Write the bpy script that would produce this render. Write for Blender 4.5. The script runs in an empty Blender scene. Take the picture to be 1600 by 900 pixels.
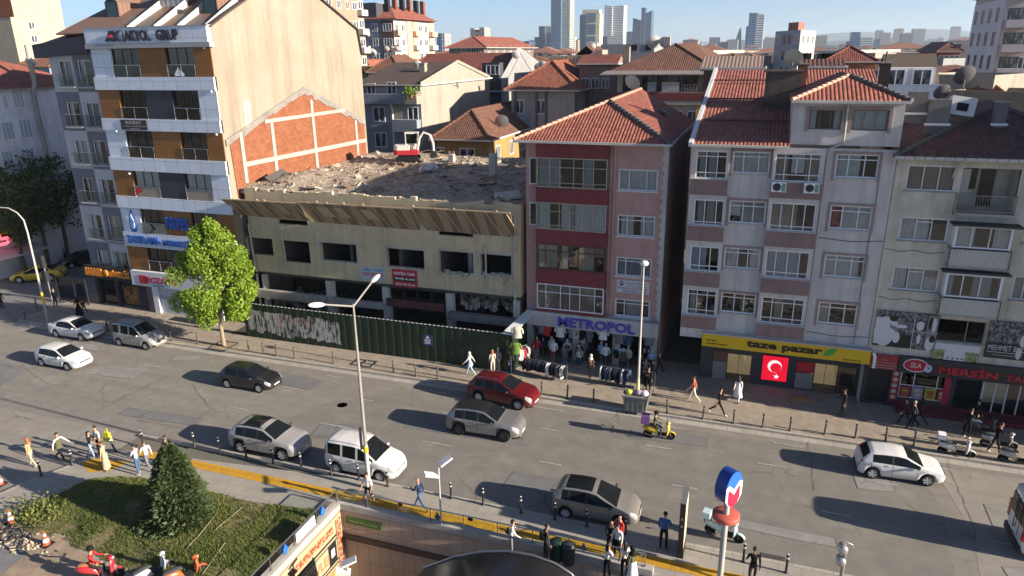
# Istanbul street from an upper floor: road, shops, demolition site and skyline (whitespace-compacted)
SKY_STRENGTH,SUN_STRENGTH,EXPOSURE,HAZE=.063,5.0,1.42,.00011
import bpy,math,random
import numpy as np
from mathutils import Vector,Matrix,noise
random.seed(7)
SC=bpy.context.scene
COL=SC.collection
R=math.radians
PI=math.pi
CAMH=20.7
YAW,PITCH,ROLL,FPX=19.335,18.323,-0.753,1110.6
def _cam():
 y,p,r=R(YAW),R(PITCH),R(ROLL)
 fwd=np.array([-math.sin(y)*math.cos(p),math.cos(y)*math.cos(p),-math.sin(p)])
 right=np.array([math.cos(y),math.sin(y),0.0])
 up=np.cross(right,fwd)
 return np.array([math.cos(r)*right+math.sin(r)*up,-math.sin(r)*right+math.cos(r)*up,fwd])
CM=_cam()
def ray(x,y):return CM.T@np.array([(x-800)/FPX,(450-y)/FPX,1.0])
def G(x,y,z=0.0):
 d=ray(x,y);t=(z-CAMH)/d[2];return(d[0]*t,d[1]*t)
def F(x,y,Y):
 d=ray(x,y);t=Y/d[1];return(d[0]*t,CAMH+d[2]*t)
def S(x,y,X):
 d=ray(x,y);t=X/d[0];return(d[1]*t,CAMH+d[2]*t)
def RC(Y,x0,y0,x1,y1):
 a=F(x0,y0,Y);b=F(x1,y1,Y);return(a[0],b[0],b[1],a[1])
MATS={}
def lin(c):
 return tuple(((v/255.0)/12.92 if v/255.0<=.04045 else((v/255.0+.055)/1.055)**2.4)for v in c)
class NT:
 def __init__(s,name):
  s.m=bpy.data.materials.new(name);s.m.use_nodes=True
  s.t=s.m.node_tree;s.t.nodes.clear()
  s.out=s.n('ShaderNodeOutputMaterial')
 def n(s,typ,**kw):
  o=s.t.nodes.new(typ)
  for k,v in kw.items():setattr(o,k,v)
  return o
 def l(s,a,b):s.t.links.new(a,b)
 def val(s,inp,v):
  if isinstance(v,bpy.types.NodeSocket):s.l(v,inp)
  else:inp.default_value=v
 def math(s,op,a,b=0.0,c=None):
  o=s.n('ShaderNodeMath',operation=op);s.val(o.inputs[0],a);s.val(o.inputs[1],b)
  if c is not None:s.val(o.inputs[2],c)
  return o.outputs[0]
 def mix(s,f,a,b,bt='MIX'):
  o=s.n('ShaderNodeMix',data_type='RGBA',blend_type=bt)
  s.val(o.inputs[0],f);s.val(o.inputs[6],a if isinstance(a,bpy.types.NodeSocket)else(*a[:3],1));s.val(o.inputs[7],b if isinstance(b,bpy.types.NodeSocket)else(*b[:3],1))
  return o.outputs[2]
 def ramp(s,f,stops):
  o=s.n('ShaderNodeValToRGB');e=o.color_ramp.elements
  while len(e)<len(stops):e.new(.5)
  for i,(p,c)in enumerate(stops):
   e[i].position=p;e[i].color=(c,c,c,1)if not hasattr(c,'__len__')else(*c[:3],1)
  s.l(f,o.inputs[0]);return o.outputs[0]
 def coord(s,which='Object',scale=(1,1,1)):
  t=s.n('ShaderNodeTexCoord');m=s.n('ShaderNodeMapping');s.l(t.outputs[which],m.inputs[0]);m.inputs[3].default_value=scale
  return m.outputs[0]
 def noise(s,co,sc,det=4,rough=.6):
  o=s.n('ShaderNodeTexNoise');s.l(co,o.inputs['Vector']);o.inputs['Scale'].default_value=sc
  o.inputs['Detail'].default_value=det;o.inputs['Roughness'].default_value=rough;return o.outputs['Fac']
 def bsdf(s,col,rough=.8,metal=0.0,spec=.3,bump=None,bstr=.3,bdist=.02,**kw):
  b=s.n('ShaderNodeBsdfPrincipled');s.val(b.inputs['Base Color'],col if isinstance(col,bpy.types.NodeSocket)else(*col[:3],1))
  s.val(b.inputs['Roughness'],rough);s.val(b.inputs['Metallic'],metal);b.inputs['Specular IOR Level'].default_value=spec
  for k,v in kw.items():b.inputs[k.replace('_',' ')].default_value=v
  if bump is not None:
   n=s.n('ShaderNodeBump');n.inputs['Strength'].default_value=bstr;n.inputs['Distance'].default_value=bdist
   s.l(bump,n.inputs['Height']);s.l(n.outputs[0],b.inputs['Normal'])
  s.l(b.outputs[0],s.out.inputs[0]);return b
def sc3(c,k):return tuple(min(1,v*k)for v in c[:3])
def plain(name,col,rough=.6,metal=0,spec=.4,**kw):
 if name in MATS:return MATS[name]
 t=NT(name);co=t.coord();f=t.noise(co,6,3)
 t.bsdf(t.mix(f,sc3(col,.88),sc3(col,1.1)),rough,metal,spec,**kw);MATS[name]=t.m;return t.m
def plaster(name,col,var=.25,stain=.45,bscale=30,sz=1.0,bstr=.25):
 """painted render: cloudy tone, vertical run-off streaks, fine grain"""
 if name in MATS:return MATS[name]
 t=NT(name);co=t.coord();st=t.coord('Object',(1.3,1.3,.10))
 a=t.noise(co,.6*sz,6,.65);b=t.noise(st,1.6*sz,5,.7);g=t.noise(co,bscale,3)
 c=t.mix(t.ramp(a,[(.3,0),(.72,1)]),sc3(col,1-var),sc3(col,1+var*.55))
 c=t.mix(t.math('MULTIPLY',t.ramp(b,[(.47,0),(.68,1)]),stain),c,sc3((col[0]*.62,col[1]*.57,col[2]*.5),.8))
 c=t.mix(t.math('MULTIPLY',g,.16),c,sc3(col,.45))
 t.bsdf(c,.9,0,.15,g,bstr,.01);MATS[name]=t.m;return t.m
def tiles(name,col,u=.215,v=.33,lichen=.25,old=(.09,.07,.055)):
 """clay pan tiles: UV in metres, u along the eave, v up the slope"""
 if name in MATS:return MATS[name]
 t=NT(name);uv=t.n('ShaderNodeTexCoord').outputs['UV'];sp=t.n('ShaderNodeSeparateXYZ');t.l(uv,sp.inputs[0])
 us=t.math('DIVIDE',sp.outputs[0],u);vs=t.math('DIVIDE',sp.outputs[1],v)
 fu=t.math('FRACT',us);fv=t.math('FRACT',vs)
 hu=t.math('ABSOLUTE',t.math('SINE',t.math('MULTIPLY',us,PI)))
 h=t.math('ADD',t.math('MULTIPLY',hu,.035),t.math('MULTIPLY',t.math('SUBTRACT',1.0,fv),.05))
 cell=t.n('ShaderNodeCombineXYZ');t.l(t.math('FLOOR',us),cell.inputs[0]);t.l(t.math('FLOOR',vs),cell.inputs[1])
 wn=t.n('ShaderNodeTexWhiteNoise');t.l(cell.outputs[0],wn.inputs[0])
 co=t.coord();big=t.noise(co,.5,6,.7)
 c=t.mix(wn.outputs[0],sc3(col,.72),sc3(col,1.25))
 c=t.mix(t.math('MULTIPLY',t.ramp(big,[(.42,0),(.75,1)]),lichen),c,old)
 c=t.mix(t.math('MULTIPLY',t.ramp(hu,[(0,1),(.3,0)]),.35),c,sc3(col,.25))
 c=t.mix(t.math('MULTIPLY',t.ramp(fv,[(.0,1),(.16,0),(.9,0),(1,.6)]),.6),c,sc3(col,.3))  # dark row line paints the shadow of each tile overlap
 t.bsdf(c,.8,0,.2,h,1.0,1.0);MATS[name]=t.m;return t.m
def bricks(name,c1,c2,mortar,bw,rh,ms=.01,var=.5,bstr=.4,rough=.85,off=.5):
 if name in MATS:return MATS[name]
 t=NT(name);uv=t.n('ShaderNodeTexCoord').outputs['UV']
 b=t.n('ShaderNodeTexBrick',offset=off);t.l(uv,b.inputs['Vector']);b.inputs['Scale'].default_value=1
 for k,v in(('Brick Width',bw),('Row Height',rh),('Mortar Size',ms),('Mortar Smooth',.2),('Bias',0)):b.inputs[k].default_value=v
 b.inputs['Color1'].default_value=(*c1,1);b.inputs['Color2'].default_value=(*c2,1);b.inputs['Mortar'].default_value=(*mortar,1)
 co=t.coord();n=t.noise(co,1.2,6,.7);g=t.noise(co,25,3)
 c=t.mix(t.ramp(n,[(.3,0),(.7,1)]),b.outputs[0],t.mix(1.0,b.outputs[0],(1-var*.6,)*3,'MULTIPLY'))
 c=t.mix(t.math('MULTIPLY',g,.25),c,sc3(c1,.4))
 t.bsdf(c,rough,0,.2,t.math('ADD',t.math('MULTIPLY',b.outputs['Fac'],-1.0),t.math('MULTIPLY',g,.5)),bstr,.02);MATS[name]=t.m;return t.m
def curtainwall(name,glass,frame,bw,rh,ms,rough=.25,metal=.4,off=0.0,var=.5):
 if name in MATS:return MATS[name]
 t=NT(name);uv=t.n('ShaderNodeTexCoord').outputs['UV']
 b=t.n('ShaderNodeTexBrick',offset=off);t.l(uv,b.inputs['Vector']);b.inputs['Scale'].default_value=1
 for k,v in(('Brick Width',bw),('Row Height',rh),('Mortar Size',ms),('Mortar Smooth',.1),('Bias',0)):b.inputs[k].default_value=v
 b.inputs['Color1'].default_value=(*glass,1);b.inputs['Color2'].default_value=(*sc3(glass,1-var),1);b.inputs['Mortar'].default_value=(*frame,1)
 t.bsdf(b.outputs[0],t.math('ADD',t.math('MULTIPLY',b.outputs['Fac'],.5),rough),t.math('MULTIPLY',t.math('SUBTRACT',1.0,b.outputs['Fac']),metal),.5);MATS[name]=t.m;return t.m
def glassmat(name,tint=(.5,.55,.55),refl=.9,base=.06):
 if name in MATS:return MATS[name]
 t=NT(name);lw=t.n('ShaderNodeLayerWeight');lw.inputs[0].default_value=.35
 co=t.coord('Object',(1,1,1));wob=t.noise(co,.8,2)
 gl=t.n('ShaderNodeBsdfGlossy');gl.inputs['Color'].default_value=(refl,refl,refl,1);gl.inputs['Roughness'].default_value=.03
 bp=t.n('ShaderNodeBump');bp.inputs['Strength'].default_value=.15;bp.inputs['Distance'].default_value=.1;t.l(wob,bp.inputs['Height']);t.l(bp.outputs[0],gl.inputs['Normal'])
 tr=t.n('ShaderNodeBsdfTransparent');tr.inputs[0].default_value=(*tint,1)
 mx=t.n('ShaderNodeMixShader');t.l(t.math('ADD',t.math('MULTIPLY',lw.outputs['Fresnel'],.8),base),mx.inputs[0]);t.l(tr.outputs[0],mx.inputs[1]);t.l(gl.outputs[0],mx.inputs[2]);t.l(mx.outputs[0],t.out.inputs[0])
 MATS[name]=t.m;return t.m
def stripes(name,c1,c2,period,axis='u',rough=.6,bstr=.5,duty=.5,metal=0):
 """ribbed sheet / cladding boards in UV metres"""
 if name in MATS:return MATS[name]
 t=NT(name);uv=t.n('ShaderNodeTexCoord').outputs['UV'];sp=t.n('ShaderNodeSeparateXYZ');t.l(uv,sp.inputs[0])
 x=t.math('FRACT',t.math('DIVIDE',sp.outputs[0 if axis=='u' else 1],period))
 f=t.ramp(x,[(0,1),(max(.01,duty-.06),1),(duty,0),(.96,0)]);co=t.coord();n=t.noise(co,1.0,5,.7)
 c=t.mix(f,c2,c1);c=t.mix(t.math('MULTIPLY',t.ramp(n,[(.4,0),(.8,1)]),.35),c,sc3(c1,.5))
 t.bsdf(c,rough,metal,.3,f,bstr,.03);MATS[name]=t.m;return t.m
def emit(name,col,st):
 if name in MATS:return MATS[name]
 t=NT(name);e=t.n('ShaderNodeEmission');e.inputs[0].default_value=(*col,1);e.inputs[1].default_value=st;t.l(e.outputs[0],t.out.inputs[0]);MATS[name]=t.m;return t.m
OFF={}
class MB:
 def __init__(s):s.v=[];s.f=[];s.mi=[];s.sm=[]
 def face(s,pts,m=0,sm=False):
  i=len(s.v);s.v.extend([tuple(p)for p in pts]);s.f.append(tuple(range(i,i+len(pts))));s.mi.append(m);s.sm.append(sm)
 def grid(s,rows,m=0,sm=True,closed=False):
  i=len(s.v);nr=len(rows);nc=len(rows[0])
  for r in rows:s.v.extend([tuple(p)for p in r])
  for a in range(nr-1):
   for b in range(nc if closed else nc-1):
    b2=(b+1)%nc
    s.f.append((i+a*nc+b,i+a*nc+b2,i+(a+1)*nc+b2,i+(a+1)*nc+b));s.mi.append(m(a,b)if callable(m)else m);s.sm.append(sm)
 def box(s,a,b,m=0):
  x0,y0,z0=a;x1,y1,z1=b
  if x0>x1:x0,x1=x1,x0
  if y0>y1:y0,y1=y1,y0
  if z0>z1:z0,z1=z1,z0
  P=[(x0,y0,z0),(x1,y0,z0),(x1,y1,z0),(x0,y1,z0),(x0,y0,z1),(x1,y0,z1),(x1,y1,z1),(x0,y1,z1)]
  s.hexa(P,m)
 def hexa(s,P,m=0):
  i=len(s.v);s.v.extend([tuple(p)for p in P])
  for q in((0,3,2,1),(4,5,6,7),(0,1,5,4),(1,2,6,5),(2,3,7,6),(3,0,4,7)):
   s.f.append(tuple(i+k for k in q));s.mi.append(m);s.sm.append(False)
 def fbox(s,Fr,s0,s1,d0,d1,z0,z1,m=0):
  if s0>s1:s0,s1=s1,s0
  if d0>d1:d0,d1=d1,d0
  if z0>z1:z0,z1=z1,z0
  P=[Fr.p(a,b,c)for c in(z0,z1)for a,b in((s0,d1),(s1,d1),(s1,d0),(s0,d0))]
  s.hexa(P,m)
 def obox(s,c,dims,rot,m=0):
  """oriented box; rot = Matrix 3x3 or euler tuple"""
  if not isinstance(rot,Matrix):
   from mathutils import Euler
   rot=Euler(rot).to_matrix()
  a,b,d=(v/2 for v in dims);c=Vector(c)
  P=[c+rot@Vector(q)for q in((-a,-b,-d),(a,-b,-d),(a,b,-d),(-a,b,-d),(-a,-b,d),(a,-b,d),(a,b,d),(-a,b,d))]
  s.hexa(P,m)
 def beam(s,p,q,w,h,m=0):
  p=Vector(p);q=Vector(q);x=(q-p);L=x.length;x=x/L
  u=Vector((0,0,1))if abs(x.z)<.95 else Vector((0,1,0))
  y=u.cross(x).normalized();z=x.cross(y)
  s.obox((p+q)/2,(L,w,h),Matrix((x,y,z)).transposed(),m)
 def tube(s,pts,r,n=8,m=0,cap=True):
  pts=[Vector(p)for p in pts];rr=r if hasattr(r,'__len__')else[r]*len(pts);rows=[];prev=None
  for i,p in enumerate(pts):
   d=(pts[min(i+1,len(pts)-1)]-pts[max(i-1,0)]).normalized()
   if prev is None:
    a=Vector((0,0,1))if abs(d.z)<.9 else Vector((1,0,0));u=d.cross(a).normalized()
   else:u=(prev-d*prev.dot(d)).normalized()
   prev=u;w=d.cross(u)
   rows.append([p+(u*math.cos(2*PI*k/n)+w*math.sin(2*PI*k/n))*rr[i]for k in range(n)])
  s.grid(rows,m,True,True)
  if cap:s.face(rows[0],m);s.face(rows[-1][::-1],m)
 def lathe(s,prof,c=(0,0,0),n=16,m=0,axis='z'):
  rows=[]
  for r,h in prof:
   row=[]
   for k in range(n):
    a=2*PI*k/n;x,y=r*math.cos(a),r*math.sin(a)
    q=(x,y,h)if axis=='z' else((x,h,-y)if axis=='y' else(h,x,y))
    row.append((c[0]+q[0],c[1]+q[1],c[2]+q[2]))
   rows.append(row)
  s.grid(rows,m,True,True)
  if prof[0][0]>1e-4:s.face(rows[0][::-1],m)
  if prof[-1][0]>1e-4:s.face(rows[-1],m)
 def ell(s,c,r,nu=12,nv=8,m=0,rot=None,v0=-PI/2,v1=PI/2):
  rows=[]
  for j in range(nv+1):
   v=v0+(v1-v0)*j/nv;row=[]
   for k in range(nu):
    a=2*PI*k/nu;p=Vector((r[0]*math.cos(v)*math.cos(a),r[1]*math.cos(v)*math.sin(a),r[2]*math.sin(v)))
    if rot is not None:p=rot@p
    row.append(p+Vector(c))
   rows.append(row)
  s.grid(rows,m,True,True)
 def prism(s,poly,vec,m=0):
  vec=Vector(vec);a=[Vector(p)for p in poly];b=[p+vec for p in a]
  s.face(a[::-1],m);s.face(b,m)
  for i in range(len(a)):
   j=(i+1)%len(a);s.face([a[i],a[j],b[j],b[i]],m)
 def sheet(s,poly,z,m=0):s.face([(x,y,z)for x,y in poly],m)
 def build(s,name,mats,parent=None,off=None,loc=None):
  if not isinstance(mats,(list,tuple)):mats=[mats]
  o3=np.array(off if off is not None else(OFF.get(parent.name,(0,0,0))if parent else(0,0,0)),float)
  if loc is not None:o3=np.array(loc,float)
  me=bpy.data.meshes.new(name)
  V=np.array(s.v,float)-o3 if s.v else np.zeros((0,3))
  me.from_pydata(V.tolist(),[],s.f)
  for mt in mats:me.materials.append(mt)
  me.polygons.foreach_set('material_index',s.mi);me.polygons.foreach_set('use_smooth',s.sm)
  n=len(me.polygons);nl=len(me.loops)
  nor=np.zeros(n*3);me.polygons.foreach_get('normal',nor);nor=nor.reshape(-1,3)
  ls=np.zeros(n,int);me.polygons.foreach_get('loop_start',ls);lt=np.zeros(n,int);me.polygons.foreach_get('loop_total',lt)
  lv=np.zeros(nl,int);me.loops.foreach_get('vertex_index',lv)
  u=np.stack([-nor[:,1],nor[:,0],np.zeros(n)],1);ln=np.linalg.norm(u,axis=1);flat=ln<.02
  u[flat]=(1,0,0);ln[flat]=1;u/=ln[:,None];w=np.cross(nor,u)
  pi=np.repeat(np.arange(n),lt);P=np.array(s.v,float)[lv]if nl else np.zeros((0,3))
  uv=np.stack([(P*u[pi]).sum(1),(P*w[pi]).sum(1)],1)
  lay=me.uv_layers.new(name='UVMap');lay.data.foreach_set('uv',uv.ravel())
  me.update();me.validate()
  o=bpy.data.objects.new(name,me);COL.objects.link(o)
  if loc is not None:o.location=loc;OFF[o.name]=tuple(loc)
  if parent:o.parent=parent;OFF[o.name]=tuple(o3)
  return o
class Frame:
 """vertical facade plane: s along it, d out of it, z up"""
 def __init__(s,o=(0,0),u=(1,0)):
  s.o=o;L=math.hypot(*u);s.u=(u[0]/L,u[1]/L);s.n=(s.u[1],-s.u[0])
 def p(s,a,d,z):return(s.o[0]+s.u[0]*a+s.n[0]*d,s.o[1]+s.u[1]*a+s.n[1]*d,z)
def XF(Y):return Frame((0,Y),(1,0))
def YF(X):return Frame((X,0),(0,1))
def tag(o,label=None,cat=None,group=None,kind=None):
 if label:o['label']=label
 if cat:o['category']=cat
 if group:o['group']=group
 if kind:o['kind']=kind
 return o
LOCAL=set('satellite_dish air_conditioner excavator conifer_tree street_tree tree street_lamp signal_post floodlight_post metro_sign bollard traffic_cone wire_frame rubbish_bin waste_container crate mannequin scooter person minibus bird potted_plant bag backpack parked_car parked_minivan hatchback suv small_van compact_mpv taxi'.split())
def thing(name,label,cat,loc=(0,0,0),rz=0,group=None):
 o=bpy.data.objects.new(name,None);COL.objects.link(o);o.location=loc;o.rotation_euler=(0,0,rz);o.empty_display_size=.2
 OFF[o.name]=(0,0,0)if rz or name in LOCAL else tuple(loc)
 return tag(o,label,cat,group)
def dup(o,parent=None,loc=None,rz=None,label=None,group=None):
 c=o.copy();COL.objects.link(c)
 if parent:c.parent=parent
 if loc is not None:c.location=loc
 if rz is not None:c.rotation_euler=(0,0,rz)
 if label:c['label']=label
 if group:c['group']=group
 for ch in o.children:dup(ch,c)
 return c
def setloc(o,loc,rz=None):
 o.location=loc
 if rz is not None:o.rotation_euler=(0,0,rz)
 return o
def text(s,name,mat,parent,Fr,s0,s1,z0,z1,d=.03,ext=.02,font_sx=True,bold=.0,shear=0):
 """lettering fitted to the rectangle s0..s1 x z0..z1 on a facade frame"""
 cu=bpy.data.curves.new(name,'FONT');cu.body=s;cu.extrude=ext;cu.offset=bold;cu.shear=shear;cu.size=1;cu.resolution_u=2
 cu.materials.append(mat)
 o=bpy.data.objects.new(name,cu);COL.objects.link(o)
 TEXTS.append((o,Fr,s0,s1,z0,z1,d,parent));o.parent=parent
 return o
TEXTS=[]
def fit_texts():
 bpy.context.view_layer.update();dg=bpy.context.evaluated_depsgraph_get()
 for o,Fr,s0,s1,z0,z1,d,parent in TEXTS:
  bb=np.array([tuple(c)for c in o.bound_box]);mn=bb.min(0);mx=bb.max(0)
  w=max(mx[0]-mn[0],1e-3);h=max(mx[1]-mn[1],1e-3);kx=(s1-s0)/w;kz=(z1-z0)/h
  base=Vector(Fr.p(s0,d,z0))-Vector(OFF.get(parent.name,(0,0,0)))
  ang=math.atan2(Fr.u[1],Fr.u[0])
  me=bpy.data.meshes.new_from_object(o.evaluated_get(dg));q=bpy.data.objects.new(o.name,me);COL.objects.link(q);q.parent=parent
  q.rotation_euler=(PI/2,0,ang);q.scale=(kx,kz,1)
  u=Vector((Fr.u[0],Fr.u[1],0));q.location=base-u*(mn[0]*kx)-Vector((0,0,mn[1]*kz))
  nm=o.name;bpy.data.objects.remove(o);q.name=nm
def wall(mb,Fr,s0,s1,z0,z1,holes,depth=.22,m=0,d=0.0,mr=None):
 """wall sheet with real openings (s0,s1,z0,z1) and reveals"""
 ss=sorted({s0,s1,*[min(max(h[0],s0),s1)for h in holes],*[min(max(h[1],s0),s1)for h in holes]})
 zz=sorted({z0,z1,*[min(max(h[2],z0),z1)for h in holes],*[min(max(h[3],z0),z1)for h in holes]})
 for i in range(len(ss)-1):
  for j in range(len(zz)-1):
   a,b=ss[i],ss[i+1];c,e=zz[j],zz[j+1];x=(a+b)/2;y=(c+e)/2
   if b-a<1e-5 or e-c<1e-5:continue
   if any(h[0]<x<h[1]and h[2]<y<h[3]for h in holes):continue
   mb.face([Fr.p(a,d,c),Fr.p(b,d,c),Fr.p(b,d,e),Fr.p(a,d,e)],m)
 r=m if mr is None else mr
 for a,b,c,e in holes:
  mb.face([Fr.p(a,d,c),Fr.p(a,d,e),Fr.p(a,d-depth,e),Fr.p(a,d-depth,c)],r)
  mb.face([Fr.p(b,d,e),Fr.p(b,d,c),Fr.p(b,d-depth,c),Fr.p(b,d-depth,e)],r)
  mb.face([Fr.p(b,d,c),Fr.p(a,d,c),Fr.p(a,d-depth,c),Fr.p(b,d-depth,c)],r)
  mb.face([Fr.p(a,d,e),Fr.p(b,d,e),Fr.p(b,d-depth,e),Fr.p(a,d-depth,e)],r)
def shell(mb,x0,x1,y0,y1,z0,z1,m=0,top=True):
 """side and back walls (and roof slab) behind a street facade at y0"""
 mb.face([(x1,y0,z0),(x1,y1,z0),(x1,y1,z1),(x1,y0,z1)],m)
 mb.face([(x0,y1,z0),(x0,y0,z0),(x0,y0,z1),(x0,y1,z1)],m)
 mb.face([(x1,y1,z0),(x0,y1,z0),(x0,y1,z1),(x1,y1,z1)],m)
 if top:mb.face([(x0,y0,z1),(x1,y0,z1),(x1,y1,z1),(x0,y1,z1)],m)
def window(Fr,rc,parent,fm,cols=(),rows=(),curt=None,cl=0.,cr=1.,rec=.10,fw=.07,base=.0,gl=None,sill=None,name='window',d=0.0,sub=(),lab=None,back=True):
 """frame mesh (+ pane, curtain, sill children). cols/rows = fractions of mullions/transoms;
    sub = extra bars (s0,s1,z0,z1 fractions); curt material with cl..cr covered fraction"""
 s0,s1,z0,z1=rc;W=s1-s0;H=z1-z0;mb=MB();e=d-rec
 for a,b,c,f in((s0,s1,z0,z0+fw),(s0,s1,z1-fw,z1),(s0,s0+fw,z0+fw,z1-fw),(s1-fw,s1,z0+fw,z1-fw)):
  mb.fbox(Fr,a,b,e-.05,e+.02,c,f)
 w2=fw*.62
 rz=[z0+fw]+[z0+H*r for r in rows]+[z1-fw]
 for r in rows:mb.fbox(Fr,s0+fw,s1-fw,e-.045,e+.012,z0+H*r-w2/2,z0+H*r+w2/2)
 for c in cols:
  if hasattr(c,'__len__'):cx,r0,r1=c;zc0,zc1=z0+H*r0,z0+H*r1
  else:cx=c;zc0,zc1=z0+fw,z1-fw
  mb.fbox(Fr,s0+W*cx-w2/2,s0+W*cx+w2/2,e-.04,e+.016,zc0,zc1)
 for a,b,c,f in sub:mb.fbox(Fr,s0+W*a,s0+W*b,e-.042,e+.02,z0+H*c,z0+H*f)
 o=mb.build(name,fm,parent)
 if lab:o['label']=lab
 g=MB();g.face([Fr.p(s0+fw*.5,e-.02,z0+fw*.5),Fr.p(s1-fw*.5,e-.02,z0+fw*.5),Fr.p(s1-fw*.5,e-.02,z1-fw*.5),Fr.p(s0+fw*.5,e-.02,z1-fw*.5)])
 g.build('pane',gl or GLASS,o)
 if curt is not None and back and random.random()<.4:
  curt=random.choice([NET,NET,CREAMC,GREYC,PALEB,DUSTY]);u_=random.random()
  if u_<.3:cl,cr=[(0,random.uniform(.2,.45)),(random.uniform(.6,.85),1)],1
  elif u_<.5:cl,cr=0,random.uniform(.5,.9)
 if back and random.random()<.16:
  q_=MB();a_=random.choice((0,.34,.67));zb_=z1-H*random.uniform(.25,.7);q_.fbox(Fr,s0+W*a_+fw,s0+W*min(1,a_+.33)-fw*.5,e-.10,e-.085,zb_,z1-fw);q_.build('roller_blind',random.choice([CREAMC,NET,DUSTY]),o)
 if curt is not None:
  spans=[(cl,cr)]if not hasattr(cl,'__len__')else cl
  c=MB()
  for a,b in spans:
   n=max(4,int((b-a)*W/.05));row0=[];row1=[]
   ph=random.random()*6
   for k in range(n+1):
    t=a+(b-a)*k/n;sx=s0+fw+(W-2*fw)*t;dd=e-.14+.028*math.sin(k*1.25+ph)+.015*math.sin(k*.37+ph*2)
    row0.append(Fr.p(sx,dd,z0+.03));row1.append(Fr.p(sx,dd,z1-.02))
   c.grid([row0,row1],0,True)
  c.build('curtain',curt,o)
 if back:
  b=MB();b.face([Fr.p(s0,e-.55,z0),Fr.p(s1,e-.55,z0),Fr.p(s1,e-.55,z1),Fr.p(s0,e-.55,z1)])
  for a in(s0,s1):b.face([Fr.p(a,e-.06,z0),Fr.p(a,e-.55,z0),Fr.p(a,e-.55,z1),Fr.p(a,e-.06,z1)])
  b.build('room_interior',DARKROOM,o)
 if sill:
  m=MB();m.fbox(Fr,s0-.08,s1+.08,d-rec+.03,d+.09,z0-.06,z0-.003);m.build('sill',sill,o)
 return o
def surround(mb,Fr,rc,w=.14,d0=0.0,t=.05,m=0,legs=.18):
 s0,s1,z0,z1=rc
 mb.fbox(Fr,s0-w,s0,d0-.02,d0+t,z0-legs,z1+w,m);mb.fbox(Fr,s1,s1+w,d0-.02,d0+t,z0-legs,z1+w,m);mb.fbox(Fr,s0,s1,d0-.02,d0+t,z1,z1+w,m)
def pipe(name,pts,mat,parent,r=.05):
 m=MB();m.tube(pts,r,8);return m.build(name,mat,parent)
GLASS=glassmat('window_glass',(.80,.84,.84),.9,.05)
GLASSD=glassmat('dark_glass',(.16,.17,.19),.8,.05)
RAILGL=glassmat('rail_glass',(.78,.86,.84),.8,.03)
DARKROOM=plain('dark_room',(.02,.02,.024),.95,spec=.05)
PVC=plain('white_pvc',(.72,.73,.75),.45)
BEIGEFR=plain('beige_frame',(.42,.37,.28),.5)
BROWNFR=plain('brown_frame',(.10,.045,.03),.5)
NET=plain('net_curtain',(.62,.62,.62),.9)
CREAMC=plain('cream_curtain',(.50,.45,.36),.9)
GREYC=plain('grey_curtain',(.34,.35,.38),.9)
PALEB=plain('pale_blue_curtain',(.42,.47,.55),.9);DUSTY=plain('dusty_curtain',(.40,.30,.26),.9)
REDC=plain('red_curtain',(.35,.03,.04),.9)
CONC=plaster('concrete',(.36,.34,.31),.25,.3,14)
CONCL=plaster('pale_concrete',(.52,.49,.44),.2,.25,14)
METALW=plain('white_metal',(.62,.62,.6),.35,.2)
METALG=plain('grey_metal',(.30,.30,.31),.4,.6)
METALD=plain('dark_metal',(.035,.035,.038),.45,.3)
BLACK=plain('black_paint',(.012,.012,.014),.4)
RUBBER=plain('rubber',(.014,.014,.015),.85,spec=.2)
WOOD=plain('raw_wood',(.30,.20,.11),.8)
REDP=plain('red_paint',(.45,.02,.03),.5)
WHITEP=plain('white_paint',(.74,.74,.74),.5)
BLUEP=plain('blue_paint',(.03,.10,.45),.5)
YELLOWP=plain('yellow_paint',(.72,.46,.02),.5)
ORANGEP=plain('orange_letters',(.80,.28,.03),.5)
GREENP=plain('green_paint',(.06,.28,.05),.5)
cam=bpy.data.cameras.new('camera');co=bpy.data.objects.new('camera',cam);COL.objects.link(co)
cam.sensor_fit='HORIZONTAL';cam.sensor_width=36;cam.lens=FPX/1600*36;cam.clip_end=60000;cam.clip_start=.1
rm=Matrix((Vector(CM[0]),Vector(CM[1]),-Vector(CM[2]))).transposed().to_4x4()
rm.translation=(0,0,CAMH);co.matrix_world=rm;SC.camera=co
SUN_EL,SUN_AZ=18.5,3.2
w=bpy.data.worlds.new('World');SC.world=w;w.use_nodes=True
nt=w.node_tree;bg=nt.nodes['Background'];sky=nt.nodes.new('ShaderNodeTexSky');sky.sky_type='NISHITA';sky.sun_disc=False
sky.sun_elevation=R(SUN_EL);sky.sun_rotation=R(90+SUN_AZ);sky.altitude=100;sky.air_density=.62;sky.dust_density=.6;sky.ozone_density=3.2
nt.links.new(sky.outputs[0],bg.inputs[0]);bg.inputs[1].default_value=SKY_STRENGTH
sl=bpy.data.lights.new('sun','SUN');sl.energy=SUN_STRENGTH;sl.angle=R(.55);sl.color=(1.0,.87,.71)
so=bpy.data.objects.new('sun',sl);COL.objects.link(so)
sd=Vector((math.cos(R(SUN_EL))*math.cos(R(SUN_AZ)),-math.cos(R(SUN_EL))*math.sin(R(SUN_AZ)),math.sin(R(SUN_EL))))
so.rotation_euler=sd.to_track_quat('Z','Y').to_euler();so.location=(60,-10,80)
SC.view_settings.view_transform='Standard';SC.view_settings.look='None';SC.view_settings.exposure=EXPOSURE;SC.view_settings.gamma=1
cy=SC.cycles;cy.max_bounces=6;cy.diffuse_bounces=3;cy.glossy_bounces=3;cy.transmission_bounces=4;cy.transparent_max_bounces=12;cy.volume_bounces=0
cy.use_denoising=True
cy.sample_clamp_indirect=6
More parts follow.
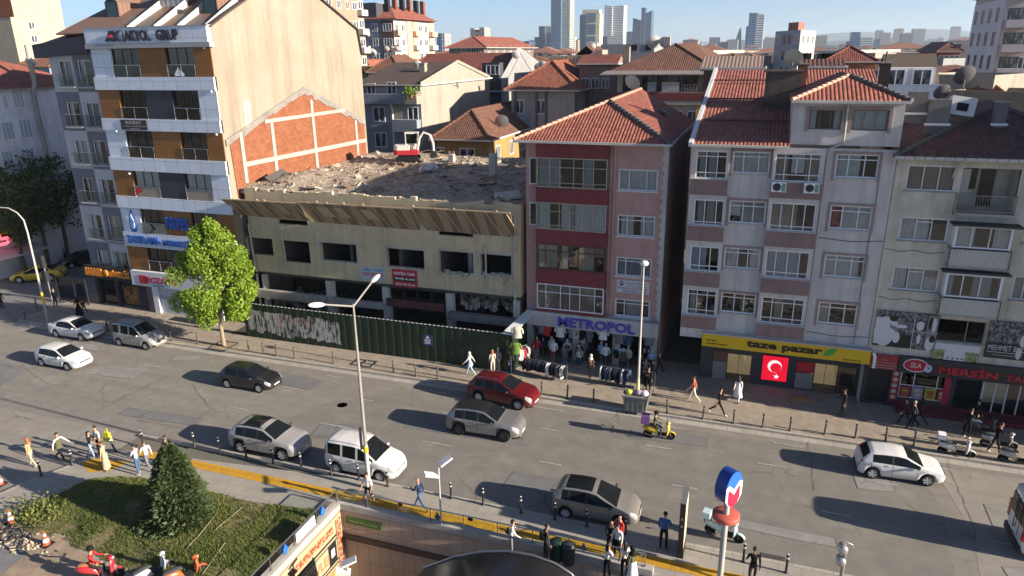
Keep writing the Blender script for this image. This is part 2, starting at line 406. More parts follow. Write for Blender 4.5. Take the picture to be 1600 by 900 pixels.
def asphalt(name,k=1.0,seed=0,tint=(1,1,1)):
 t=NT(name);co=t.coord('Object');mp=t.n('ShaderNodeMapping');t.l(co,mp.inputs[0]);mp.inputs[1].default_value=(seed*13.7,seed*5.1,0)
 v=mp.outputs[0]
 g=t.noise(v,30,6,.8);m=t.noise(v,1.1,5,.65);st=t.noise(t.coord('Object',(.05,.9,1)),1.0,5,.7)
 vo=t.n('ShaderNodeTexVoronoi',feature='DISTANCE_TO_EDGE');wv=t.n('ShaderNodeVectorMath',operation='ADD');t.l(v,wv.inputs[0])
 wn=t.n('ShaderNodeTexNoise');t.l(v,wn.inputs[0]);wn.inputs['Scale'].default_value=.7;t.l(wn.outputs['Color'],wv.inputs[1])
 t.l(wv.outputs[0],vo.inputs['Vector']);vo.inputs['Scale'].default_value=.16
 crack=t.ramp(vo.outputs['Distance'],[(0,1),(.008,0)]);cm=t.ramp(t.noise(v,.22,3),[(.5,0),(.62,1)])
 base=tuple(.195*k*a for a in tint)
 c=t.mix(t.ramp(m,[(.25,0),(.75,1)]),sc3(base,.80),sc3(base,1.2))
 c=t.mix(t.ramp(st,[(.35,0),(.7,.45)]),c,sc3(base,.72))
 c=t.mix(t.math('MULTIPLY',t.math('MULTIPLY',crack,cm),.8),c,sc3(base,.30))
 sx=t.n('ShaderNodeSeparateXYZ');t.l(co,sx.inputs[0]);lane=t.math('ABSOLUTE',t.math('SINE',t.math('MULTIPLY',sx.outputs[1],1.72)));tr_=t.math('MULTIPLY',t.ramp(lane,[(.55,0),(.95,1)]),t.ramp(t.noise(t.coord('Object',(.06,1.6,1)),1.0,4,.6),[(.35,0),(.65,1)]))
 c=t.mix(t.math('MULTIPLY',tr_,.30),c,sc3(base,.62))
 bl=t.noise(v,.33,5,.75);c=t.mix(t.math('MULTIPLY',t.ramp(bl,[(.56,0),(.62,1)]),.28),c,sc3(base,1.45))
 oil=t.noise(v,2.3,2,.5);c=t.mix(t.math('MULTIPLY',t.ramp(oil,[(.68,0),(.74,1)]),.45),c,sc3(base,.45))
 c=t.mix(t.math('MULTIPLY',t.ramp(g,[(.45,0),(.75,1)]),.5),c,sc3(base,1.75))
 t.bsdf(c,.85,0,.25,g,.35,.01);return t.m
ASPH=asphalt('asphalt',.98,0,(1.05,.98,.87));ASPH2=asphalt('asphalt_patch',.88,3,(1.04,.98,.88));ASPH3=asphalt('asphalt_old',1.15,5,(1.06,.98,.87));ASPHS=asphalt('asphalt_side',.85,8)
SLAB=bricks('paving_slabs',(.34,.315,.275),(.37,.345,.30),(.22,.20,.175),.9,.6,.012,.30,.15)
COBB=bricks('small_pavers',(.46,.39,.315),(.36,.31,.25),(.17,.15,.12),.2,.1,.012,.5,.6)
KERB=bricks('kerb_stone',(.44,.41,.36),(.38,.36,.32),(.14,.13,.12),.8,.5,.012,.4,.3)
EARTH=plaster('bare_earth',(.33,.26,.19),.4,.2,9,2.0,.6)
LAND=plaster('city_ground',(.16,.155,.13),.3,.1,2,.02)
PX0,PX1,PY0,PY1=-17.5,-3.0,14.0,24.6
def rects_around(mb,x0,x1,y0,y1,z,m=0):
 hx0,hx1,hy0,hy1=PX0-.25,PX1+.25,PY0-.25,PY1+.25
 for a,b,c,d in((x0,hx0,y0,y1),(hx1,x1,y0,y1),(hx0,hx1,y0,hy0),(hx0,hx1,hy1,y1)):
  mb.sheet([(a,c),(b,c),(b,d),(a,d)],z,m)
mb=MB();rects_around(mb,-12000,8000,-400,10000,-.06);tag(mb.build('ground',LAND),kind='structure')
mb=MB();mb.sheet([(-320,27.2),(160,27.2),(160,38.6),(-320,38.6)],0.0);tag(mb.build('road',ASPH),kind='structure')
YK,YN=38.6,27.2
A0=G(-60,802);A1=G(0,775);A2=G(62,748);A3=G(117,728);A4=G(182,704)
mb=MB()
mb.sheet([(-320,-60),(-46,-60),(A0[0]-2,A0[1]),A1,A2,A3,A4,(A4[0],YN),(-320,YN)],-.004+.0)
tag(mb.build('side_road',ASPH3),kind='structure')
mb=MB();mb.sheet([(-71.5,38.6),(-57.0,38.6),(-57,44.6),(-61,62),(-68,130),(-84,130),(-74,62)],.004);tag(mb.build('side_street',ASPHS),kind='structure')
NP=.12
mb=MB()
mb.sheet([(A0[0]-2,A0[1]),(A0[0],5),(-28,5),(-28,20.0),G(75,785,NP),A1],NP)
mb.sheet([A1,G(75,785,NP),(-28,20),(-28,24.4),(PX0-.25,24.4),(PX0-.25,27.0),A4,A3,A2],NP)
mb.sheet([(PX0-.25,PY1+.25),(PX1+.25,PY1+.25),(PX1+.25,27.0),(PX0-.25,27.0)],NP)
mb.sheet([(PX1+.25,-10),(90,-10),(90,27.0),(PX1+.25,27.0)],NP)
mb.sheet([(-28,5),(PX0-.25,5),(PX0-.25,24.4),(-28,24.4)],NP-.002)
tag(mb.build('near_pavement',SLAB),kind='structure')
mb=MB()
mb.box((A4[0],27.0,-.02),(90,27.2,NP+.006));tag(mb.build('near_kerb',KERB),kind='structure')
mb=MB()
for a,b in((A1,A2),(A2,A3),(A3,A4)):mb.beam((*a,.06),(*b,.06),.2,.13)
tag(mb.build('corner_kerb',KERB),kind='structure')
mb=MB();mb.sheet([(-57,38.75),(90,38.75),(90,46.5),(-57,46.5)],NP);mb.sheet([(-320,38.75),(-71.5,38.75),(-71.5,46),(-320,46)],NP)
mb.sheet([(-71.5,46),(-74,62),(-84,130),(-100,130),(-100,46)],NP-.003)
tag(mb.build('far_pavement',COBB),kind='structure')
mb=MB();mb.box((-57,38.55,-.02),(90,38.75,NP+.006));mb.box((-57.2,38.75,-.02),(-57,44.5,NP+.006));mb.box((-320,38.55,-.02),(-71.5,38.75,NP+.006));mb.box((-71.5,38.75,-.02),(-71.3,46,NP+.006))
tag(mb.build('far_kerb',KERB),kind='structure')
mb=MB();mb.sheet([(-57,38.0),(90,38.0),(90,38.55),(-57,38.55)],.005);tag(mb.build('gutter_strip',KERB),kind='structure')
def poly_px(pts,z=0.0):return[G(x,y,z)for x,y in pts]
mb=MB();mb.sheet([(-27.2,YN+.02),(-24.4,33.8),(-20,37.2),(-2,37.4),(9.2,36.6),(9.6,33.2),(9.0,YN+.02)],.004);tag(mb.build('road_patch',ASPH2),kind='structure')
mb=MB();mb.sheet([(9.9,27.5),(10.5,32),(9.9,37.5),(24,37.8),(40,37.8),(40,27.5)],.004);tag(mb.build('road_patch',ASPH3),kind='structure')
mb=MB();mb.sheet(poly_px([(0,560),(40,582),(5,600),(-30,640),(-60,600)]),.004);tag(mb.build('road_patch',ASPHS),kind='structure')
TAR=plaster('tar_seal',(.12,.115,.105),.3,.2,20)
rp=random.Random(19);mb=MB();mp_=MB();ms_=MB()
for x,y,L,W_,a in((-33,29.3,5.5,.9,.05),(-28,36.0,3.2,1.4,-.08),(-22,31.0,2.2,1.6,.1),(-14.5,33.2,7.5,.8,.02),(-9.5,29.6,2.4,1.3,-.05),(-3.5,36.2,4.2,1.0,.06),(2.2,29.4,5.0,.7,-.04),(6.8,34.9,1.6,1.3,.12),(13,33.8,3.0,1.8,.05),(12.2,29.6,2.2,1.0,.2),(-41,33.5,4.0,1.6,.1),(-47,36.3,3.5,.9,-.06),(-38,36.9,2.0,.9,.3),(-18.2,28.6,1.5,1.0,.0)):
 ca,sa=math.cos(a),math.sin(a);q=[(x+ca*u*L/2-sa*v_*W_/2+rp.uniform(-.08,.08),y+sa*u*L/2+ca*v_*W_/2+rp.uniform(-.06,.06))for u,v_ in((-1,-1),(0,-1.04),(1,-1),(1.02,0),(1,1),(.1,1.05),(-1,1))]
 (mp_ if rp.random()<.5 else ms_).sheet(q,.0125)
 for i in range(7):p_,r_=q[i],q[(i+1)%7];d_=Vector((r_[0]-p_[0],r_[1]-p_[1],0));n_=Vector((-d_.y,d_.x,0)).normalized()*.010;mb.face([(p_[0]-n_.x,p_[1]-n_.y,.0165),(r_[0]-n_.x,r_[1]-n_.y,.0165),(r_[0]+n_.x,r_[1]+n_.y,.0165),(p_[0]+n_.x,p_[1]+n_.y,.0165)])
for pts in([(0,570),(40,577),(75,600),(130,605)],[(160,640),(235,600),(300,575)],[(8,660),(25,650),(52,655),(72,648)],[(965,640),(968,660)],[(1262,690),(1268,720),(1271,775)],[(1478,720),(1500,770),(1520,820),(1528,860)],[(1420,790),(1480,830),(1540,845)],[(300,600),(330,640),(290,670),(200,655)]):
 w_=[G(*p_)for p_ in pts];fine=[]
 for i in range(len(w_)-1):
  for k in range(6):f=k/6;fine.append((w_[i][0]+(w_[i+1][0]-w_[i][0])*f+rp.uniform(-.07,.07),w_[i][1]+(w_[i+1][1]-w_[i][1])*f+rp.uniform(-.07,.07)))
 for i in range(len(fine)-1):
  p_,r_=fine[i],fine[i+1];d_=Vector((r_[0]-p_[0],r_[1]-p_[1],0));n_=Vector((-d_.y,d_.x,0)).normalized()*rp.uniform(.006,.016);mb.face([(p_[0]-n_.x,p_[1]-n_.y,.0205),(r_[0]-n_.x,r_[1]-n_.y,.0205),(r_[0]+n_.x,r_[1]+n_.y,.0205),(p_[0]+n_.x,p_[1]+n_.y,.0205)])
tag(mb.build('road_cracks',TAR),kind='structure');tag(mp_.build('road_patch',asphalt('asphalt_dark_patch',.80,11)),kind='structure');tag(ms_.build('road_patch',asphalt('asphalt_pale_patch',1.13,13,(1.02,1,.95))),kind='structure')
MARK=plaster('worn_paint',(.42,.41,.38),.5,.5,20,6)
mb=MB()
for y,x0,x1,L,gap in((31.6,-30,26,2.4,4.6),(35.0,-40,26,1.8,4.2),(37.4,-34,26,2.2,5.0)):
 x=x0
 while x<x1:
  q=L*random.uniform(.5,1);mb.sheet([(x,y-.045),(x+q,y-.045),(x+q,y+.045),(x,y+.045)],.0245);x+=L+gap+random.uniform(-.4,.4)
tag(mb.build('lane_markings',MARK),kind='structure')
IRON=plaster('cast_iron',(.11,.105,.10),.3,.3,30)
mb=MB()
for x,y,w_ in((535,633,.5),(1385,640,.01)):
 a,b=G(x,y);mb.lathe([(w_*.6+.02,.013),(.02,.013)],(a,b,0),20)
tag(mb.build('manhole_covers',IRON),kind='structure')
mb=MB()
for x,y in((1208,873),(1350,668)):
 a,b=G(x,y,0)
 mb.box((a-.5,b-.25,.004),(a+.5,b+.25,.02))
 for k in range(9):mb.box((a-.46+k*.105,b-.2,.02),(a-.42+k*.105,b+.2,.03))
tag(mb.build('drain_grate',IRON),kind='structure')
YEL=bricks('tactile_yellow',(.62,.34,.03),(.56,.30,.03),(.40,.22,.03),.4,.4,.02,.35,.8)
mb=MB();mb.sheet([(-31.0,25.25),(40,25.15),(40,25.75),(-31.0,25.85)],NP+.004)
for k in range(100):
 x=-31+k*.71;mb.box((x,25.35,NP+.004),(x+.5,25.38,NP+.012));mb.box((x,25.5,NP+.004),(x+.5,25.53,NP+.012));mb.box((x,25.64,NP+.004),(x+.5,25.67,NP+.012))
tag(mb.build('tactile_path',YEL),kind='structure')
mb=MB();mb.sheet(poly_px([(125,722),(150,716),(200,722),(172,735),(140,738)],NP),NP+.004);tag(mb.build('tactile_square',YEL),kind='structure')
def interp(pts,t):
 for i in range(len(pts)-1):
  if t<=pts[i+1][0]:
   a,b=pts[i],pts[i+1];k=(t-a[0])/max(1e-9,b[0]-a[0]);return a[1]+(b[1]-a[1])*k
 return pts[-1][1]
def smooth_interp(pts,t,w=.012):
 return(interp(pts,max(0,t-w))+2*interp(pts,t)+interp(pts,min(1,t+w)))/4
def paint(name,col,metal=.0,rough=.28):
 if name in MATS:return MATS[name]
 t=NT(name);co=t.coord();n=t.noise(co,3,4,.7);z=t.n('ShaderNodeSeparateXYZ');t.l(co,z.inputs[0])
 dust=t.math('MULTIPLY',t.ramp(t.math('ADD',z.outputs[2],t.math('MULTIPLY',n,.5)),[(.25,1),(.95,0)]),.35 if max(col)>.05 else .07)
 c=t.mix(dust,col,(.20,.195,.185));b=t.bsdf(c,t.math('ADD',rough,t.math('MULTIPLY',n,.12)),metal,.5,Coat_Weight=.5,Coat_Roughness=.06)
 MATS[name]=t.m;return t.m
CARGL=None
def _cg():
 t=NT('car_glass');t.bsdf((.008,.010,.012),.05,0,.22);return t.m
CARGL=_cg()
TRIM=plain('black_plastic',(.02,.02,.021),.6);CHROME=plain('chrome',(.7,.7,.7),.15,1.0);ALLOY=plain('alloy',(.55,.55,.56),.35,.25);ALLOYD=plain('dark_alloy',(.08,.08,.085),.35,.7)
def _lamp(name,c):
 t=NT(name);t.bsdf(c,.22,.1,.4,Coat_Weight=.3,Coat_Roughness=.1);return t.m
HEADL=_lamp('headlight_glass',(.30,.31,.33));TAILL=_lamp('taillight_glass',(.42,.015,.015));PLATE=plain('plate',(.72,.72,.70),.5);SEATM=plain('car_seat',(.05,.05,.055),.9)
TYPES=dict(hatch=dict(L=4.0,W=1.70,H=1.46,wb=2.47,fo=.84,wr=.31,top=[(0,.52),(.006,.80),(.02,.97),(.05,1.10),(.11,1.36),(.17,1.43),(.30,1.46),(.44,1.455),(.54,1.40),(.735,.99),(.76,.96),(.90,.86),(.965,.75),(.99,.62),(1,.50)],belt=[(0,.97),(.25,.96),(.74,.88),(.9,.80),(1,.5)],tf=.54,tc=.735,rw=(.045,.125),side=[(.155,.375),(.40,.70)],seams=(.145,.39,.665)),sedan=dict(L=4.35,W=1.72,H=1.48,wb=2.59,fo=.86,wr=.31,top=[(0,.52),(.006,.84),(.02,1.02),(.13,1.07),(.155,1.08),(.28,1.40),(.36,1.47),(.46,1.475),(.55,1.43),(.735,.99),(.76,.96),(.90,.87),(.965,.76),(.99,.62),(1,.50)],belt=[(0,.97),(.25,.96),(.74,.88),(.9,.82),(1,.5)],tf=.55,tc=.735,rw=(.16,.30),side=[(.25,.42),(.445,.70)],seams=(.24,.435,.665)),suv=dict(L=4.48,W=1.84,H=1.64,wb=2.68,fo=.90,wr=.355,top=[(0,.55),(.006,.92),(.02,1.08),(.05,1.22),(.10,1.50),(.15,1.585),(.30,1.64),(.44,1.64),(.54,1.58),(.715,1.17),(.74,1.13),(.90,1.02),(.965,.90),(.99,.74),(1,.55)],belt=[(0,1.10),(.25,1.08),(.72,1.02),(.9,.94),(1,.55)],tf=.54,tc=.715,rw=(.045,.115),side=[(.145,.265),(.285,.445),(.47,.68)],seams=(.27,.455,.655),clad=True,rails=True),mpv=dict(L=4.08,W=1.75,H=1.60,wb=2.49,fo=.87,wr=.31,top=[(0,.52),(.006,.85),(.02,1.05),(.045,1.2),(.09,1.50),(.14,1.57),(.28,1.60),(.42,1.595),(.52,1.53),(.755,1.03),(.78,1.0),(.90,.90),(.965,.78),(.99,.64),(1,.52)],belt=[(0,1.04),(.25,1.03),(.74,.95),(.9,.84),(1,.5)],tf=.52,tc=.755,rw=(.03,.10),side=[(.125,.20),(.22,.40),(.425,.71)],seams=(.21,.41,.675)),van=dict(L=4.15,W=1.77,H=1.80,wb=2.55,fo=.84,wr=.32,top=[(0,.50),(.004,1.0),(.012,1.3),(.03,1.66),(.06,1.76),(.2,1.80),(.45,1.80),(.55,1.74),(.755,1.12),(.79,1.07),(.91,.96),(.97,.82),(.99,.66),(1,.52)],belt=[(0,1.08),(.3,1.06),(.76,1.0),(.9,.88),(1,.5)],tf=.55,tc=.755,rw=(.008,.028),side=[(.07,.26),(.29,.475),(.505,.715)],seams=(.275,.49,.68),tum=.13),kangoo=dict(L=4.0,W=1.68,H=1.80,wb=2.6,fo=.74,wr=.305,top=[(0,.50),(.004,1.0),(.012,1.3),(.025,1.66),(.05,1.76),(.2,1.80),(.47,1.80),(.57,1.74),(.745,1.10),(.78,1.06),(.91,.93),(.97,.80),(.99,.66),(1,.52)],belt=[(0,1.08),(.3,1.06),(.76,1.0),(.9,.86),(1,.5)],tf=.57,tc=.745,rw=(.008,.024),side=[(.05,.20),(.255,.435),(.465,.70)],seams=(.235,.45,.665),tum=.12,bumpers=True),)
def make_wheel(r,wd,rimmat,spokes=7):
 tyre=MB();ri=r*.68
 tyre.lathe([(ri*.98,-wd/2+.02),(r*.93,-wd/2),(r,-wd/2+.035),(r,wd/2-.035),(r*.93,wd/2),(ri*.98,wd/2-.015)],(0,0,0),24,0,'y')
 rim=MB();rim.lathe([(ri,-wd*.35),(ri,wd/2-.012),(ri*.9,wd/2-.02),(ri*.88,wd/2-.07)],(0,0,0),24,0,'y')
 rim.lathe([(ri*.88,wd/2-.09),(.001,wd/2-.09)],(0,0,0),20,1,'y')
 rim.lathe([(.06,wd/2-.07),(.055,wd/2-.015),(.001,wd/2-.01)],(0,0,0),12,0,'y')
 for k in range(spokes):
  a=2*PI*k/spokes+.3;d=Vector((math.cos(a),0,math.sin(a)))
  for sgn in(-.10,.10):
   e=Vector((math.cos(a+sgn*1.6),0,math.sin(a+sgn*1.6)))
   rim.beam(d*.05+Vector((0,wd/2-.035,0)),e*ri*.93+Vector((0,wd/2-.03,0)),.05,.05)
 return tyre,rim
def make_car(name,label,cat,kind,pm,loc,rz=0,rim='alloy',roof=None,spokes=7,group=None,rails=None,railm=None,extra=None,dark_pillars=False,sc=1.0):
 P=dict(TYPES[kind]);L,W,H=P['L'],P['W'],P['H'];hw0=W/2;tum=P.get('tum',.23)
 root=thing(name,label,cat,loc,rz,group);root.scale=(sc,)*3
 xf=L/2-P['fo'];xr=xf-P['wb'];wr=P['wr'];ra=wr+.055
 hwp=[(0,.70),(.012,.86),(.05,.945),(.16,1),(.80,1),(.92,.95),(.97,.86),(.99,.74),(1,.60)]
 def sect(t):
  x=-L/2+L*t;hw=hw0*smooth_interp(hwp,t);zt=smooth_interp(P['top'],t);zb=min(smooth_interp(P['belt'],t),zt-.03)
  zs=.21+.06*max(0,(t-.9)/.1)+.07*max(0,(.06-t)/.06);arch=False
  for xw in(xf,xr):
   d=abs(x-xw)
   if d<ra:zs=max(zs,wr+math.sqrt(ra*ra-d*d));arch=True
  k=min(1,max(0,(zt-zb-.03)/.35));g=1-tum*min(1,max(0,zt-zb)/.55)
  zm=max(zs+.04,(zs*.45+zb*.55));z2=min(zs+.13,zm-.02)
  if arch:z2=zs+.05;zm=max(zm,zs+.09)
  z4=max(zb-.07,zm+.01)
  zb=max(zb,z4+.01);zt=max(zt,zb+.02)
  return x,[(0,zs),(hw*.90,zs),(hw*(.985 if not arch else 1.0),z2),(hw*1.0,zm),(hw*.985,z4),(hw*.957,zb),(hw*.957*g+.0*k,zt-.10*k-.012),(hw*.957*g*.93-.02*k,zt-.035*k-.004),(hw*.55*g,zt),(0,zt+.012)]
 ts=set(np.round(np.linspace(0,1,45),4).tolist())
 for xw in(xf,xr):
  for q in np.linspace(-1,1,13):ts.add(round((xw+ra*q*.999+L/2)/L,4))
 bounds=[P['tf'],P['tc'],*P['rw'],.935,.985,.04,.012]+[v for s in P['side']for v in s]+list(P['seams'])
 if roof:bounds+=list(roof[:2])
 for b in bounds:ts.add(round(b,4))
 ts=sorted(t for t in ts if 0<=t<=1)
 clean=[ts[0]]
 bset={round(b,4)for b in bounds}
 for t in ts[1:]:
  if t-clean[-1]<.0025:
   if t in bset:clean[-1]=t
   continue
  clean.append(t)
 ts=clean;secs=[sect(t)for t in ts];nr=10
 parts={k:MB()for k in('body','windscreen','rear_window','window','headlight','taillight','cladding','roof_panel','pillar')}
 hl={1:MB(),-1:MB()};tl={1:MB(),-1:MB()};wn={(s,i):MB()for s in(1,-1)for i in range(len(P['side']))}
 for sgn in(1,-1):
  for i in range(len(ts)-1):
   t=(ts[i]+ts[i+1])/2;xa,A=secs[i];xb,B=secs[i+1]
   for j in range(nr-1):
    tgt=parts['body']
    if j==5:
     for q,(a,b)in enumerate(P['side']):
      if a<t<b:tgt=wn[(sgn,q)]
     if tgt is parts['body']and P['side'][0][0]<t<P['side'][-1][1]:tgt=parts['pillar']
    if j in(6,7,8)and P['tf']<t<P['tc']and j>6:tgt=parts['windscreen']
    if j in(7,8)and P['rw'][0]<t<P['rw'][1]:tgt=parts['rear_window']
    if roof and j in(7,8)and roof[0]<t<roof[1]:tgt=parts['roof_panel']
    if j in(4,5,6)and .915<t<.985:tgt=hl[sgn]
    if j in(4,5)and .004<t<.045:tgt=tl[sgn]
    if P.get('clad')and j in(0,1):tgt=parts['cladding']
    if P.get('clad')and j==2 and any(abs((xa+xb)/2-xw)<ra*1.05 for xw in(xf,xr)):tgt=parts['cladding']
    if j==0 and not P.get('clad'):tgt=parts['cladding']
    if P.get('bumpers')and j in(0,1,2)and(t>.955 or t<.03):tgt=parts['cladding']
    q=[(xa,sgn*A[j][0],A[j][1]),(xb,sgn*B[j][0],B[j][1]),(xb,sgn*B[j+1][0],B[j+1][1]),(xa,sgn*A[j+1][0],A[j+1][1])]
    if sgn>0:q=q[::-1]
    tgt.face(q,0,True)
 for idx,rev in((0,False),(len(ts)-1,True)):
  x,A=secs[idx];pts=[(x,-p[0],p[1])for p in A]+[(x,p[0],p[1])for p in A[-2:0:-1]]
  parts['body'].face(pts if not rev else pts[::-1],0,True)
 def weld(m):
  key={};nv=[];mp=[]
  for v in m.v:
   k=(round(v[0],4),round(v[1],4),round(v[2],4))
   if k not in key:key[k]=len(nv);nv.append(k)
   mp.append(key[k])
  nf,nm,ns=[],[],[]
  for f,a,b in zip(m.f,m.mi,m.sm):
   g=[]
   for i in f:
    if mp[i]not in g:g.append(mp[i])
   if len(g)>2:nf.append(tuple(g));nm.append(a);ns.append(b)
  m.v,m.f,m.mi,m.sm=nv,nf,nm,ns
 def put(nm,m,mat,lab=None):
  if not m.f:return None
  weld(m);o=m.build(nm,mat,root)
  if lab:o['label']=lab
  return o
 def edge_at(t,j,off=.004):
  x,A=sect(t);return x,A[j][0]+off,A[j][1]
 det=parts['body']
 put('body',parts['body'],pm)
 put('windscreen',parts['windscreen'],CARGL);put('rear_window',parts['rear_window'],CARGL)
 for k in wn:put('window',wn[k],CARGL)
 put('pillar',parts['pillar'],TRIM if dark_pillars or kind not in('van','kangoo')else pm)
 for s in(1,-1):put('headlight',hl[s],HEADL);put('taillight',tl[s],TAILL)
 put('cladding',parts['cladding'],TRIM)
 if roof:put('roof_panel',parts['roof_panel'],roof[2])
 for s in(1,-1):
  m=MB()
  for t in P['seams']:
   x,A=sect(t)
   for j in(1,2,3,4):
    a,b=A[j],A[j+1]
    m.face([(x-.008,s*(a[0]+.003),a[1]),(x+.008,s*(a[0]+.003),a[1]),(x+.008,s*(b[0]+.003),b[1]),(x-.008,s*(b[0]+.003),b[1])])
  m.build('door_seam',TRIM,root)
  m=MB();t=P['tc']-.065;x,y,z=edge_at(t,5)
  m.ell((x,s*(y+.11),z+.10),(.07,.11,.075),10,6);m.beam((x+.02,s*(y-.03),z+.02),(x,s*(y+.07),z+.07),.05,.04)
  m.build('mirror',pm if not dark_pillars else TRIM,root)
  for t in P['seams'][1:]:
   m=MB();x,y,z=edge_at(t-.045,4);m.obox((x,s*(y+.012),z),(.16,.03,.03),(0,0,0));m.build('door_handle',pm,root)
  if P.get('clad')or rails or kind in('van',):
   m=MB();ra_=[]
   for q in np.linspace(P['side'][0][0]+.01,P['tf']-.02,8):
    x,A=sect(q);ra_.append((x,s*(A[7][0]-.03),A[7][1]+.05))
   ra_[0]=(ra_[0][0],ra_[0][1],ra_[0][2]-.04);ra_[-1]=(ra_[-1][0],ra_[-1][1],ra_[-1][2]-.04)
   m.tube(ra_,.018,6);m.build('roof_rail',railm or TRIM,root)
 def fx(z,front=True):
  best=None
  for x,A in(secs[::-1]if front else secs):
   if A[-1][1]>=z:best=x;break
  return best
 m=MB();xg=L/2-.015
 m.box((xg-.14,-W*.25,.50),(xg+.012,W*.25,.62));m.box((xg-.2,-W*.33,.28),(xg+.008,W*.33,.40));m.build('grille',TRIM,root)
 m=MB();m.box((xg,-.26,.415),(xg+.022,.26,.49));m.build('number_plate',PLATE,root)
 m=MB();zr=.66 if kind in('hatch','mpv','suv')else .78;m.box((-L/2-.012,-.26,zr),(-L/2+.06,.26,zr+.10));m.build('number_plate',PLATE,root)
 m=MB();m.box((-L/2-.01,-W*.36,.27),(-L/2+.12,W*.36,.42));m.build('rear_bumper_trim',TRIM,root)
 m=MB();t=P['tc']-.01;x,A=sect(t);x2,B=sect(P['tf']+.09)
 for y in(-.45,.1):m.beam((x,y,A[8][1]+.02),(x-.30,y+.42,interp(P['top'],(x-.30+L/2)/L)+.03),.02,.015)
 m.build('wiper',TRIM,root)
 rm_={'alloy':ALLOY,'dark':ALLOYD}[rim]
 tyre,rimb=make_wheel(wr,.21,rm_,spokes)
 first=None
 for xw in(xf,xr):
  for s in(1,-1):
   if first is None:
    wo=bpy.data.objects.new('wheel',None);COL.objects.link(wo);wo.parent=root;wo.empty_display_size=.1;OFF[wo.name]=(0,0,0)
    to=tyre.build('tyre',RUBBER,wo);ro=rimb.build('rim',[rm_,TRIM],wo);first=wo
    wo.location=(xw,s*(hw0-.115),wr)
   else:
    c=dup(first,root,(xw,s*(hw0-.115),wr))
    if s<0:c.rotation_euler=(0,0,PI)
    else:c.rotation_euler=(0,0,0)
 if extra:extra(root,P,sect)
 return root
CARG='cars on the main road'
def carpos(a,b,wb,fo,L,z=0):
 """rear and front near-side wheel contacts (pixels) -> centre, heading"""
 A=G(*a);B=G(*b);h=math.atan2(B[1]-A[1],B[0]-A[0]);return A,B,h
def put_car(name,label,cat,kind,pm,a,b,**kw):
 A,B,h=carpos(a,b,0,0,0);P=TYPES[kind];mx,my=(A[0]+B[0])/2,(A[1]+B[1])/2
 h=h*.6
 u=Vector((math.cos(h),math.sin(h),0));n=Vector((-u.y,u.x,0));off=(P['L']/2-P['fo'])-P['wb']/2
 c=Vector((mx,my,0))-u*off+n*(P['W']/2-.1)
 return make_car(name,label,cat,kind,pm,(c.x,c.y,.005),h,group=CARG,**kw)
def cloth(name,col,var=.2):
 return plain('cloth_'+name,col,.9,spec=.1)
SKIN=plain('skin',(.42,.24,.16),.6);HAIRD=plain('dark_hair',(.018,.013,.010),.6);HAIRB=plain('brown_hair',(.09,.045,.02),.6);HAIRR=plain('red_hair',(.30,.10,.04),.6);HAIRG=plain('grey_hair',(.28,.27,.26),.7)
SHOED=plain('dark_shoe',(.02,.02,.02),.6);SHOEW=plain('white_shoe',(.62,.61,.58),.6);SHOET=plain('tan_shoe',(.25,.14,.07),.6)
CL={k:cloth(k,v)for k,v in dict(black=(.013,.013,.015),white=(.66,.66,.65),navy=(.02,.035,.09),jeans=(.07,.12,.21),pale_jeans=(.22,.30,.40),tan=(.42,.27,.15),sand=(.42,.34,.23),grey=(.16,.16,.17),olive=(.10,.10,.055),red=(.42,.03,.035),rust=(.33,.08,.05),blue=(.035,.09,.30),pink=(.55,.22,.22),cream=(.58,.52,.42),dark=(.03,.028,.03),charcoal=(.05,.05,.055),green=(.15,.22,.05),sky=(.30,.42,.58),brown=(.14,.08,.05),orange=(.60,.16,.05)).items()}
def skinned(joints,edges,radii,root):
 me=bpy.data.meshes.new('tmp');me.from_pydata(joints,edges,[])
 o=bpy.data.objects.new('tmp',me);COL.objects.link(o)
 m=o.modifiers.new('s','SKIN');m.use_smooth_shade=True;m.branch_smoothing=.6
 for i,r in enumerate(radii):
  sv=me.skin_vertices[0].data[i];sv.radius=r if hasattr(r,'__len__')else(r,r);sv.use_root=(i==root)
 s=o.modifiers.new('u','SUBSURF');s.levels=1;s.render_levels=1
 dg=bpy.context.evaluated_depsgraph_get();ev=o.evaluated_get(dg);out=bpy.data.meshes.new_from_object(ev)
 V=[tuple(v.co)for v in out.vertices];Fs=[tuple(p.vertices)for p in out.polygons]
 bpy.data.objects.remove(o);bpy.data.meshes.remove(me);bpy.data.meshes.remove(out)
 return V,Fs
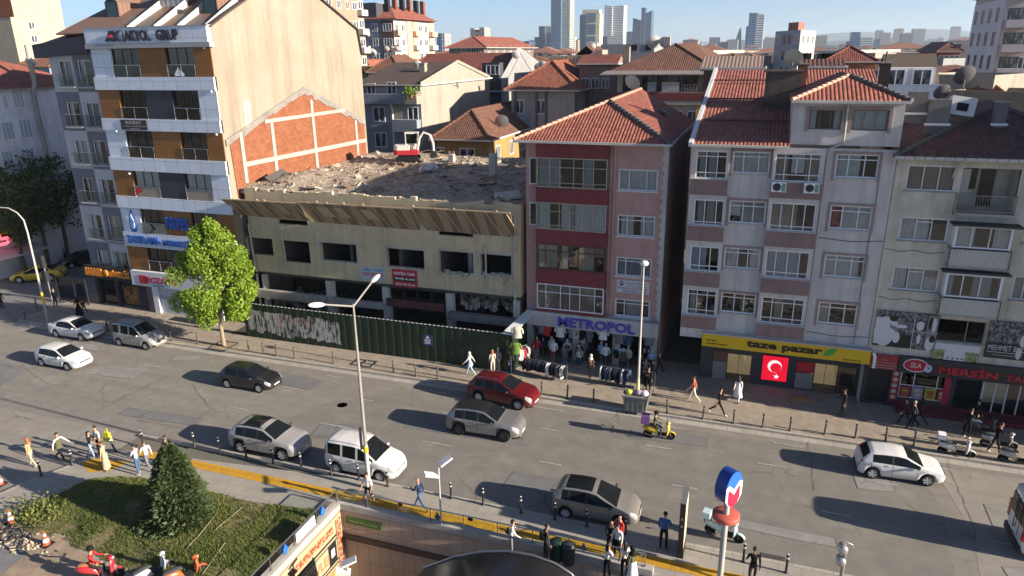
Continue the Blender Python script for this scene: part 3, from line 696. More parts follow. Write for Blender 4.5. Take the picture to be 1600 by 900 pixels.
def make_person(label,loc,rz,top='black',bottom='jeans',shoes='dark',hair='dark',style='short',h=1.72,female=False,lr=(.38,-.32),lk=(.12,.35),arms=((.35,.12,.3),(-.3,.12,.25)),lean=0.04,sit=False,short_sleeve=False,shorts=False,skirt=None,coat=None,bag=None,turn=0.0,group='pedestrians',scale=None,extra=None,cat='person'):
 """arms = (forward swing, outward, elbow bend) for left, right; lr = hip angles, lk = knee bends (left, right)"""
 k=h/1.72;J={};E=[];rad={};tagm={}
 def add(n,p,r,par=None):
  J[n]=Vector(p);rad[n]=r
  if par:E.append((par,n))
 sl=math.sin(lean)
 sw=(.17 if female else .195);hpw=.105
 add('pelvis',(0,0,.95),(.135,.105));add('waist',(0,sl*.15,1.10),(.118 if female else .132,.09),'pelvis');add('chest',(0,sl*.33,1.29),(.142 if female else .16,.105),'waist')
 add('neck0',(0,sl*.5,1.445),(.075,.065),'chest');add('neck1',(0,sl*.56+.012,1.515),(.05,.052),'neck0')
 add('head0',(0,sl*.60+.028,1.575),(.066,.078),'neck1');add('head1',(0,sl*.63+.022,1.65),(.074,.088),'head0');add('head2',(0,sl*.64+.012,1.705),(.05,.06),'head1')
 for i,sd in enumerate((1,-1)):
  n='LR'[i];a,o_,e=arms[i]
  add('sh'+n,(sd*sw,sl*.45,1.405),(.062,.066),'chest')
  d1=Vector((sd*math.sin(o_),math.sin(a)*math.cos(o_),-math.cos(a)*math.cos(o_)))
  pe=J['sh'+n]+d1*.285;add('el'+n,pe,(.042,.042),'sh'+n)
  oi=o_*.4 if e<.9 else-.35
  d2=Vector((sd*math.sin(oi),math.sin(a+e)*math.cos(oi),-math.cos(a+e)*math.cos(oi)))
  pw=pe+d2*.245;add('wr'+n,pw,(.027,.030),'el'+n);add('ha'+n,pw+d2*.075,(.022,.038),'wr'+n)
  J['dir'+n]=d2
  add('hp'+n,(sd*hpw,0,.895),(.088,.092),'pelvis')
  ha,kn=lr[i],lk[i]
  t1=Vector((sd*(.02 if not sit else .10),math.sin(ha),-math.cos(ha))).normalized();pk=J['hp'+n]+t1*.425;add('kn'+n,pk,(.058,.062),'hp'+n)
  t2=Vector((0,math.sin(ha-kn),-math.cos(ha-kn)));pc=pk+t2*.20;add('ca'+n,pc,(.050,.056),'kn'+n);pa=pk+t2*.40;add('an'+n,pa,(.036,.042),'ca'+n)
  fa=ha-kn;fd=Vector((sd*.12,math.cos(min(0,fa)*.8),math.sin(min(0,fa)*.8))).normalized()
  add('he'+n,pa+Vector((0,-.03,-.045)),(.034,.03),'an'+n);add('to'+n,pa+fd*.155+Vector((0,0,-.055)),(.040,.026),'an'+n)
 dirs={n:J.pop('dir'+n)for n in 'LR'}
 names=list(J);idx={n:i for i,n in enumerate(names)}
 V,Fs=skinned([tuple(J[n])for n in names],[(idx[a],idx[b])for a,b in E],[rad[n]for n in names],0)
 zmin=0 if sit else min(v[2]for v in V)
 segs=[]
 TOP,BOT,SK,SH=0,1,2,3
 for a,b in E:
  if b.startswith('head')or b=='neck1':m=SK
  elif b[:2]=='ha' or(b[:2]=='wr' and short_sleeve):m=SK
  elif b[:2]in('he','to'):m=SH
  elif b[:2]in('ca','an')and shorts:m=SK
  elif b[:2]in('hp','kn','ca','an'):m=BOT
  else:m=TOP
  segs.append((np.array(J[a]),np.array(J[b]),m))
 Va=np.array(V);fc=np.array([Va[list(f)].mean(0)for f in Fs]);D=[]
 for a,b,m in segs:
  ab=b-a;t=np.clip(((fc-a)@ab)/(ab@ab),0,1);D.append(np.linalg.norm(fc-(a+t[:,None]*ab),axis=1))
 near=np.argmin(np.array(D),0);mb=MB();mb.v=[tuple(v)for v in Va];mb.f=Fs;mb.mi=[segs[i][2]for i in near];mb.sm=[True]*len(Fs)
 for i in range(len(Fs)):
  if segs[near[i]][2]==TOP and fc[i][2]<1.0 and abs(fc[i][0])<.2 and not coat and not sit and near[i]<2:mb.mi[i]=BOT
 for n,sd in(('L',1),('R',-1)):
  d=dirs[n];p=J['ha'+n];sdv=Vector((0,1,0)).cross(d);sdv=sdv.normalized()if sdv.length>.1 else Vector((1,0,0));lat=d.cross(sdv).normalized()
  for q,L in((-.024,.060),(-.008,.072),(.008,.068),(.024,.052)):
   a=p+lat*q+d*.012;b=a+d*L*.55+sdv*sd*-.006;c=b+d*L*.4+sdv*sd*-.022;mb.tube([a,b,c],[.0095,.0085,.006],6,SK)
  a=p+lat*.03-d*.03;mb.tube([a,a+lat*.022+d*.03,a+lat*.028+d*.058],[.011,.010,.007],6,SK)
 hc=J['head1'];fy=hc.y+.086
 mb.tube([(0,fy-.012,hc.z+.01),(0,fy+.012,hc.z-.022),(0,fy-.01,hc.z-.034)],[.009,.014,.009],6,SK)
 for s_ in(1,-1):
  mb.ell((s_*.031,fy-.010,hc.z+.004),(.012,.006,.007),8,4,4);mb.ell((s_*.031,fy-.008,hc.z+.022),(.018,.006,.004),8,4,4)
  mb.ell((s_*.079,hc.y+.004,hc.z-.01),(.010,.018,.03),8,5,SK)
 mb.ell((0,fy-.016,hc.z-.060),(.022,.006,.006),8,4,5)
 root=thing('person',label,cat,loc,rz,group);root.scale=(k,k,k)
 lift=Vector((0,0,-zmin))
 mb.v=[(v[0],v[1],v[2]-zmin)for v in mb.v]
 shm={'dark':SHOED,'white':SHOEW,'tan':SHOET}[shoes];hm={'dark':HAIRD,'brown':HAIRB,'red':HAIRR,'grey':HAIRG}[hair]
 mb.build('body',[CL[top],CL[bottom],SKIN,shm,HAIRD,plain('lips',(.30,.10,.09),.6)],root)
 hz=hc.z-zmin;hy=hc.y
 if style!='bald':
  m=MB()
  if style=='helmet':
   m.ell((0,hy,hz+.03),(.125,.14,.13),14,8,0,None,-.5,PI/2);m.build('helmet',CL[extra.get('helmet','black')]if extra else CL['black'],root)
   m=MB();m.ell((0,hy+.02,hz+.0),(.118,.13,.06),14,4,0,None,-.6,.6);m.build('visor',CARGL,root)
  elif style=='scarf':
   m.ell((0,hy-.012,hz+.02),(.105,.115,.12),14,8,0,None,-.9,PI/2);m.lathe([(.095,hz-.06),(.12,hz-.14),(.17,hz-.22),(.15,hz-.26)],(0,hy-.03,0),14);m.build('headscarf',CL[extra.get('scarf','cream')]if extra else CL['cream'],root)
  else:
   m.ell((0,hy-.016,hz+.028),(.088,.100,.085),14,8,0,Matrix.Rotation(.35,3,'X'),-.25,PI/2)
   if style=='long':m.grid([[(x*.085,hy-.075-.02*math.cos(x*1.5)+z*.02,hz+.03-z*.30)for x in(-1,-.6,-.2,.2,.6,1)]for z in(0,.35,.7,1)]);m.grid([[(x*.092,hy-.095-.025*math.cos(x*1.5)+z*.01,hz+.05-z*.33)for x in(-1,-.6,-.2,.2,.6,1)]for z in(0,.35,.7,1)])
   if style=='bun':m.ell((0,hy-.11,hz+.06),(.045,.045,.045),10,6)
   m.build('hair',hm,root)
 if skirt:
  c,hem,wd=skirt;m=MB();rows=[]
  for q in(0,.25,.5,.75,1):
   z=1.08*(1-q)+hem*q-0*zmin;r=.128+(wd-.128)*q**.8;rows.append([(r*1.05*math.cos(a)*(1+.06*q*math.sin(5*a)),r*.85*math.sin(a)*(1+.06*q*math.sin(5*a)),z-zmin)for a in np.linspace(0,2*PI,20,endpoint=False)])
  m.grid(rows,0,True,True);m.build('skirt',CL[c],root)
 if coat:
  c,hem=coat;m=MB();rows=[]
  for z,rx,ry in((1.40,.205,.125),(1.25,.19,.135),(1.08,.165,.125),(.9,.19,.15),(hem,.23,.19)):
   rows.append([(rx*math.cos(a),sl*.3*max(0,z-1)*2+ry*math.sin(a),z-zmin)for a in np.linspace(0,2*PI,18,endpoint=False)])
  m.grid(rows,0,True,True);m.build('coat',CL[c],root)
 if bag:
  kind_,c=bag;m=MB()
  if kind_=='backpack':
   m.ell((0,-.19+sl*.3,1.25-zmin),(.14,.09,.20),12,8);m.tube([(.09,-.10,1.40-zmin),(.10,.06,1.43-zmin),(.11,.12,1.25-zmin)],.018,6);m.tube([(-.09,-.10,1.40-zmin),(-.10,.06,1.43-zmin),(-.11,.12,1.25-zmin)],.018,6)
   m.build('backpack_body',CL[c],tag(setloc(_attach('backpack',root,loc,rz,k),loc,rz),c+' backpack on the back of the '+label.split(' person')[0].split(' walk')[0]+' person','backpack'))
  else:
   p=J['haR'];m.box((p.x-.04,p.y-.14,p.z-.36-zmin),(p.x+.05,p.y+.14,p.z-.10-zmin));m.tube([(p.x,p.y-.08,p.z-.1-zmin),(p.x,p.y,p.z+.0-zmin),(p.x,p.y+.08,p.z-.1-zmin)],.012,6)
   m.build('bag_body',CL[c],tag(setloc(_attach('bag',root,loc,rz,k),loc,rz),c+' bag in the hand of the '+label,'bag'))
 return root
def _attach(name,root,loc,rz,k):
 o=bpy.data.objects.new(name,None);COL.objects.link(o);o.scale=(k,k,k);o.empty_display_size=.1;OFF[o.name]=(0,0,0);return o
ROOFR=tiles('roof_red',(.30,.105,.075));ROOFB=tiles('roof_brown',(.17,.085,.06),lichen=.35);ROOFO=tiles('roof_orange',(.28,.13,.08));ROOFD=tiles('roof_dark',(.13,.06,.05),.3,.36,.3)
ROOFSH=bricks('roof_shingle',(.13,.095,.08),(.105,.078,.066),(.07,.05,.045),.5,.18,.01,.5,.5)
GUTTER=plaster('gutter_paint',(.55,.53,.50),.2,.5,10)
def roof_part(mb,pts,th=.10,m=0):
 """sloping roof slab with thickness"""
 p=[Vector(q)for q in pts];n=(p[1]-p[0]).cross(p[2]-p[0]).normalized()
 if n.z<0:p=p[::-1];n=-n
 b=[q-Vector((0,0,th))for q in p]
 mb.face(p,m);mb.face(b[::-1],m)
 for i in range(len(p)):
  j=(i+1)%len(p);mb.face([b[i],b[j],p[j],p[i]],m)
def ridge_caps(mb,a,b,r=.13,step=.42,m=0):
 a=Vector(a);b=Vector(b);n=max(1,int((b-a).length/step))
 for i in range(n):
  p=a+(b-a)*(i/n);q=a+(b-a)*((i+1.06)/n);mb.tube([p+Vector((0,0,.03)),q+Vector((0,0,.0))],[r,r*.8],8,m)
def clear(a,b,c,d,holes):return not any(h[0]-.35<b and h[1]+.35>a and h[2]-.25<d and h[3]+.3>c for h in holes)
def dish(name,label,loc,r=.45,az=200,el=35,mat=None,post=.7,group='satellite dishes on the roofs'):
 o=thing(name,label,'satellite dish',loc,0,group)
 m=MB();m.tube([(0,0,-.05),(0,0,post)],.025,6);m.build('pole',METALG,o)
 rot=Matrix.Rotation(R(az),3,'Z')@Matrix.Rotation(R(90-el),3,'X')
 m=MB();rows=[]
 for q in(0,.25,.5,.75,1):
  rows.append([rot@Vector((r*q*math.cos(a),r*1.06*q*math.sin(a),.22*r*q*q))+Vector((0,0,post+r*.35))for a in np.linspace(0,2*PI,22,endpoint=False)])
 m.grid(rows,0,True,True);m.build('reflector',mat or plain('dish_white',(.62,.62,.60),.5),o)
 m=MB();c=Vector((0,0,post+r*.35));f=c+rot@Vector((0,0,r*.85));m.tube([c+rot@Vector((0,-r,.2*r)),f],.014,5);m.obox(f,(.07,.07,.12),rot);m.build('feed_arm',METALD,o)
 return o
def chimney(parent,x,y,z0,z1,w=.6,d=.6,mat=None,cap=True,pot=0,name='chimney'):
 m=MB();m.box((x-w/2,y-d/2,z0),(x+w/2,y+d/2,z1),0)
 if cap:m.box((x-w/2-.06,y-d/2-.06,z1),(x+w/2+.06,y+d/2+.06,z1+.08),1)
 for k in range(pot):m.tube([(x-w/3+k*.35,y,z1+.08),(x-w/3+k*.35,y,z1+.45)],.09,8,1)
 return m.build(name,[mat or CONC,CONC],parent)
def ac_unit(label,x,y,z,parent=None,n=(0,-1)):
 o=thing('air_conditioner',label,'air conditioner',(x,y,z),0,'outdoor air conditioning units')
 m=MB();m.box((-.40,-.16,0),(.40,.14,.56));m.build('casing',PVC,o)
 m=MB();m.lathe([(.22,-.175),(.19,-.18),(.17,-.165),(.001,-.162)],(-.10,0,.28),20,0,'y');m.build('fan_grille',METALD,o)
 m=MB();m.box((.16,-.168,.05),(.36,-.161,.50));m.build('side_panel',plain('ac_green',(.16,.30,.20),.5),o)
 m=MB();m.box((-.3,-.1,-.05),(-.26,.2,0));m.box((.26,-.1,-.05),(.3,.2,0));m.build('bracket',METALG,o)
 return o
def bld_metropol():
 Y=45.0;Fr=XF(Y);X0,X1=-14.7,-5.4;D=14.5;ZE=15.15
 PINK=plaster('mauve_render',(.52,.32,.29),.2,.3,22);RED=plaster('dark_red_render',(.21,.055,.06),.2,.3,22);BEAM=plaster('pale_fascia',(.50,.49,.47),.2,.35)
 b=thing('apartment_block','mauve block with dark red balcony bands and red hipped roof above the clothes shop','building',(X0,Y,0))
 BX0,BX1,BD=-13.85,-9.05,.55
 rw=[RC(Y,*q)for q in((967,263.8,1027,300),(965,335,1022.5,372),(963,401,1017,435),(961,466,1014.5,498.8))]
 mb=MB();wall(mb,Fr,X0,X1,3.0,ZE,rw+[(BX0,BX1,3.7,14.2)],.2)
 mb.face([(X1,Y,0),(X1,Y+D,0),(X1,Y+D,ZE),(X1,Y,ZE)]);mb.face([(X0,Y+D,0),(X0,Y,0),(X0,Y,ZE),(X0,Y+D,ZE)]);mb.face([(X1,Y+D,0),(X0,Y+D,0),(X0,Y+D,ZE),(X1,Y+D,ZE)])
 mb.face([(X0,Y,ZE),(X1,Y,ZE),(X1,Y+D,ZE),(X0,Y+D,ZE)])
 mb.build('wall',PINK,b)
 m=MB();z=3.0;k=0
 while z<ZE-.3:m.fbox(Fr,X1-(.34 if k%2 else .22),X1+.012,-.3,.02,z,z+.30);z+=.302;k+=1
 m.build('quoin_strip',plaster('quoin_white',(.55,.55,.53),.2,.3),b)
 YB=Y-BD;FB=XF(YB)
 bays=[RC(YB,*q)for q in((845.8,246,954.5,297.5),(845,316,951.8,365),(846,380.5,948.8,428),(843,442.5,948,492.5))]
 m=MB();zs=[(bays[3][3],bays[2][2]),(bays[2][3],bays[1][2]),(bays[1][3],bays[0][2]),(bays[0][3],ZE-.02)]
 for a,c in zs:m.fbox(Fr,BX0,BX1,-.3,BD,a+.02,c-.02)
 m.fbox(Fr,BX0,BX1,-.3,BD-.02,3.6,bays[3][2]-.02)
 m.build('balcony_band',RED,b)
 cur=[None,NET,CREAMC,NET]
 for i,rc in enumerate(bays):
  rc=(BX0+.06,BX1-.06,rc[2],rc[3])
  if i<2:window(FB,rc,b,BEIGEFR,(.19,.33,.53,.665,.81),(.16,.68),NET if i==1 else GREYC,[(0,.18),(.35,.5),(.55,1)]if i==1 else[(0,.34),(.67,.8)],1,.04,.06,lab='glazed balcony bay with beige frames')
  elif i==2:window(FB,rc,b,BROWNFR,(.13,.34,.48,.62,.86),(.72,),CREAMC,[(.0,.3),(.36,.46),(.63,.85)],1,.04,.07,lab='brown wooden balcony glazing')
  else:window(FB,rc,b,PVC,(.14,.36,.5,.65,.87),(.68,),GREYC,[(0,.36),(.5,1)],1,.04,.07,lab='white framed balcony glazing')
  for sx in(BX0+.02,BX1-.02):m=MB();m.face([(sx,Y,rc[2]),(sx,YB+.08,rc[2]),(sx,YB+.08,rc[3]),(sx,Y,rc[3])]);m.build('bay_side_glazing',GLASSD,b)
 for i,rc in enumerate(rw):
  st=[((.27,.72),(),NET,0,1),((.26,.7),(.75,),NET,[(.05,.42),(.62,.98)],1),((.27,.72),(.8,),NET,0,1),((.27,.75),(.75,),GREYC,[(.3,.75)],1)][i]
  window(Fr,rc,b,PVC,st[0],st[1],st[2],st[3],st[4],.09,.09,sill=PVC)
 for a,c in((246,288),(316,352)):
  rc=RC(Y,838,a,843.5,c);rc=(X0+.25,X0+.78,rc[2],rc[3])
  m=MB();m.fbox(Fr,rc[0],rc[1],.003,.05,rc[2],rc[3]);o=m.build('window',PVC,b);g=MB();g.fbox(Fr,rc[0]+.07,rc[1]-.07,.05,.06,rc[2]+.07,rc[3]-.07);g.build('pane',GLASSD,o)
 pipe('drainpipe',[Fr.p(-8.72,.10,ZE),Fr.p(-8.72,.10,3.4)],plain('copper_pipe',(.50,.33,.26),.4),b,.055)
 ov=.75;xe0,xe1,ye0,ye1=X0-.6,X1+.15,Y-ov,Y+D+.2
 ap=(-10.1,Y+4.4,17.5);rp=(-9.5,Y+13.6,17.85)
 e=[(xe0,ye0,ZE+.18),(xe1,ye0,ZE+.18),(xe1,ye1,ZE+.18),(xe0,ye1,ZE+.18)]
 m=MB();roof_part(m,[e[0],e[1],ap]);roof_part(m,[e[1],e[2],rp,ap]);roof_part(m,[e[2],e[3],rp]);roof_part(m,[e[3],e[0],ap,rp]);ro=m.build('roof',[ROOFR],b)
 m=MB();ridge_caps(m,e[0],ap);ridge_caps(m,ap,rp);m.build('ridge_tiles',plain('pale_ridge',(.50,.30,.22),.8),ro)
 m=MB();ridge_caps(m,e[1],ap,.16);m.build('ridge_tiles',plain('dark_ridge',(.12,.11,.10),.8),ro)
 m=MB();m.box((xe0,ye0-.10,ZE+.02),(xe1,ye0+.02,ZE+.17));m.box((xe1-.02,ye0,ZE+.02),(xe1+.10,ye1,ZE+.17));m.box((xe0,ye0+.02,ZE+.02),(xe1-.03,Y,ZE+.07));m.build('gutter',GUTTER,b)
 m=MB();m.obox((-6.9,Y+8.2,16.55),(.7,.9,.06),(0,R(27),0));m.build('skylight',METALD,ro)
 m=MB();m.fbox(Fr,X0+.1,X1,-.3,.60,2.55,3.58);m.build('shop_fascia',BEAM,b)
 for x in(X0+.3,-11.05,-8.25,X1-.28):m=MB();m.fbox(Fr,x-.22,x+.22,-.22,.22,NP,2.55);m.build('shop_column',plaster('column_white',(.48,.46,.43),.2,.3),b)
 m=MB();m.face([(X0,Y+5,0),(X1,Y+5,0),(X1,Y+5,3.4),(X0,Y+5,3.4)]);m.face([(X0,Y,.13),(X1,Y,.13),(X1,Y+5,.13),(X0,Y+5,.13)]);m.face([(X0,Y-.3,3.0),(X0,Y+5,3.0),(X1,Y+5,3.0),(X1,Y-.3,3.0)])
 m.build('shop_interior',plaster('shop_floor',(.20,.14,.09),.3,.2),b)
 for x0,x1 in((X0+.5,-11.3),(-8.0,X1-.5)):m=MB();m.fbox(Fr,x0,x1,-1.6,-1.56,.2,2.4);m.build('shop_window',GLASSD,b)
 text('METROPOL','shop_lettering',plain('violet_letters',(.07,.06,.42),.4),b,XF(Y-.66),*[v for v in(lambda r:(r[0],r[1],2.68,3.38))(RC(Y-.66,872,495,992,520))],d=0,ext=.05,bold=.025)
 rc=RC(Y-.05,963.8,437,1013.8,460.5);s=thing('construction_banner','white banner with red and blue lettering under the window right of the violet shop letters','banner',(rc[0],Y-.05,rc[2]))
 m=MB();m.fbox(Fr,rc[0],rc[1],.015,.05,rc[2],rc[3]);m.build('sheet',plain('banner_white',(.60,.60,.62),.7),s)
 f2=XF(Y-.06);w=rc[1]-rc[0];hh=rc[3]-rc[2]
 text('GRUP İNŞAAT','lettering',plain('navy_ink',(.03,.03,.12),.6),s,f2,rc[0]+w*.3,rc[1]-.1*w,rc[2]+hh*.70,rc[2]+hh*.9,ext=.004)
 text('KENTSEL DÖNÜŞÜM','lettering',MATS['navy_ink'],s,f2,rc[0]+w*.32,rc[1]-.1*w,rc[2]+hh*.52,rc[2]+hh*.62,ext=.004)
 text('PROJE ALANIDIR','lettering',plain('red_ink',(.45,.02,.03),.6),s,f2,rc[0]+w*.05,rc[1]-.05*w,rc[2]+hh*.25,rc[2]+hh*.45,ext=.004)
 text('0533 387 01 49','lettering',MATS['navy_ink'],s,f2,rc[0]+w*.2,rc[1]-.08*w,rc[2]+hh*.07,rc[2]+hh*.19,ext=.004)
 m=MB();cx=rc[0]+w*.15;cz=rc[2]+hh*.75
 m.prism([f2.p(cx-.22,.002,cz),f2.p(cx,.002,cz+.2),f2.p(cx+.22,.002,cz),f2.p(cx+.15,.002,cz),f2.p(cx,.002,cz+.12),f2.p(cx-.15,.002,cz)],(0,-.01,0));m.fbox(f2,cx-.12,cx+.12,.002,.01,cz-.14,cz-.02);m.build('house_logo',MATS['navy_ink'],s)
 return b
bld_metropol()
def bld_market():
 Y=43.4;Fr=XF(Y);X0,X1=-3.85,6.95;D=16;ZE=15.45;ZB=3.45
 WALL=plaster('lavender_render',(.57,.54,.525),.2,.45,22);PAR=plaster('mauve_parapet',(.27,.185,.175),.15,.35,22);SUR=plaster('window_surround',(.34,.25,.24),.15,.3)
 b=thing('apartment_block','grey lavender apartment block with brown window surrounds above the yellow market sign','building',(X0,Y,0))
 c1=[RC(Y-.25,*q)for q in((1088.8,235,1134.5,280.5),(1085,311,1129,354),(1079.5,383.8,1122,426),(1075,451,1117,495))]
 c2=[RC(Y,*q)for q in((1146,236,1201,272.5),(1140.5,312.5,1194.5,351),(1132.5,386,1186,422),(1127.5,456,1179,492))]
 c3=[RC(Y-.25,*q)for q in((1212.5,238.8,1279.5,286),(1205,316,1271,363.8),(1198,390,1261,438),(1191,463,1253,510))]
 c4=[RC(Y,*q)for q in((1307.5,240,1370,279.5),(1298.5,320,1359,361),(1289.5,397,1348,436),(1280,471,1336,510))]
 B1=(c1[0][0]-.12,max(c[1]for c in c1)+.10);B3=(min(c[0]for c in c3)-.12,max(c[1]for c in c3)+.12)
 B1=(X0+.02,B1[1])
 holes=c2+c4
 mb=MB();wall(mb,Fr,B1[1],B3[0],ZB,ZE,c2,.2);wall(mb,Fr,B3[1],X1,ZB,ZE,c4,.2)
 wall(mb,Fr,B1[0]-.02,B1[1],ZB,ZE,[(a,c,d,e)for a,c,d,e in c1],.5,d=.25);wall(mb,Fr,B3[0],B3[1],ZB,ZE,c3,.5,d=.25)
 for a,s in((B1[1],1),(B3[0],-1),(B3[1],1)):
  q=[Fr.p(a,0,ZB),Fr.p(a,.25,ZB),Fr.p(a,.25,ZE),Fr.p(a,0,ZE)];mb.face(q if s<0 else q[::-1])
 mb.face([(X0,Y+D,ZB),(X0,Y-.25,ZB),(X0,Y-.25,ZE),(X0,Y+D,ZE)]);mb.face([(X0+1.25,Y+D,0),(X0+1.25,Y+1.2,0),(X0+1.25,Y+1.2,ZB),(X0+1.25,Y+D,ZB)])
 mb.face([(X1,Y+D,0),(X0,Y+D,0),(X0,Y+D,ZE),(X1,Y+D,ZE)]);mb.face([(X1,Y,0),(X1,Y+D,0),(X1,Y+D,ZE),(X1,Y,ZE)]);mb.face([(X0,Y-.25,ZB),(X0,Y+D,ZB),(X1,Y+D,ZB),(X1,Y-.25,ZB)])
 mb.build('wall',WALL,b)
 for cc,(b0,b1)in((c1,B1),(c3,B3)):
  for i,rc in enumerate(cc):
   zlow=rc[2]-.95 if i<3 else rc[2]-.88
   m=MB();m.fbox(Fr,b0+.01,b1-.01,.26,.34,zlow,rc[2]-.03);m.build('parapet',PAR,b)
   m=MB();m.fbox(Fr,b0-.02,b1+.02,.255,.40,rc[2]-.03,rc[2]+.02);m.build('ledge',plain('ledge_stone',(.42,.40,.38),.8),b)
 F25=XF(Y-.25)
 st1=[((.33,.68),(.22,.80),[(.08,.3),(.4,.65)]),((.36,.74),(.13,),[(.1,.3),(.42,.7)]),((.33,.68),(.22,),[(.4,.62)]),((.33,.68),(.2,.8),[(.05,.25)])]
 for i,rc in enumerate(c1):window(F25,rc,b,PVC,st1[i][0],st1[i][1],GREYC,st1[i][2],1,.08,.075)
 cv=[(NET,[(0,.28),(.30,.7),(.72,1)]),(GREYC,[(.3,1)]),(GREYC,[(0,.5),(.6,1)]),(None,0)]
 for i,rc in enumerate(c2):
  window(Fr,rc,b,PVC,(.3,.7)if i==0 else(.38,.66),(.76,),cv[i][0],cv[i][1],1,.08,.08,sill=plain('ledge_stone',(.4,.4,.4)))
  m=MB();surround(m,Fr,rc,m=0);m.build('window_surround',SUR,b)
 st3=[((.22,(.48,.27,.8),.77),(.24,.82)),((.24,.5,.76),(.17,)),((.23,.5,.77),(.2,)),((.25,(.5,.2,.8),.76),(.2,.8))]
 for i,rc in enumerate(c3):window(F25,rc,b,PVC,st3[i][0],st3[i][1],GREYC,[[(.27,.72)],[(.55,.76)],[(.0,.2)],[(.3,.5)]][i],1,.08,.075)
 cv4=[(NET,0),(NET,[(.26,1)]),(NET,[(0,.9)]),(CREAMC,[(0,.3)])]
 for i,rc in enumerate(c4):
  o=window(Fr,rc,b,PVC,(.3,.68),(.76,),cv4[i][0],cv4[i][1],1,.08,.08,sill=MATS['ledge_stone'])
  if i==1:
   m=MB();w_=rc[1]-rc[0];m.fbox(Fr,rc[0]+.09,rc[0]+.24*w_,-.23,-.20,rc[2]+.08,rc[3]-.08);m.build('curtain',REDC,o)['label']='red curtain in the left light'
  m=MB();surround(m,Fr,rc);m.build('window_surround',SUR,b)
 rr=random.Random(61)
 for k in range(0):s_=rr.choice((rr.uniform(-.9,1.2),rr.uniform(4.9,6.5)));z_=rr.choice((6.4,9.6,12.7))-rr.uniform(0,.35);w_,h_=rr.uniform(.3,1.0),rr.uniform(.2,.55);m=MB();clear(s_,s_+w_,z_,z_+h_,c2+c4)and m.prism([Fr.p(s_+a*w_,.001,z_+c*h_)for a,c in((0,.1),(.4,0),(1,.15),(.95,.8),(.6,1),(.05,.85))],(0,-.004,0));m.build('render_patch',plaster('grey_repair',(.42,.41,.40),.2,.4),b)if m.f else 0
 for z_,s_a,s_b in((c4[3][2]-.6,B3[1]+.1,6.9),(c4[1][2]-.55,B3[1]+.1,6.9)):m=MB();m.tube([Fr.p(s_a+(s_b-s_a)*t,.03,z_-.10*math.sin(PI*t)+.02*math.sin(9*t))for t in np.linspace(0,1,9)],.016,5);m.build('cable',BLACK,b)
 m=MB();m.tube([Fr.p(6.2,.03,15.2),Fr.p(6.25,.03,12.5),Fr.p(6.15,.03,9),Fr.p(6.2,.03,4)],.015,5);m.build('cable',BLACK,b)
 pipe('drainpipe',[Fr.p(F(1326,162,43.2)[0],.18,17.85),Fr.p(F(1318,222,43.2)[0],.18,15.75),Fr.p(F(1296,236,43.2)[0],.18,15.45),Fr.p(F(1294,245,43.2)[0],.12,15.0),Fr.p(F(1256,525,43.2)[0],.12,3.7)],plain('pale_pipe',(.45,.43,.40),.5),b,.055)
 yt=Y+15.8;zt=19.25
 m=MB();roof_part(m,[(X0+.05,Y-.65,ZE+.1),(1.45,Y-.65,ZE+.1),(1.45,yt,zt),(X0+.05,yt,zt)]);roof_part(m,[(1.45,Y+3,ZE+.1+.87),(X1+.1,Y+3,ZE+.1+.87),(X1+.1,yt,zt),(1.45,yt,zt)])
 ro=m.build('roof',ROOFR,b)
 m=MB();m.beam((X0-.06,Y-.75,ZE+.08),(X0-.06,yt,zt+.06),.24,.26);m.build('barge_board',plain('barge_white',(.55,.56,.58),.6),ro)
 m=MB();m.box((X0,Y-.74,ZE-.02),(1.45,Y-.62,ZE+.11));m.build('gutter',GUTTER,b)
 m=MB()
 for k in range(3):
  f=.25+.27*k;m.beam((X0+.1,Y-.6+(yt-Y)*f,ZE+.18+(zt-ZE)*f),(1.4,Y-.6+(yt-Y)*f,ZE+.18+(zt-ZE)*f),.14,.10)
 m.build('roof_strip',ROOFD,ro)
 ar=(1.45,6.98);z0,z1=15.62,17.92;YD=Y-.06;FD=XF(YD)
 aw=[RC(YD,1266,171,1313,203),RC(YD,1333,171,1386,205)]
 m=MB();wall(m,FD,ar[0],ar[1],z0,z1,aw,.2);m.face([(ar[0],Y+6,z0),(ar[0],YD,z0),(ar[0],YD,z1),(ar[0],Y+6,z1)]);m.face([(ar[1],YD,z0-1),(ar[1],Y+8,z0-1),(ar[1],Y+8,z1),(ar[1],YD,z1)]);m.face([(ar[0],YD,z0),(ar[0],Y+2,z0),(ar[1],Y+2,z0),(ar[1],YD,z0)])
 at=m.build('attic_room',WALL,b)
 for i,rc in enumerate(aw):
  window(FD,rc,b,plain('grey_brown_frame',(.16,.13,.11),.5),(.33,.66),(),NET,[(0,.2),(.8,1)]if i==0 else[(0,1)],1,.08,.06)
  m=MB();surround(m,FD,rc,.16,0,.05,0,.12);m.build('window_surround',SUR,b)
 e=[(ar[0]-.15,YD-.35,z1+.12),(ar[1]+.2,YD-.35,z1+.12),(ar[1]+.2,Y+8.5,z1+.12),(ar[0]-.15,Y+8.5,z1+.12)];ap=(4.35,Y+2.7,19.25);rp=(4.45,Y+9,19.3)
 m=MB();roof_part(m,[e[0],e[1],ap]);roof_part(m,[e[1],e[2],rp,ap]);roof_part(m,[e[3],e[0],ap,rp]);r2=m.build('attic_roof',ROOFR,b)
 m=MB();ridge_caps(m,e[0],ap,.12,.36);m.build('ridge_tiles',MATS['pale_ridge'],r2)
 m=MB();ridge_caps(m,e[1],ap,.13,.36);m.build('ridge_tiles',MATS['dark_ridge'],r2)
 m=MB();m.box((e[0][0],YD-.45,z1-.03),(e[1][0],YD-.33,z1+.12));m.build('gutter',GUTTER,b)
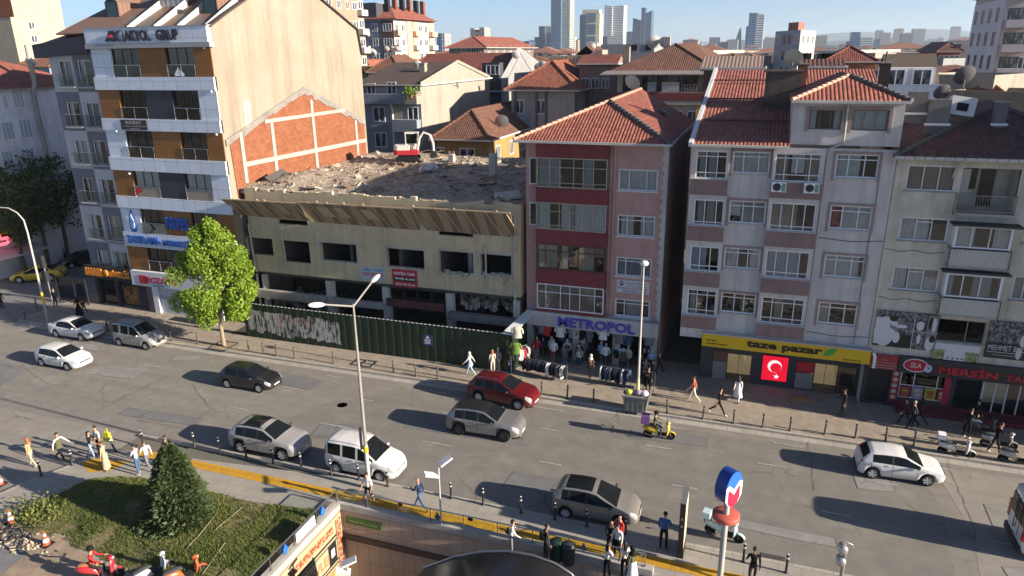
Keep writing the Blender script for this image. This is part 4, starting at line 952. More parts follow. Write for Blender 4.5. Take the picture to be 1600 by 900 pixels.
 SMOKE=plaster('sooty_render',(.13,.10,.085),.3,.4)
 m=MB();a=RC(49.5,1197,113,1250,152);m.box((a[0],49.5,16.6),(a[1],51.2,a[3]));m.box((a[0]-.1,49.4,a[3]),(a[1]+.1,51.3,a[3]+.12));m.build('chimney_stack',SMOKE,b)
 chimney(b,*(F(1256,110,50)[0],50.5),17,F(1256,101,50)[1],.45,.5,plaster('brick_stack',(.22,.09,.06),.3,.3));chimney(b,F(1383,120,50)[0],50.5,16.4,F(1383,99,50)[1],.55,.6,plaster('dark_stack',(.05,.05,.05)),True)
 m=MB();c=F(1386,95,50);m.tube([(c[0],50.5,c[1]-.5),(c[0],50.5,c[1]+.55)],.05,6);m.build('stove_pipe',METALD,b)
 YS=42.95;FS=XF(YS);s0=F(1097,530,YS)[0];s1=F(1360,560,YS)[0];zt_,zb_=F(1097,520.5,YS)[1],F(1097,540,YS)[1]
 sg=thing('shop_sign','long yellow market sign with black lettering and a green leaf','shop sign',(s0,YS,zb_))
 m=MB();m.fbox(FS,s0,s1,-.35,0,zb_,zt_);m.build('panel',plain('sign_yellow',(.62,.40,.012),.45),sg)
 m=MB();m.fbox(FS,s0-.02,s1+.05,-.36,.06,zt_,zt_+.07);m.build('top_trim',plain('ledge_stone',(.4,.4,.4)),sg)
 INK=plain('sign_black',(.025,.015,.012),.5);h=zt_-zb_
 tx0,tx1=F(1166,540,YS)[0],F(1285,552,YS)[0]
 text('taze pazar','lettering',INK,sg,FS,tx0,tx1,zb_+h*.16,zb_+h*.83,ext=.02,bold=.035,d=.02)
 text('YENİ NESİL','lettering',INK,sg,FS,F(1103,530,YS)[0],F(1120,532,YS)[0],zb_+h*.45,zb_+h*.60,ext=.01,d=.01)
 text('KASABIN MARKETİ','lettering',INK,sg,FS,F(1103,530,YS)[0],F(1137,534,YS)[0],zb_+h*.20,zb_+h*.35,ext=.01,d=.01)
 text('YENİEVLER','lettering',INK,sg,FS,F(1317,560,YS)[0],F(1346,563,YS)[0],zb_+h*.12,zb_+h*.26,ext=.01,d=.01)
 lx,lz=F(1286,552,YS)[0],zb_+h*.32;m=MB();m.prism([FS.p(lx+a,.005,lz+c)for a,c in((0,0),(.1,.22),(.32,.42),(.72,.52),(.66,.28),(.45,.06),(.2,-.02))],(0,-.03,0));m.build('leaf_logo',plain('leaf_green',(.05,.33,.05),.5),sg)
 YG=44.6;FG=XF(YG);g0,g1=-2.55,7.15
 DARK=plain('dark_cladding',(.045,.047,.055),.6)
 doors=[RC(YG,1114,546,1134,594),RC(YG,1135,551,1171,600),RC(YG,1244,563,1269,610),RC(YG,1268,566,1308,615),RC(YG,1310,572,1334,617)]
 doors=[(a,c,max(.14,d)if i not in(0,2,4)else d,e)for i,(a,c,d,e)in enumerate(doors)]
 m=MB();wall(m,FG,g0,g1,0,3.3,doors,.12);m.face([(g0,YG,0),(g0,Y+D,0),(g0,Y+D,3.3),(g0,YG,3.3)][::-1]);m.build('shop_front',DARK,b)
 BR=plain('brass_frame',(.24,.19,.10),.4,.5)
 for i,rc in enumerate(doors):
  o=window(FG,rc,b,BR if i in(1,3)else METALD,(.5,)if i in(1,3)else(),(),None,rec=.05,fw=.05,name='shop_door' if i in(1,3)else 'shop_window',gl=GLASS,back=False)
  bk=MB();bk.face([FG.p(rc[0],-1.2,rc[2]),FG.p(rc[1],-1.2,rc[2]),FG.p(rc[1],-1.2,rc[3]),FG.p(rc[0],-1.2,rc[3])]);bk.build('shop_interior',emit('lit_interior',(.30,.22,.12),.28)if i in(1,3)else DARKROOM,o)
  if i in(0,2):
   m=MB();m.fbox(FG,rc[0]+.06,rc[1]-.06,.005,.02,rc[2]+.05,rc[2]+(rc[3]-rc[2])*(.62 if i==0 else .58));m.build('poster',plain('grey_poster',(.22,.21,.2),.6),o)
   m=MB();m.fbox(FG,rc[0]+.06,rc[1]-.06,.005,.02,rc[2]+(rc[3]-rc[2])*.62,rc[3]-.05);m.build('poster',plain('brown_poster',(.14,.07,.04),.6)if i==0 else REDP,o)
 YQ=44.5;rc=RC(YQ,1193,555,1228,597)
 fl=thing('flag_screen','lit red flag screen with white crescent and star on the dark market front','screen',(rc[0],YQ,rc[2]));FQ=XF(YQ)
 m=MB();m.fbox(FQ,rc[0]-.04,rc[1]+.04,-.09,0,rc[2]-.04,rc[3]+.04);m.build('case',METALD,fl)
 m=MB();m.fbox(FQ,rc[0],rc[1],0,.012,rc[2],rc[3]);m.build('display',emit('flag_red',(.75,.01,.035),.42),fl)
 W_=emit('flag_white',(.9,.85,.85),.42);cx,cz,r=(rc[0]+rc[1])/2-.02,rc[2]+(rc[3]-rc[2])*.60,.42
 m=MB();
 A=[(cx+r*math.cos(a),cz+r*math.sin(a))for a in np.linspace(R(-52+24),R(308-24),26)];ri=r*.80;A2_=[(cx+.075+ri*math.cos(a),cz-.10+ri*math.sin(a))for a in np.linspace(R(-52+38),R(308-38),26)]
 for k in range(25):m.face([FQ.p(*[A[k][0],.018,A[k][1]]),FQ.p(A[k+1][0],.018,A[k+1][1]),FQ.p(A2_[k+1][0],.018,A2_[k+1][1]),FQ.p(A2_[k][0],.018,A2_[k][1])])
 sx,sz=cx+.16,rc[2]+.30;pts=[]
 for k in range(10):
  a=PI/2+k*PI/5;q=.20 if k%2==0 else .08;pts.append(FQ.p(sx+q*math.cos(a),.018,sz+q*math.sin(a)))
 m.face(pts);m.build('crescent_and_star',W_,fl)
 m=MB();t0=F(1359,562,YS)[0];m.tube([FS.p(s1+.12,.05,zt_-.05),FS.p(s1+.22,.05,zt_-.3),FS.p(s1+.22,.05,zb_-.15)],.09,8);m.build('sign_edge_tube',PVC,sg)
 return b
bld_market()
for px,py,nm in((1216,299,'left'),(1267,301,'right')):
 x,z=F(px,py,43.0);ac_unit('white air conditioner on the top mauve parapet, '+('under the left end of the window' if nm=='left' else 'under the right end of the window'),x,42.93,z)
def bld_khaki():
 Y=43.4;Fr=XF(Y);X0,X1=6.98,17.5;D=14;ZE=15.1
 WALL=plaster('khaki_render',(.60,.555,.465),.28,.5,18);RAIL=plaster('weathered_white',(.50,.49,.46),.2,.5,18)
 b=thing('apartment_block','weathered khaki apartment block with small balconies above the dark shop sign','building',(X0,Y,0))
 w1=[RC(Y,*q)for q in((1420,257.5,1490,300),(1408.8,338.8,1477.5,379),(1397,416,1463,457))]
 bal=[RC(Y,1506,262,1584,326),RC(Y,1492,349,1572.5,388),RC(Y,1477.5,422.5,1556,465),RC(Y,1467,497,1536,540)]
 bal[0]=(bal[0][0],bal[0][1],bal[0][2]-.2,bal[0][3])
 w4=[RC(Y,1586,431,1630,472)];w4+=[(w4[0][0],w4[0][1],w4[0][2]+3.2*k,w4[0][3]+3.2*k)for k in(1,2)]
 mb=MB();wall(mb,Fr,X0,X1,3.3,ZE,w1+bal+w4,.22);mb.face([(X1,Y,0),(X1,Y+D,0),(X1,Y+D,ZE),(X1,Y,ZE)]);mb.face([(X1,Y+D,0),(X0,Y+D,0),(X0,Y+D,ZE),(X1,Y+D,ZE)]);mb.face([(X0,Y,3.3),(X0,Y+D,3.3),(X1,Y+D,3.3),(X1,Y,3.3)]);mb.build('wall',WALL,b)
 for i,rc in enumerate(w1):
  window(Fr,rc,b,PVC,(.34,.66),(),NET,[[(0,1)],[(0,.32),(.36,.98)],[(0,.3),(.36,1)]][i],1,.09,.07,sill=CONC,sub=()if i==0 else((.34,.66,.8,.84),))
 for rc in w4:window(Fr,rc,b,PVC,(.34,.66),(),GREYC,0,1,.09,.07,sill=CONC)
 rr=random.Random(62)
 for k in range(0):s_=rr.choice((rr.uniform(7.2,7.7),rr.uniform(9.6,10.1),rr.uniform(12.2,13.6)));z_=rr.uniform(5.2,14.3);w_,h_=rr.uniform(.3,1.0),rr.uniform(.2,.7);m=MB();clear(s_,s_+w_,z_,z_+h_,w1+bal+w4)and m.prism([Fr.p(s_+a*w_,.001,z_+c*h_)for a,c in((0,.1),(.4,0),(1,.15),(.95,.8),(.6,1),(.05,.85))],(0,-.004,0));m.build('render_patch',plaster('pale_repair',(.50,.48,.44),.2,.4)if k%2 else plaster('khaki_repair',(.36,.33,.28),.2,.4),b)if m.f else 0
 for z_ in(w1[1][2]-.55,w1[2][2]-.5):m=MB();m.tube([Fr.p(7.1+(bal[1][0]-7.35)*t,.03,z_-.12*math.sin(PI*t*2)**2)for t in np.linspace(0,1,16)],.014,5);m.build('cable',BLACK,b)
 rc=bal[0];m=MB();m.face([Fr.p(rc[0],-1.5,rc[2]),Fr.p(rc[1],-1.5,rc[2]),Fr.p(rc[1],-1.5,rc[3]),Fr.p(rc[0],-1.5,rc[3])]);m.face([Fr.p(rc[0],0,rc[2]),Fr.p(rc[0],-1.5,rc[2]),Fr.p(rc[0],-1.5,rc[3]),Fr.p(rc[0],0,rc[3])]);m.face([Fr.p(rc[1],-1.5,rc[2]),Fr.p(rc[1],0,rc[2]),Fr.p(rc[1],0,rc[3]),Fr.p(rc[1],-1.5,rc[3])]);m.face([Fr.p(rc[0],0,rc[2]),Fr.p(rc[1],0,rc[2]),Fr.p(rc[1],-1.5,rc[2]),Fr.p(rc[0],-1.5,rc[2])]);m.build('loggia',WALL,b)
 m=MB();w_=rc[1]-rc[0];m.fbox(Fr,rc[0]+.02,rc[0]+.17*w_,-.4,-.3,rc[2]+.9,rc[3]-.1);m.build('fridge_panel',plain('ledge_stone',(.4,.4,.4)),b)
 m=MB();m.fbox(Fr,rc[0]+.2*w_,rc[0]+.40*w_,-1.49,-1.42,rc[2]+.9,rc[3]-.15);m.fbox(Fr,rc[0]+.46*w_,rc[0]+.72*w_,-1.49,-1.42,rc[2],rc[3]-.15);m.build('loggia_glazing',GLASSD,b)
 r=(rc[0]-.18,rc[1]-.05);m=MB();z0=rc[2]-.05
 m.fbox(Fr,r[0],r[1],0,.62,z0-.16,z0);m.build('balcony_slab',CONC,b)
 m=MB()
 for q in(z0+.95,z0+.12):m.tube([Fr.p(r[0]+.03,0,q),Fr.p(r[0]+.03,.58,q),Fr.p(r[1]-.03,.58,q),Fr.p(r[1]-.03,0,q)],.022,6)
 for k in range(24):x=r[0]+.03+(r[1]-r[0]-.06)*k/23;m.tube([Fr.p(x,.58,z0),Fr.p(x,.58,z0+.95)],.012,5)
 for k in range(6):
  for x in(r[0]+.03,r[1]-.03):m.tube([Fr.p(x,.1*k+.03,z0),Fr.p(x,.1*k+.03,z0+.95)],.012,5)
 m.build('railing',METALG,b)
 COR=stripes('corrugated_white',(.52,.51,.48),(.36,.35,.33),.12)
 for i in(1,2):
  rc=bal[i];r=(rc[0]-.12,rc[1]+.08);pz0=rc[2]-1.0;FBk=XF(Y-.55)
  m=MB();m.fbox(Fr,r[0],r[1],0,.6,pz0-.12,pz0);m.build('balcony_slab',CONC,b)
  m=MB();m.fbox(Fr,r[0]+.04,r[1]-.04,.52,.58,pz0,rc[2]-.06);m.fbox(Fr,r[0]+.04,r[0]+.09,.003,.52,pz0,rc[2]-.06);m.fbox(Fr,r[1]-.09,r[1]-.04,.003,.52,pz0,rc[2]-.06);m.build('parapet',COR,b)
  m=MB();m.tube([Fr.p(r[0]-.02,0,rc[2]-.05),Fr.p(r[0]-.02,.63,rc[2]-.05),Fr.p(r[1]+.02,.63,rc[2]-.05),Fr.p(r[1]+.02,0,rc[2]-.05)],.02,6);m.tube([Fr.p(r[0]-.02,.63,rc[2]-.05),Fr.p(r[0]-.02,.63,pz0-.1)],.02,6);m.tube([Fr.p(r[1]+.02,.63,rc[2]-.05),Fr.p(r[1]+.02,.63,pz0-.1)],.02,6);m.build('railing',METALD,b)
  window(FBk,(rc[0],rc[1],rc[2],rc[3]),b,PVC,(.30,.62),(),NET if i==1 else GREYC,[(0,.3),(.66,1)]if i==1 else[(0,.12),(.5,.85)],1,.05,.08)
  m=MB();m.fbox(Fr,rc[0]-.25,rc[1]+.35,-.1,.95 if i==1 else .65,rc[3]+.05,rc[3]+.14);m.build('balcony_canopy',plain('dark_canopy',(.05,.05,.055),.7),b)
  for x in(rc[0]-.01,rc[1]+.01):m=MB();m.fbox(Fr,x-.03,x+.03,0,.5,rc[2]-.05,rc[3]+.05);m.build('side_panel',PVC,b)
 rc=bal[3];window(Fr,rc,b,METALG,(.62,),(),None,rec=.12,fw=.06,gl=GLASSD,lab='open first floor window between the photo banners')
 ze=ZE+.12;e=[(X0-.25,Y-.7,ze),(X1+.6,Y-.7,ze),(X1+.6,Y+D,ze),(X0-.25,Y+D,ze)];ap=(12.4,Y+5.2,17.5);rp=(13.0,Y+9,17.6)
 m=MB();roof_part(m,[e[0],e[1],ap]);roof_part(m,[e[1],e[2],rp,ap]);roof_part(m,[e[2],e[3],rp]);roof_part(m,[e[3],e[0],ap,rp]);ro=m.build('roof',ROOFD,b)
 m=MB();ridge_caps(m,e[0],ap,.13);ridge_caps(m,e[1],ap,.13);m.build('ridge_tiles',MATS['dark_ridge'],ro)
 m=MB();x=e[0][0]
 while x<e[1][0]-.3:m.box((x,Y-.84,ZE-.02),(x+.44,Y-.71,ZE+.13));x+=.47
 m.build('gutter',GUTTER,b)
 m=MB()
 x=e[0][0]+.44
 while x<e[1][0]-.3:m.box((x,Y-.83,ZE-.01),(x+.03,Y-.72,ZE+.12));x+=.47
 m.build('gutter_joint',METALD,b)
 pipe('drainpipe',[Fr.p(9.95,.7,ZE),Fr.p(9.85,.15,ZE-.35),Fr.p(9.72,.1,ZE-1.0)],MATS['pale_pipe'],b,.05)
 GS=plaster('grey_stack',(.17,.17,.175),.2,.3)
 for px,pt,pb,Yc,w_,d_ in((1436,143,178,46.6,.95,.5),(1470,155,195,46.0,1.05,.5),(1566,160,195,46.2,.55,.6)):
  x,z1=F(px,pt,Yc);z0=F(px,pb,Yc)[1];chimney(b,x,Yc,z0-.5,z1,w_,d_,GS,px>1500)
  m=MB();m.box((x-w_/2-.15,Yc-d_/2-.12,z0-.02),(x+w_/2+.1,Yc-d_/2-.01,z0+.10));m.build('chimney_flashing',WHITEP,ro)
 x,z=F(1502,167,46.4);o=MB();o.obox((x,46.4,z),(1.25,.7,1.0),(R(-12),R(8),0));hb=o.build('roof_hatch',plain('hatch_white',(.5,.52,.55),.5),b);o=MB();o.obox((x-.02,46.03,z+.02),(.55,.06,.42),(R(-12),R(8),0));o.build('opening',DARKROOM,hb)
 def banner(label,rc,Yb,mats,items,wrd=None):
  fb=XF(Yb);s=thing('photo_banner',label,'banner',(rc[0],Yb,rc[2]));m=MB();m.fbox(fb,rc[0],rc[1],-.05,0,rc[2],rc[3]);m.build('sheet',mats,s);w=rc[1]-rc[0];h=rc[3]-rc[2]
  for k,(kind,mt,*a)in enumerate(items):
   m=MB();dd=.004+.0015*k
   if kind=='r':m.face([fb.p(rc[0]+w*a[0],dd,rc[2]+h*a[2]),fb.p(rc[0]+w*a[1],dd,rc[2]+h*a[2]),fb.p(rc[0]+w*a[1],dd,rc[2]+h*a[3]),fb.p(rc[0]+w*a[0],dd,rc[2]+h*a[3])])
   else:m.face([fb.p(rc[0]+w*(a[0]+a[2]*math.cos(t)),dd,rc[2]+h*(a[1]+a[3]*math.sin(t)))for t in np.linspace(0,2*PI,20,endpoint=False)])
   m.build('photo_print',mt,s)
  return s,fb,w,h
 PB=plain('print_black',(.012,.012,.014),.35);PW=plain('print_white',(.56,.56,.58),.4);PG=plain('print_grey',(.18,.18,.185),.4)
 t=NT('print_foliage');cc=t.coord();c=t.mix(t.ramp(t.noise(cc,5,6,.8),[(.45,0),(.6,1)]),(.015,.016,.016),(.30,.30,.31));t.bsdf(c,.4);PF=t.m
 t=NT('print_garden');cc=t.coord();c=t.mix(t.ramp(t.noise(cc,5,6,.8),[(.42,0),(.6,1)]),(.06,.09,.03),(.42,.44,.22));t.bsdf(c,.4);PGa=t.m
 Yb=43.28;z0,z1=F(1366,539,Yb)[1],F(1372,484,Yb)[1];x0,x1=F(1366,520,Yb)[0],F(1463,530,Yb)[0]
 banner('black and white photo banner of a bride and groom beside four small pictures',(x0,x1,z0,z1),Yb,PB,[('r',PF,.0,.61,.38,1),('e',PW,.16,.42,.17,.42),('r',PW,.0,.14,.06,.80),('e',PG,.33,.62,.10,.14),('e',PW,.30,.66,.06,.07),('e',PW,.42,.60,.10,.05),('e',PB,.28,.80,.07,.08),('e',PW,.36,.28,.06,.16),('r',PF,.635,.805,.52,.985),('r',PG,.82,.99,.52,.985),('r',PF,.635,.805,.02,.49),('r',PG,.82,.99,.02,.49),('e',PW,.715,.66,.06,.13),('e',PW,.93,.72,.035,.20),('e',PB,.87,.75,.03,.18),('e',PW,.72,.30,.03,.14),('e',PW,.90,.2,.07,.2),('e',PB,.93,.33,.05,.10),('r',PW,.61,.622,.0,1.),('r',PW,.625,1.,.497,.512)])
 rc=(F(1459,540,Yb)[0],F(1532,545,Yb)[0],F(1459,560,Yb)[1],F(1461,535,Yb)[1])
 s,fb,w,h=banner('white banner with garden pictures below the open window',rc,Yb,PW,[('r',PGa,0,.26,0,.62),('r',PGa,.70,1,0,.6),('e',PB,.34,.14,.02,.05),('e',PB,.45,.14,.02,.05),('e',PB,.56,.14,.02,.05),('e',PB,.65,.14,.02,.05)])
 rc=(F(1540,540,Yb)[0],17.2,F(1540,558,Yb)[1],F(1545,500,Yb)[1])
 s,fb,w,h=banner('dark green photo banner with white lettering at the right edge',rc,Yb,plain('print_dark_green',(.016,.026,.024),.4),[('r',PF,0,1,.42,1),('e',PW,.39,.52,.035,.16),('e',PW,.37,.18,.03,.16)])
 bx=F(1600,540,Yb)[0]
 text('MEHMET BUD','lettering',PW,s,fb,rc[0]+.12,bx+.12,rc[2]+h*.22,rc[2]+h*.36,ext=.004,d=.03);m=MB();m.fbox(fb,rc[0]+.1,bx,.012,.016,rc[2]+h*.16,rc[2]+h*.175);m.fbox(fb,rc[0]+.4,bx,.012,.016,rc[2]+h*.09,rc[2]+h*.10);m.build('print_line',PW,s)
 YG=43.95;FG=XF(YG);Yp=43.2;rc=RC(Yp,1362,552,1401,579);s=thing('notice_sign','red official notice sign above the dark doorway right of the yellow sign','sign',(rc[0],Yp,rc[2]));fp=XF(Yp);m=MB();m.fbox(fp,rc[0],rc[1],-.06,0,rc[2],rc[3]);m.build('panel',plain('sign_red',(.30,.025,.035),.5),s)
 h=rc[3]-rc[2];w=rc[1]-rc[0]
 for k,tx in enumerate(('T.C.','ECZACI VE SAĞLIK','HİZMETLERİ DERNEĞİ','YENİEVLER ŞUBESİ')):text(tx,'lettering',plain('sign_pale',(.55,.42,.38),.5),s,fp,rc[0]+w*(.38 if k==0 else .08),rc[1]-w*(.38 if k==0 else .08),rc[2]+h*(.60-.19*k),rc[2]+h*(.72-.19*k),ext=.004,d=.01)
 ds=[(7.3,8.55,.15,2.6)]
 m=MB();wall(m,FG,X0,X1,0,3.3,ds+[(9.05,11.75,.75,2.45),(11.95,13.25,.2,2.45),(13.3,17.2,.2,2.45)],.15);m.build('shop_front',plain('dark_cladding',(.045,.047,.055)),b)
 m=MB();m.fbox(FG,7.3,8.55,-.3,-.26,.15,2.6);m.build('entrance_door',plain('door_black',(.02,.02,.022),.5),b)
 window(FG,(9.05,11.75,.75,2.45),b,PVC,(.28,.73),(.48,),None,rec=.06,fw=.07,gl=GLASSD,name='shop_window')
 pz=[plain('food_red',(.36,.03,.03),.5),plain('food_lilac',(.30,.22,.33),.5),plain('food_yellow',(.50,.38,.05),.5)];br=plain('food_brown',(.30,.15,.06),.5);cr_=plain('food_cream',(.52,.45,.34),.5)
 for k in range(4):
  x0=9.12+k*.665;s=thing('food_poster',['red food poster, first from the left in the shop window','lilac poster with plates in the shop window','yellow burger poster in the shop window','red poster with a long sandwich at the right of the shop window'][k],'poster',(x0,YG-.01,.8),0,'food posters in the shop window')
  m=MB();m.fbox(FG,x0,x0+.58,.003,.02,.82,1.52);m.build('sheet',pz[[0,1,2,0][k]],s)
  m=MB()
  for e in((.29,.45,.22,.13),(.29,.2,.2,.10)):m.face([FG.p(x0+e[0]+e[2]*math.cos(t),.024,.82+e[1]+e[3]*math.sin(t))for t in np.linspace(0,2*PI,18,endpoint=False)])
  m.build('food_print',br if k%2==0 else cr_,s)
  m=MB();m.face([FG.p(x0+.29+.19*math.cos(t),.027,1.22+.05*math.sin(t))for t in np.linspace(0,2*PI,16,endpoint=False)]);m.build('food_print',pz[2]if k!=2 else pz[0],s)
 s=thing('food_strip','narrow red strip of food pictures at the left end of the shop window','poster',(8.62,YG,.5));m=MB();m.fbox(FG,8.62,8.98,.003,.03,.5,2.42);m.build('sheet',pz[0],s)
 m=MB()
 for k in range(5):m.face([FG.p(8.8+.14*math.cos(t),.035,.72+k*.38+.13*math.sin(t))for t in np.linspace(0,2*PI,16,endpoint=False)])
 m.build('food_print',cr_,s)
 s=thing('price_banner','narrow red price banner right of the shop window','banner',(11.5,YG-.02,.7));m=MB();m.fbox(FG,11.36,11.72,.022,.04,.62,2.4);m.build('sheet',plain('price_red',(.42,.02,.06),.5),s)
 window(FG,(13.3,17.2,.2,2.45),b,PVC,(.17,.32,.48,.75),(),None,rec=.05,fw=.09,gl=GLASS,name='shop_door')
 m=MB();m.face([FG.p(11.9,-2.2,.1),FG.p(17.2,-2.2,.1),FG.p(17.2,-2.2,2.6),FG.p(11.9,-2.2,2.6)]);m.face([FG.p(8.9,-.2,.2),FG.p(17.3,-.2,.2),FG.p(17.3,-2.2,.2),FG.p(8.9,-2.2,.2)]);m.build('shop_interior',plain('shop_grey',(.10,.095,.085),.8),b)
 m=MB();m.fbox(FG,8.95,X1,0,1.0,.13,.40);m.fbox(FG,8.55,X1,0,.05,.40,.52);m.build('entrance_step',plain('maroon_carpet',(.14,.018,.03),.9),b)
 YS=43.15;FS=XF(YS);z1=F(1404,556,YS)[1];z0=F(1404,581,YS)[1];sg=thing('shop_sign','long black shop sign with red block letters and an oval red logo','shop sign',(8.7,YS,z0));m=MB();m.fbox(FS,F(1404,570,YS)[0],X1,-.6,0,z0,z1);m.build('panel',plain('sign_charcoal',(.022,.024,.028),.5),sg)
 h=z1-z0;bx=F(1600,600,YS)[0];l0=F(1466,580,YS)[0];LR=plain('letters_red',(.42,.012,.025),.45);lE=F(1559,588,YS)[0];lT=F(1570,590,YS)[0]
 text('MERSİN','lettering',LR,sg,FS,l0,lE,z0+h*.2,z0+h*.78,ext=.03,d=.03,bold=.04);text('TANTUNİ','lettering',LR,sg,FS,lT,lT+2.9,z0+h*.2,z0+h*.72,ext=.03,d=.03,bold=.04)
 ox,oz=(F(1411,570,YS)[0]+F(1450,575,YS)[0])/2,z0+h*.52;ow=(F(1450,575,YS)[0]-F(1411,570,YS)[0])/2
 for r_,mt,dd in((1,PW,.02),(.92,plain('logo_red',(.40,.01,.03),.4),.026)):
  m=MB();m.face([FS.p(ox+ow*r_*math.cos(t),dd,oz+.42*h*(r_ if r_==1 else .86)*math.sin(t))for t in np.linspace(0,2*PI,28,endpoint=False)]);m.build('oval_logo',mt,sg)
 text('SILA','lettering',PW,sg,FS,ox-ow*.42,ox+ow*.45,oz-.14*h,oz+.18*h,ext=.006,d=.034)
 m=MB();m.face([FS.p(ox+ow*1.02+.19*math.cos(t),.03,oz-.1*h+.24*math.sin(t))for t in np.linspace(0,2*PI,20,endpoint=False)]);m.build('round_badge',PW,sg);text('9','lettering',BLUEP,sg,FS,ox+ow*1.02-.09,ox+ow*1.02+.09,oz-.1*h-.15,oz-.1*h+.15,ext=.006,d=.036)
 return b
bld_khaki()
def bld_next():
 b=thing('corner_block','grey corner block standing forward of the khaki block, beyond the right edge','building',(18,40.9,0));Fr=XF(40.9);h=[(19+3*i,20.6+3*i,4.5+3.2*j,6+3.2*j)for i in range(6)for j in range(5)]
 m=MB();wall(m,Fr,18,38,0,20.5,h,.2);shell(m,18,38,40.9,54,0,20.5);m.build('wall',plaster('grey_render',(.3,.3,.3)),b)
 for rc in h:window(Fr,rc,b,PVC,(.5,),(),GREYC,0,1)
bld_next()
def bld_ruin():
 Y=44.5;Fr=XF(Y);X0,X1=-37.95,-15.0;YB_=65.5;ZT=11.0;ZBt=4.45
 BEI=plaster('beige_render',(.58,.48,.32),.2,.4,18);PLI=plaster('dusty_plaster',(.42,.37,.30),.35,.4,10)
 b=thing('demolished_building','half demolished beige building with empty window openings and rubble on its roof','building',(X0,Y,0))
 hs=[RC(Y,*q)for q in((383,370,428,400),(439,375,486,412.5),(500,378,559,411),(604,387,664,421),(685,391,740.6,431),(751,396,799.5,433))]
 hs2=[RC(Y,433,342,480.6,353),RC(Y,684,359,739,371)]
 m=MB();wall(m,Fr,X0+.6,X1,ZBt,ZT-.15,hs+hs2,.28)
 m.face([Fr.p(X0+.6,-.28,ZBt),Fr.p(X1,-.28,ZBt),Fr.p(X1,0,ZBt),Fr.p(X0+.6,0,ZBt)])
 m.face([(X1,Y,ZBt),(X1,YB_,ZBt),(X1,YB_,ZT),(X1,Y,ZT)])
 x=X0+.6
 while x<X1-.05:
  w_=random.uniform(.25,.8);w_=min(w_,X1-x);m.fbox(Fr,x,x+w_-.004,-.27,-.004,ZT-.16,ZT-.15+random.uniform(.02,.30));x+=w_
 m.build('wall',BEI,b)
 for i in(2,3,4,5):
  s0,s1,z0,z1=hs[i];m=MB()
  m.fbox(Fr,s0-.11,s0,-.05,.05,z0-.02,z1+.11);m.fbox(Fr,s1,s1+.11,-.05,.05,z0-.02,z1+.11);m.fbox(Fr,s0,s1,-.05,.05,z1,z1+.11)
  if i<4:m.fbox(Fr,s0-.16,s1+.16,-.05,.08,z0-.13,z0-.022)
  m.build('window_frame',plaster('old_white_trim',(.50,.47,.42),.25,.4),b)
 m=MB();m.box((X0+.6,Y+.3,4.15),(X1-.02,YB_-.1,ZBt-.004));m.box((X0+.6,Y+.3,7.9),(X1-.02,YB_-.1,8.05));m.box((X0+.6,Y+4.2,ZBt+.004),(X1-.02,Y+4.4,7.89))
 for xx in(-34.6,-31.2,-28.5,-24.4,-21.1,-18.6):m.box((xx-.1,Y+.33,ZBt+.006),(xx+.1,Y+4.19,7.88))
 m.build('interior_walls',plaster('dim_plaster',(.10,.09,.08),.35,.4,10),b)  # plaster darkened to stand for the shade behind the window openings
 for xx in(-19.3,):m=MB();m.box((xx-.2,Y+1.5,ZBt+.006),(xx+.2,Y+1.9,7.88));m.build('column',CONCL,b)
 slab=MB();slab.box((X0,Y+.28,10.60),(X1-.02,YB_,10.85));slab.build('roof_slab',CONC,b)
 m=MB();m.face([(X0,Y+5.5,0),(X1,Y+5.5,0),(X1,Y+5.5,4.15),(X0,Y+5.5,4.15)]);m.face([(X0,Y-3,.125),(X1,Y-3,.125),(X1,Y+5.5,.125),(X0,Y+5.5,.125)]);m.face([(X1-.01,Y,0),(X1-.01,YB_,0),(X1-.01,YB_,4.2),(X1-.01,Y,4.2)]);m.build('ground_storey',plaster('void_shade',(.09,.08,.07),.4,.4),b)  # dark colour stands for the shade inside the open ground storey
 for x in[F(px,py,Y+.2)[0]for px,py in((412,452),(516,456),(604,465),(703,472))]+[X1-.3,X0+.9]:m=MB();m.box((x-.26,Y+.05,.1),(x+.26,Y+.6,4.15));m.build('column',CONCL,b)
 m=MB();m.box((X0+.7,Y-.35,2.35),(-30.9,Y+.03,3.0));m.box((-30.3,Y-.3,2.45),(-25.9,Y+.03,2.95));m.build('beam',CONC,b)
 m=MB();m.box((-25.6,Y-.1,2.75),(-20.9,Y+.03,3.35));m.build('red_beam',plaster('faded_red',(.12,.05,.045),.3,.4),b)
 m=MB();m.box((-20.4,Y-.5,2.35),(X1-.1,Y+.0,2.9));m.build('beam',plaster('dirty_slab',(.22,.21,.19),.3,.5),b)
 for k in range(4):window(XF(Y+.3),(-25.4+k*1.15,-24.35+k*1.15,3.4,4.12),b,METALD,(),(),None,rec=.02,fw=.05,gl=GLASSD,back=False)
 m=MB();rr=random.Random(3)
 for i in range(420):
  x=rr.choice((rr.uniform(-37,-31.2),rr.uniform(-20.2,-15.8)));y=rr.uniform(Y+.7,Y+4);s_=rr.uniform(.06,.3);z=3.0+rr.uniform(-.1,.9)*(1-abs(y-Y-2.4)/2.5)if x>-25 else .4+rr.uniform(0,1.5)
  m.obox((x,y,z),(s_*1.5,s_,s_*.8),(rr.uniform(0,3),rr.uniform(0,3),rr.uniform(0,3)))
 tag(m.build('debris',PLI,b),kind='stuff')
 BO=stripes('soffit_boards',(.34,.26,.17),(.20,.15,.10),1.37,'u',.85,.2);RIB=plain('soffit_rib',(.42,.31,.20),.8)
 segs=[(-38.5,-31.6,10.42,8.92),(-31.55,-22.4,10.55,8.86),(-22.35,-15.2,10.68,8.84)]
 m=MB();ribs=MB();rr=random.Random(5)
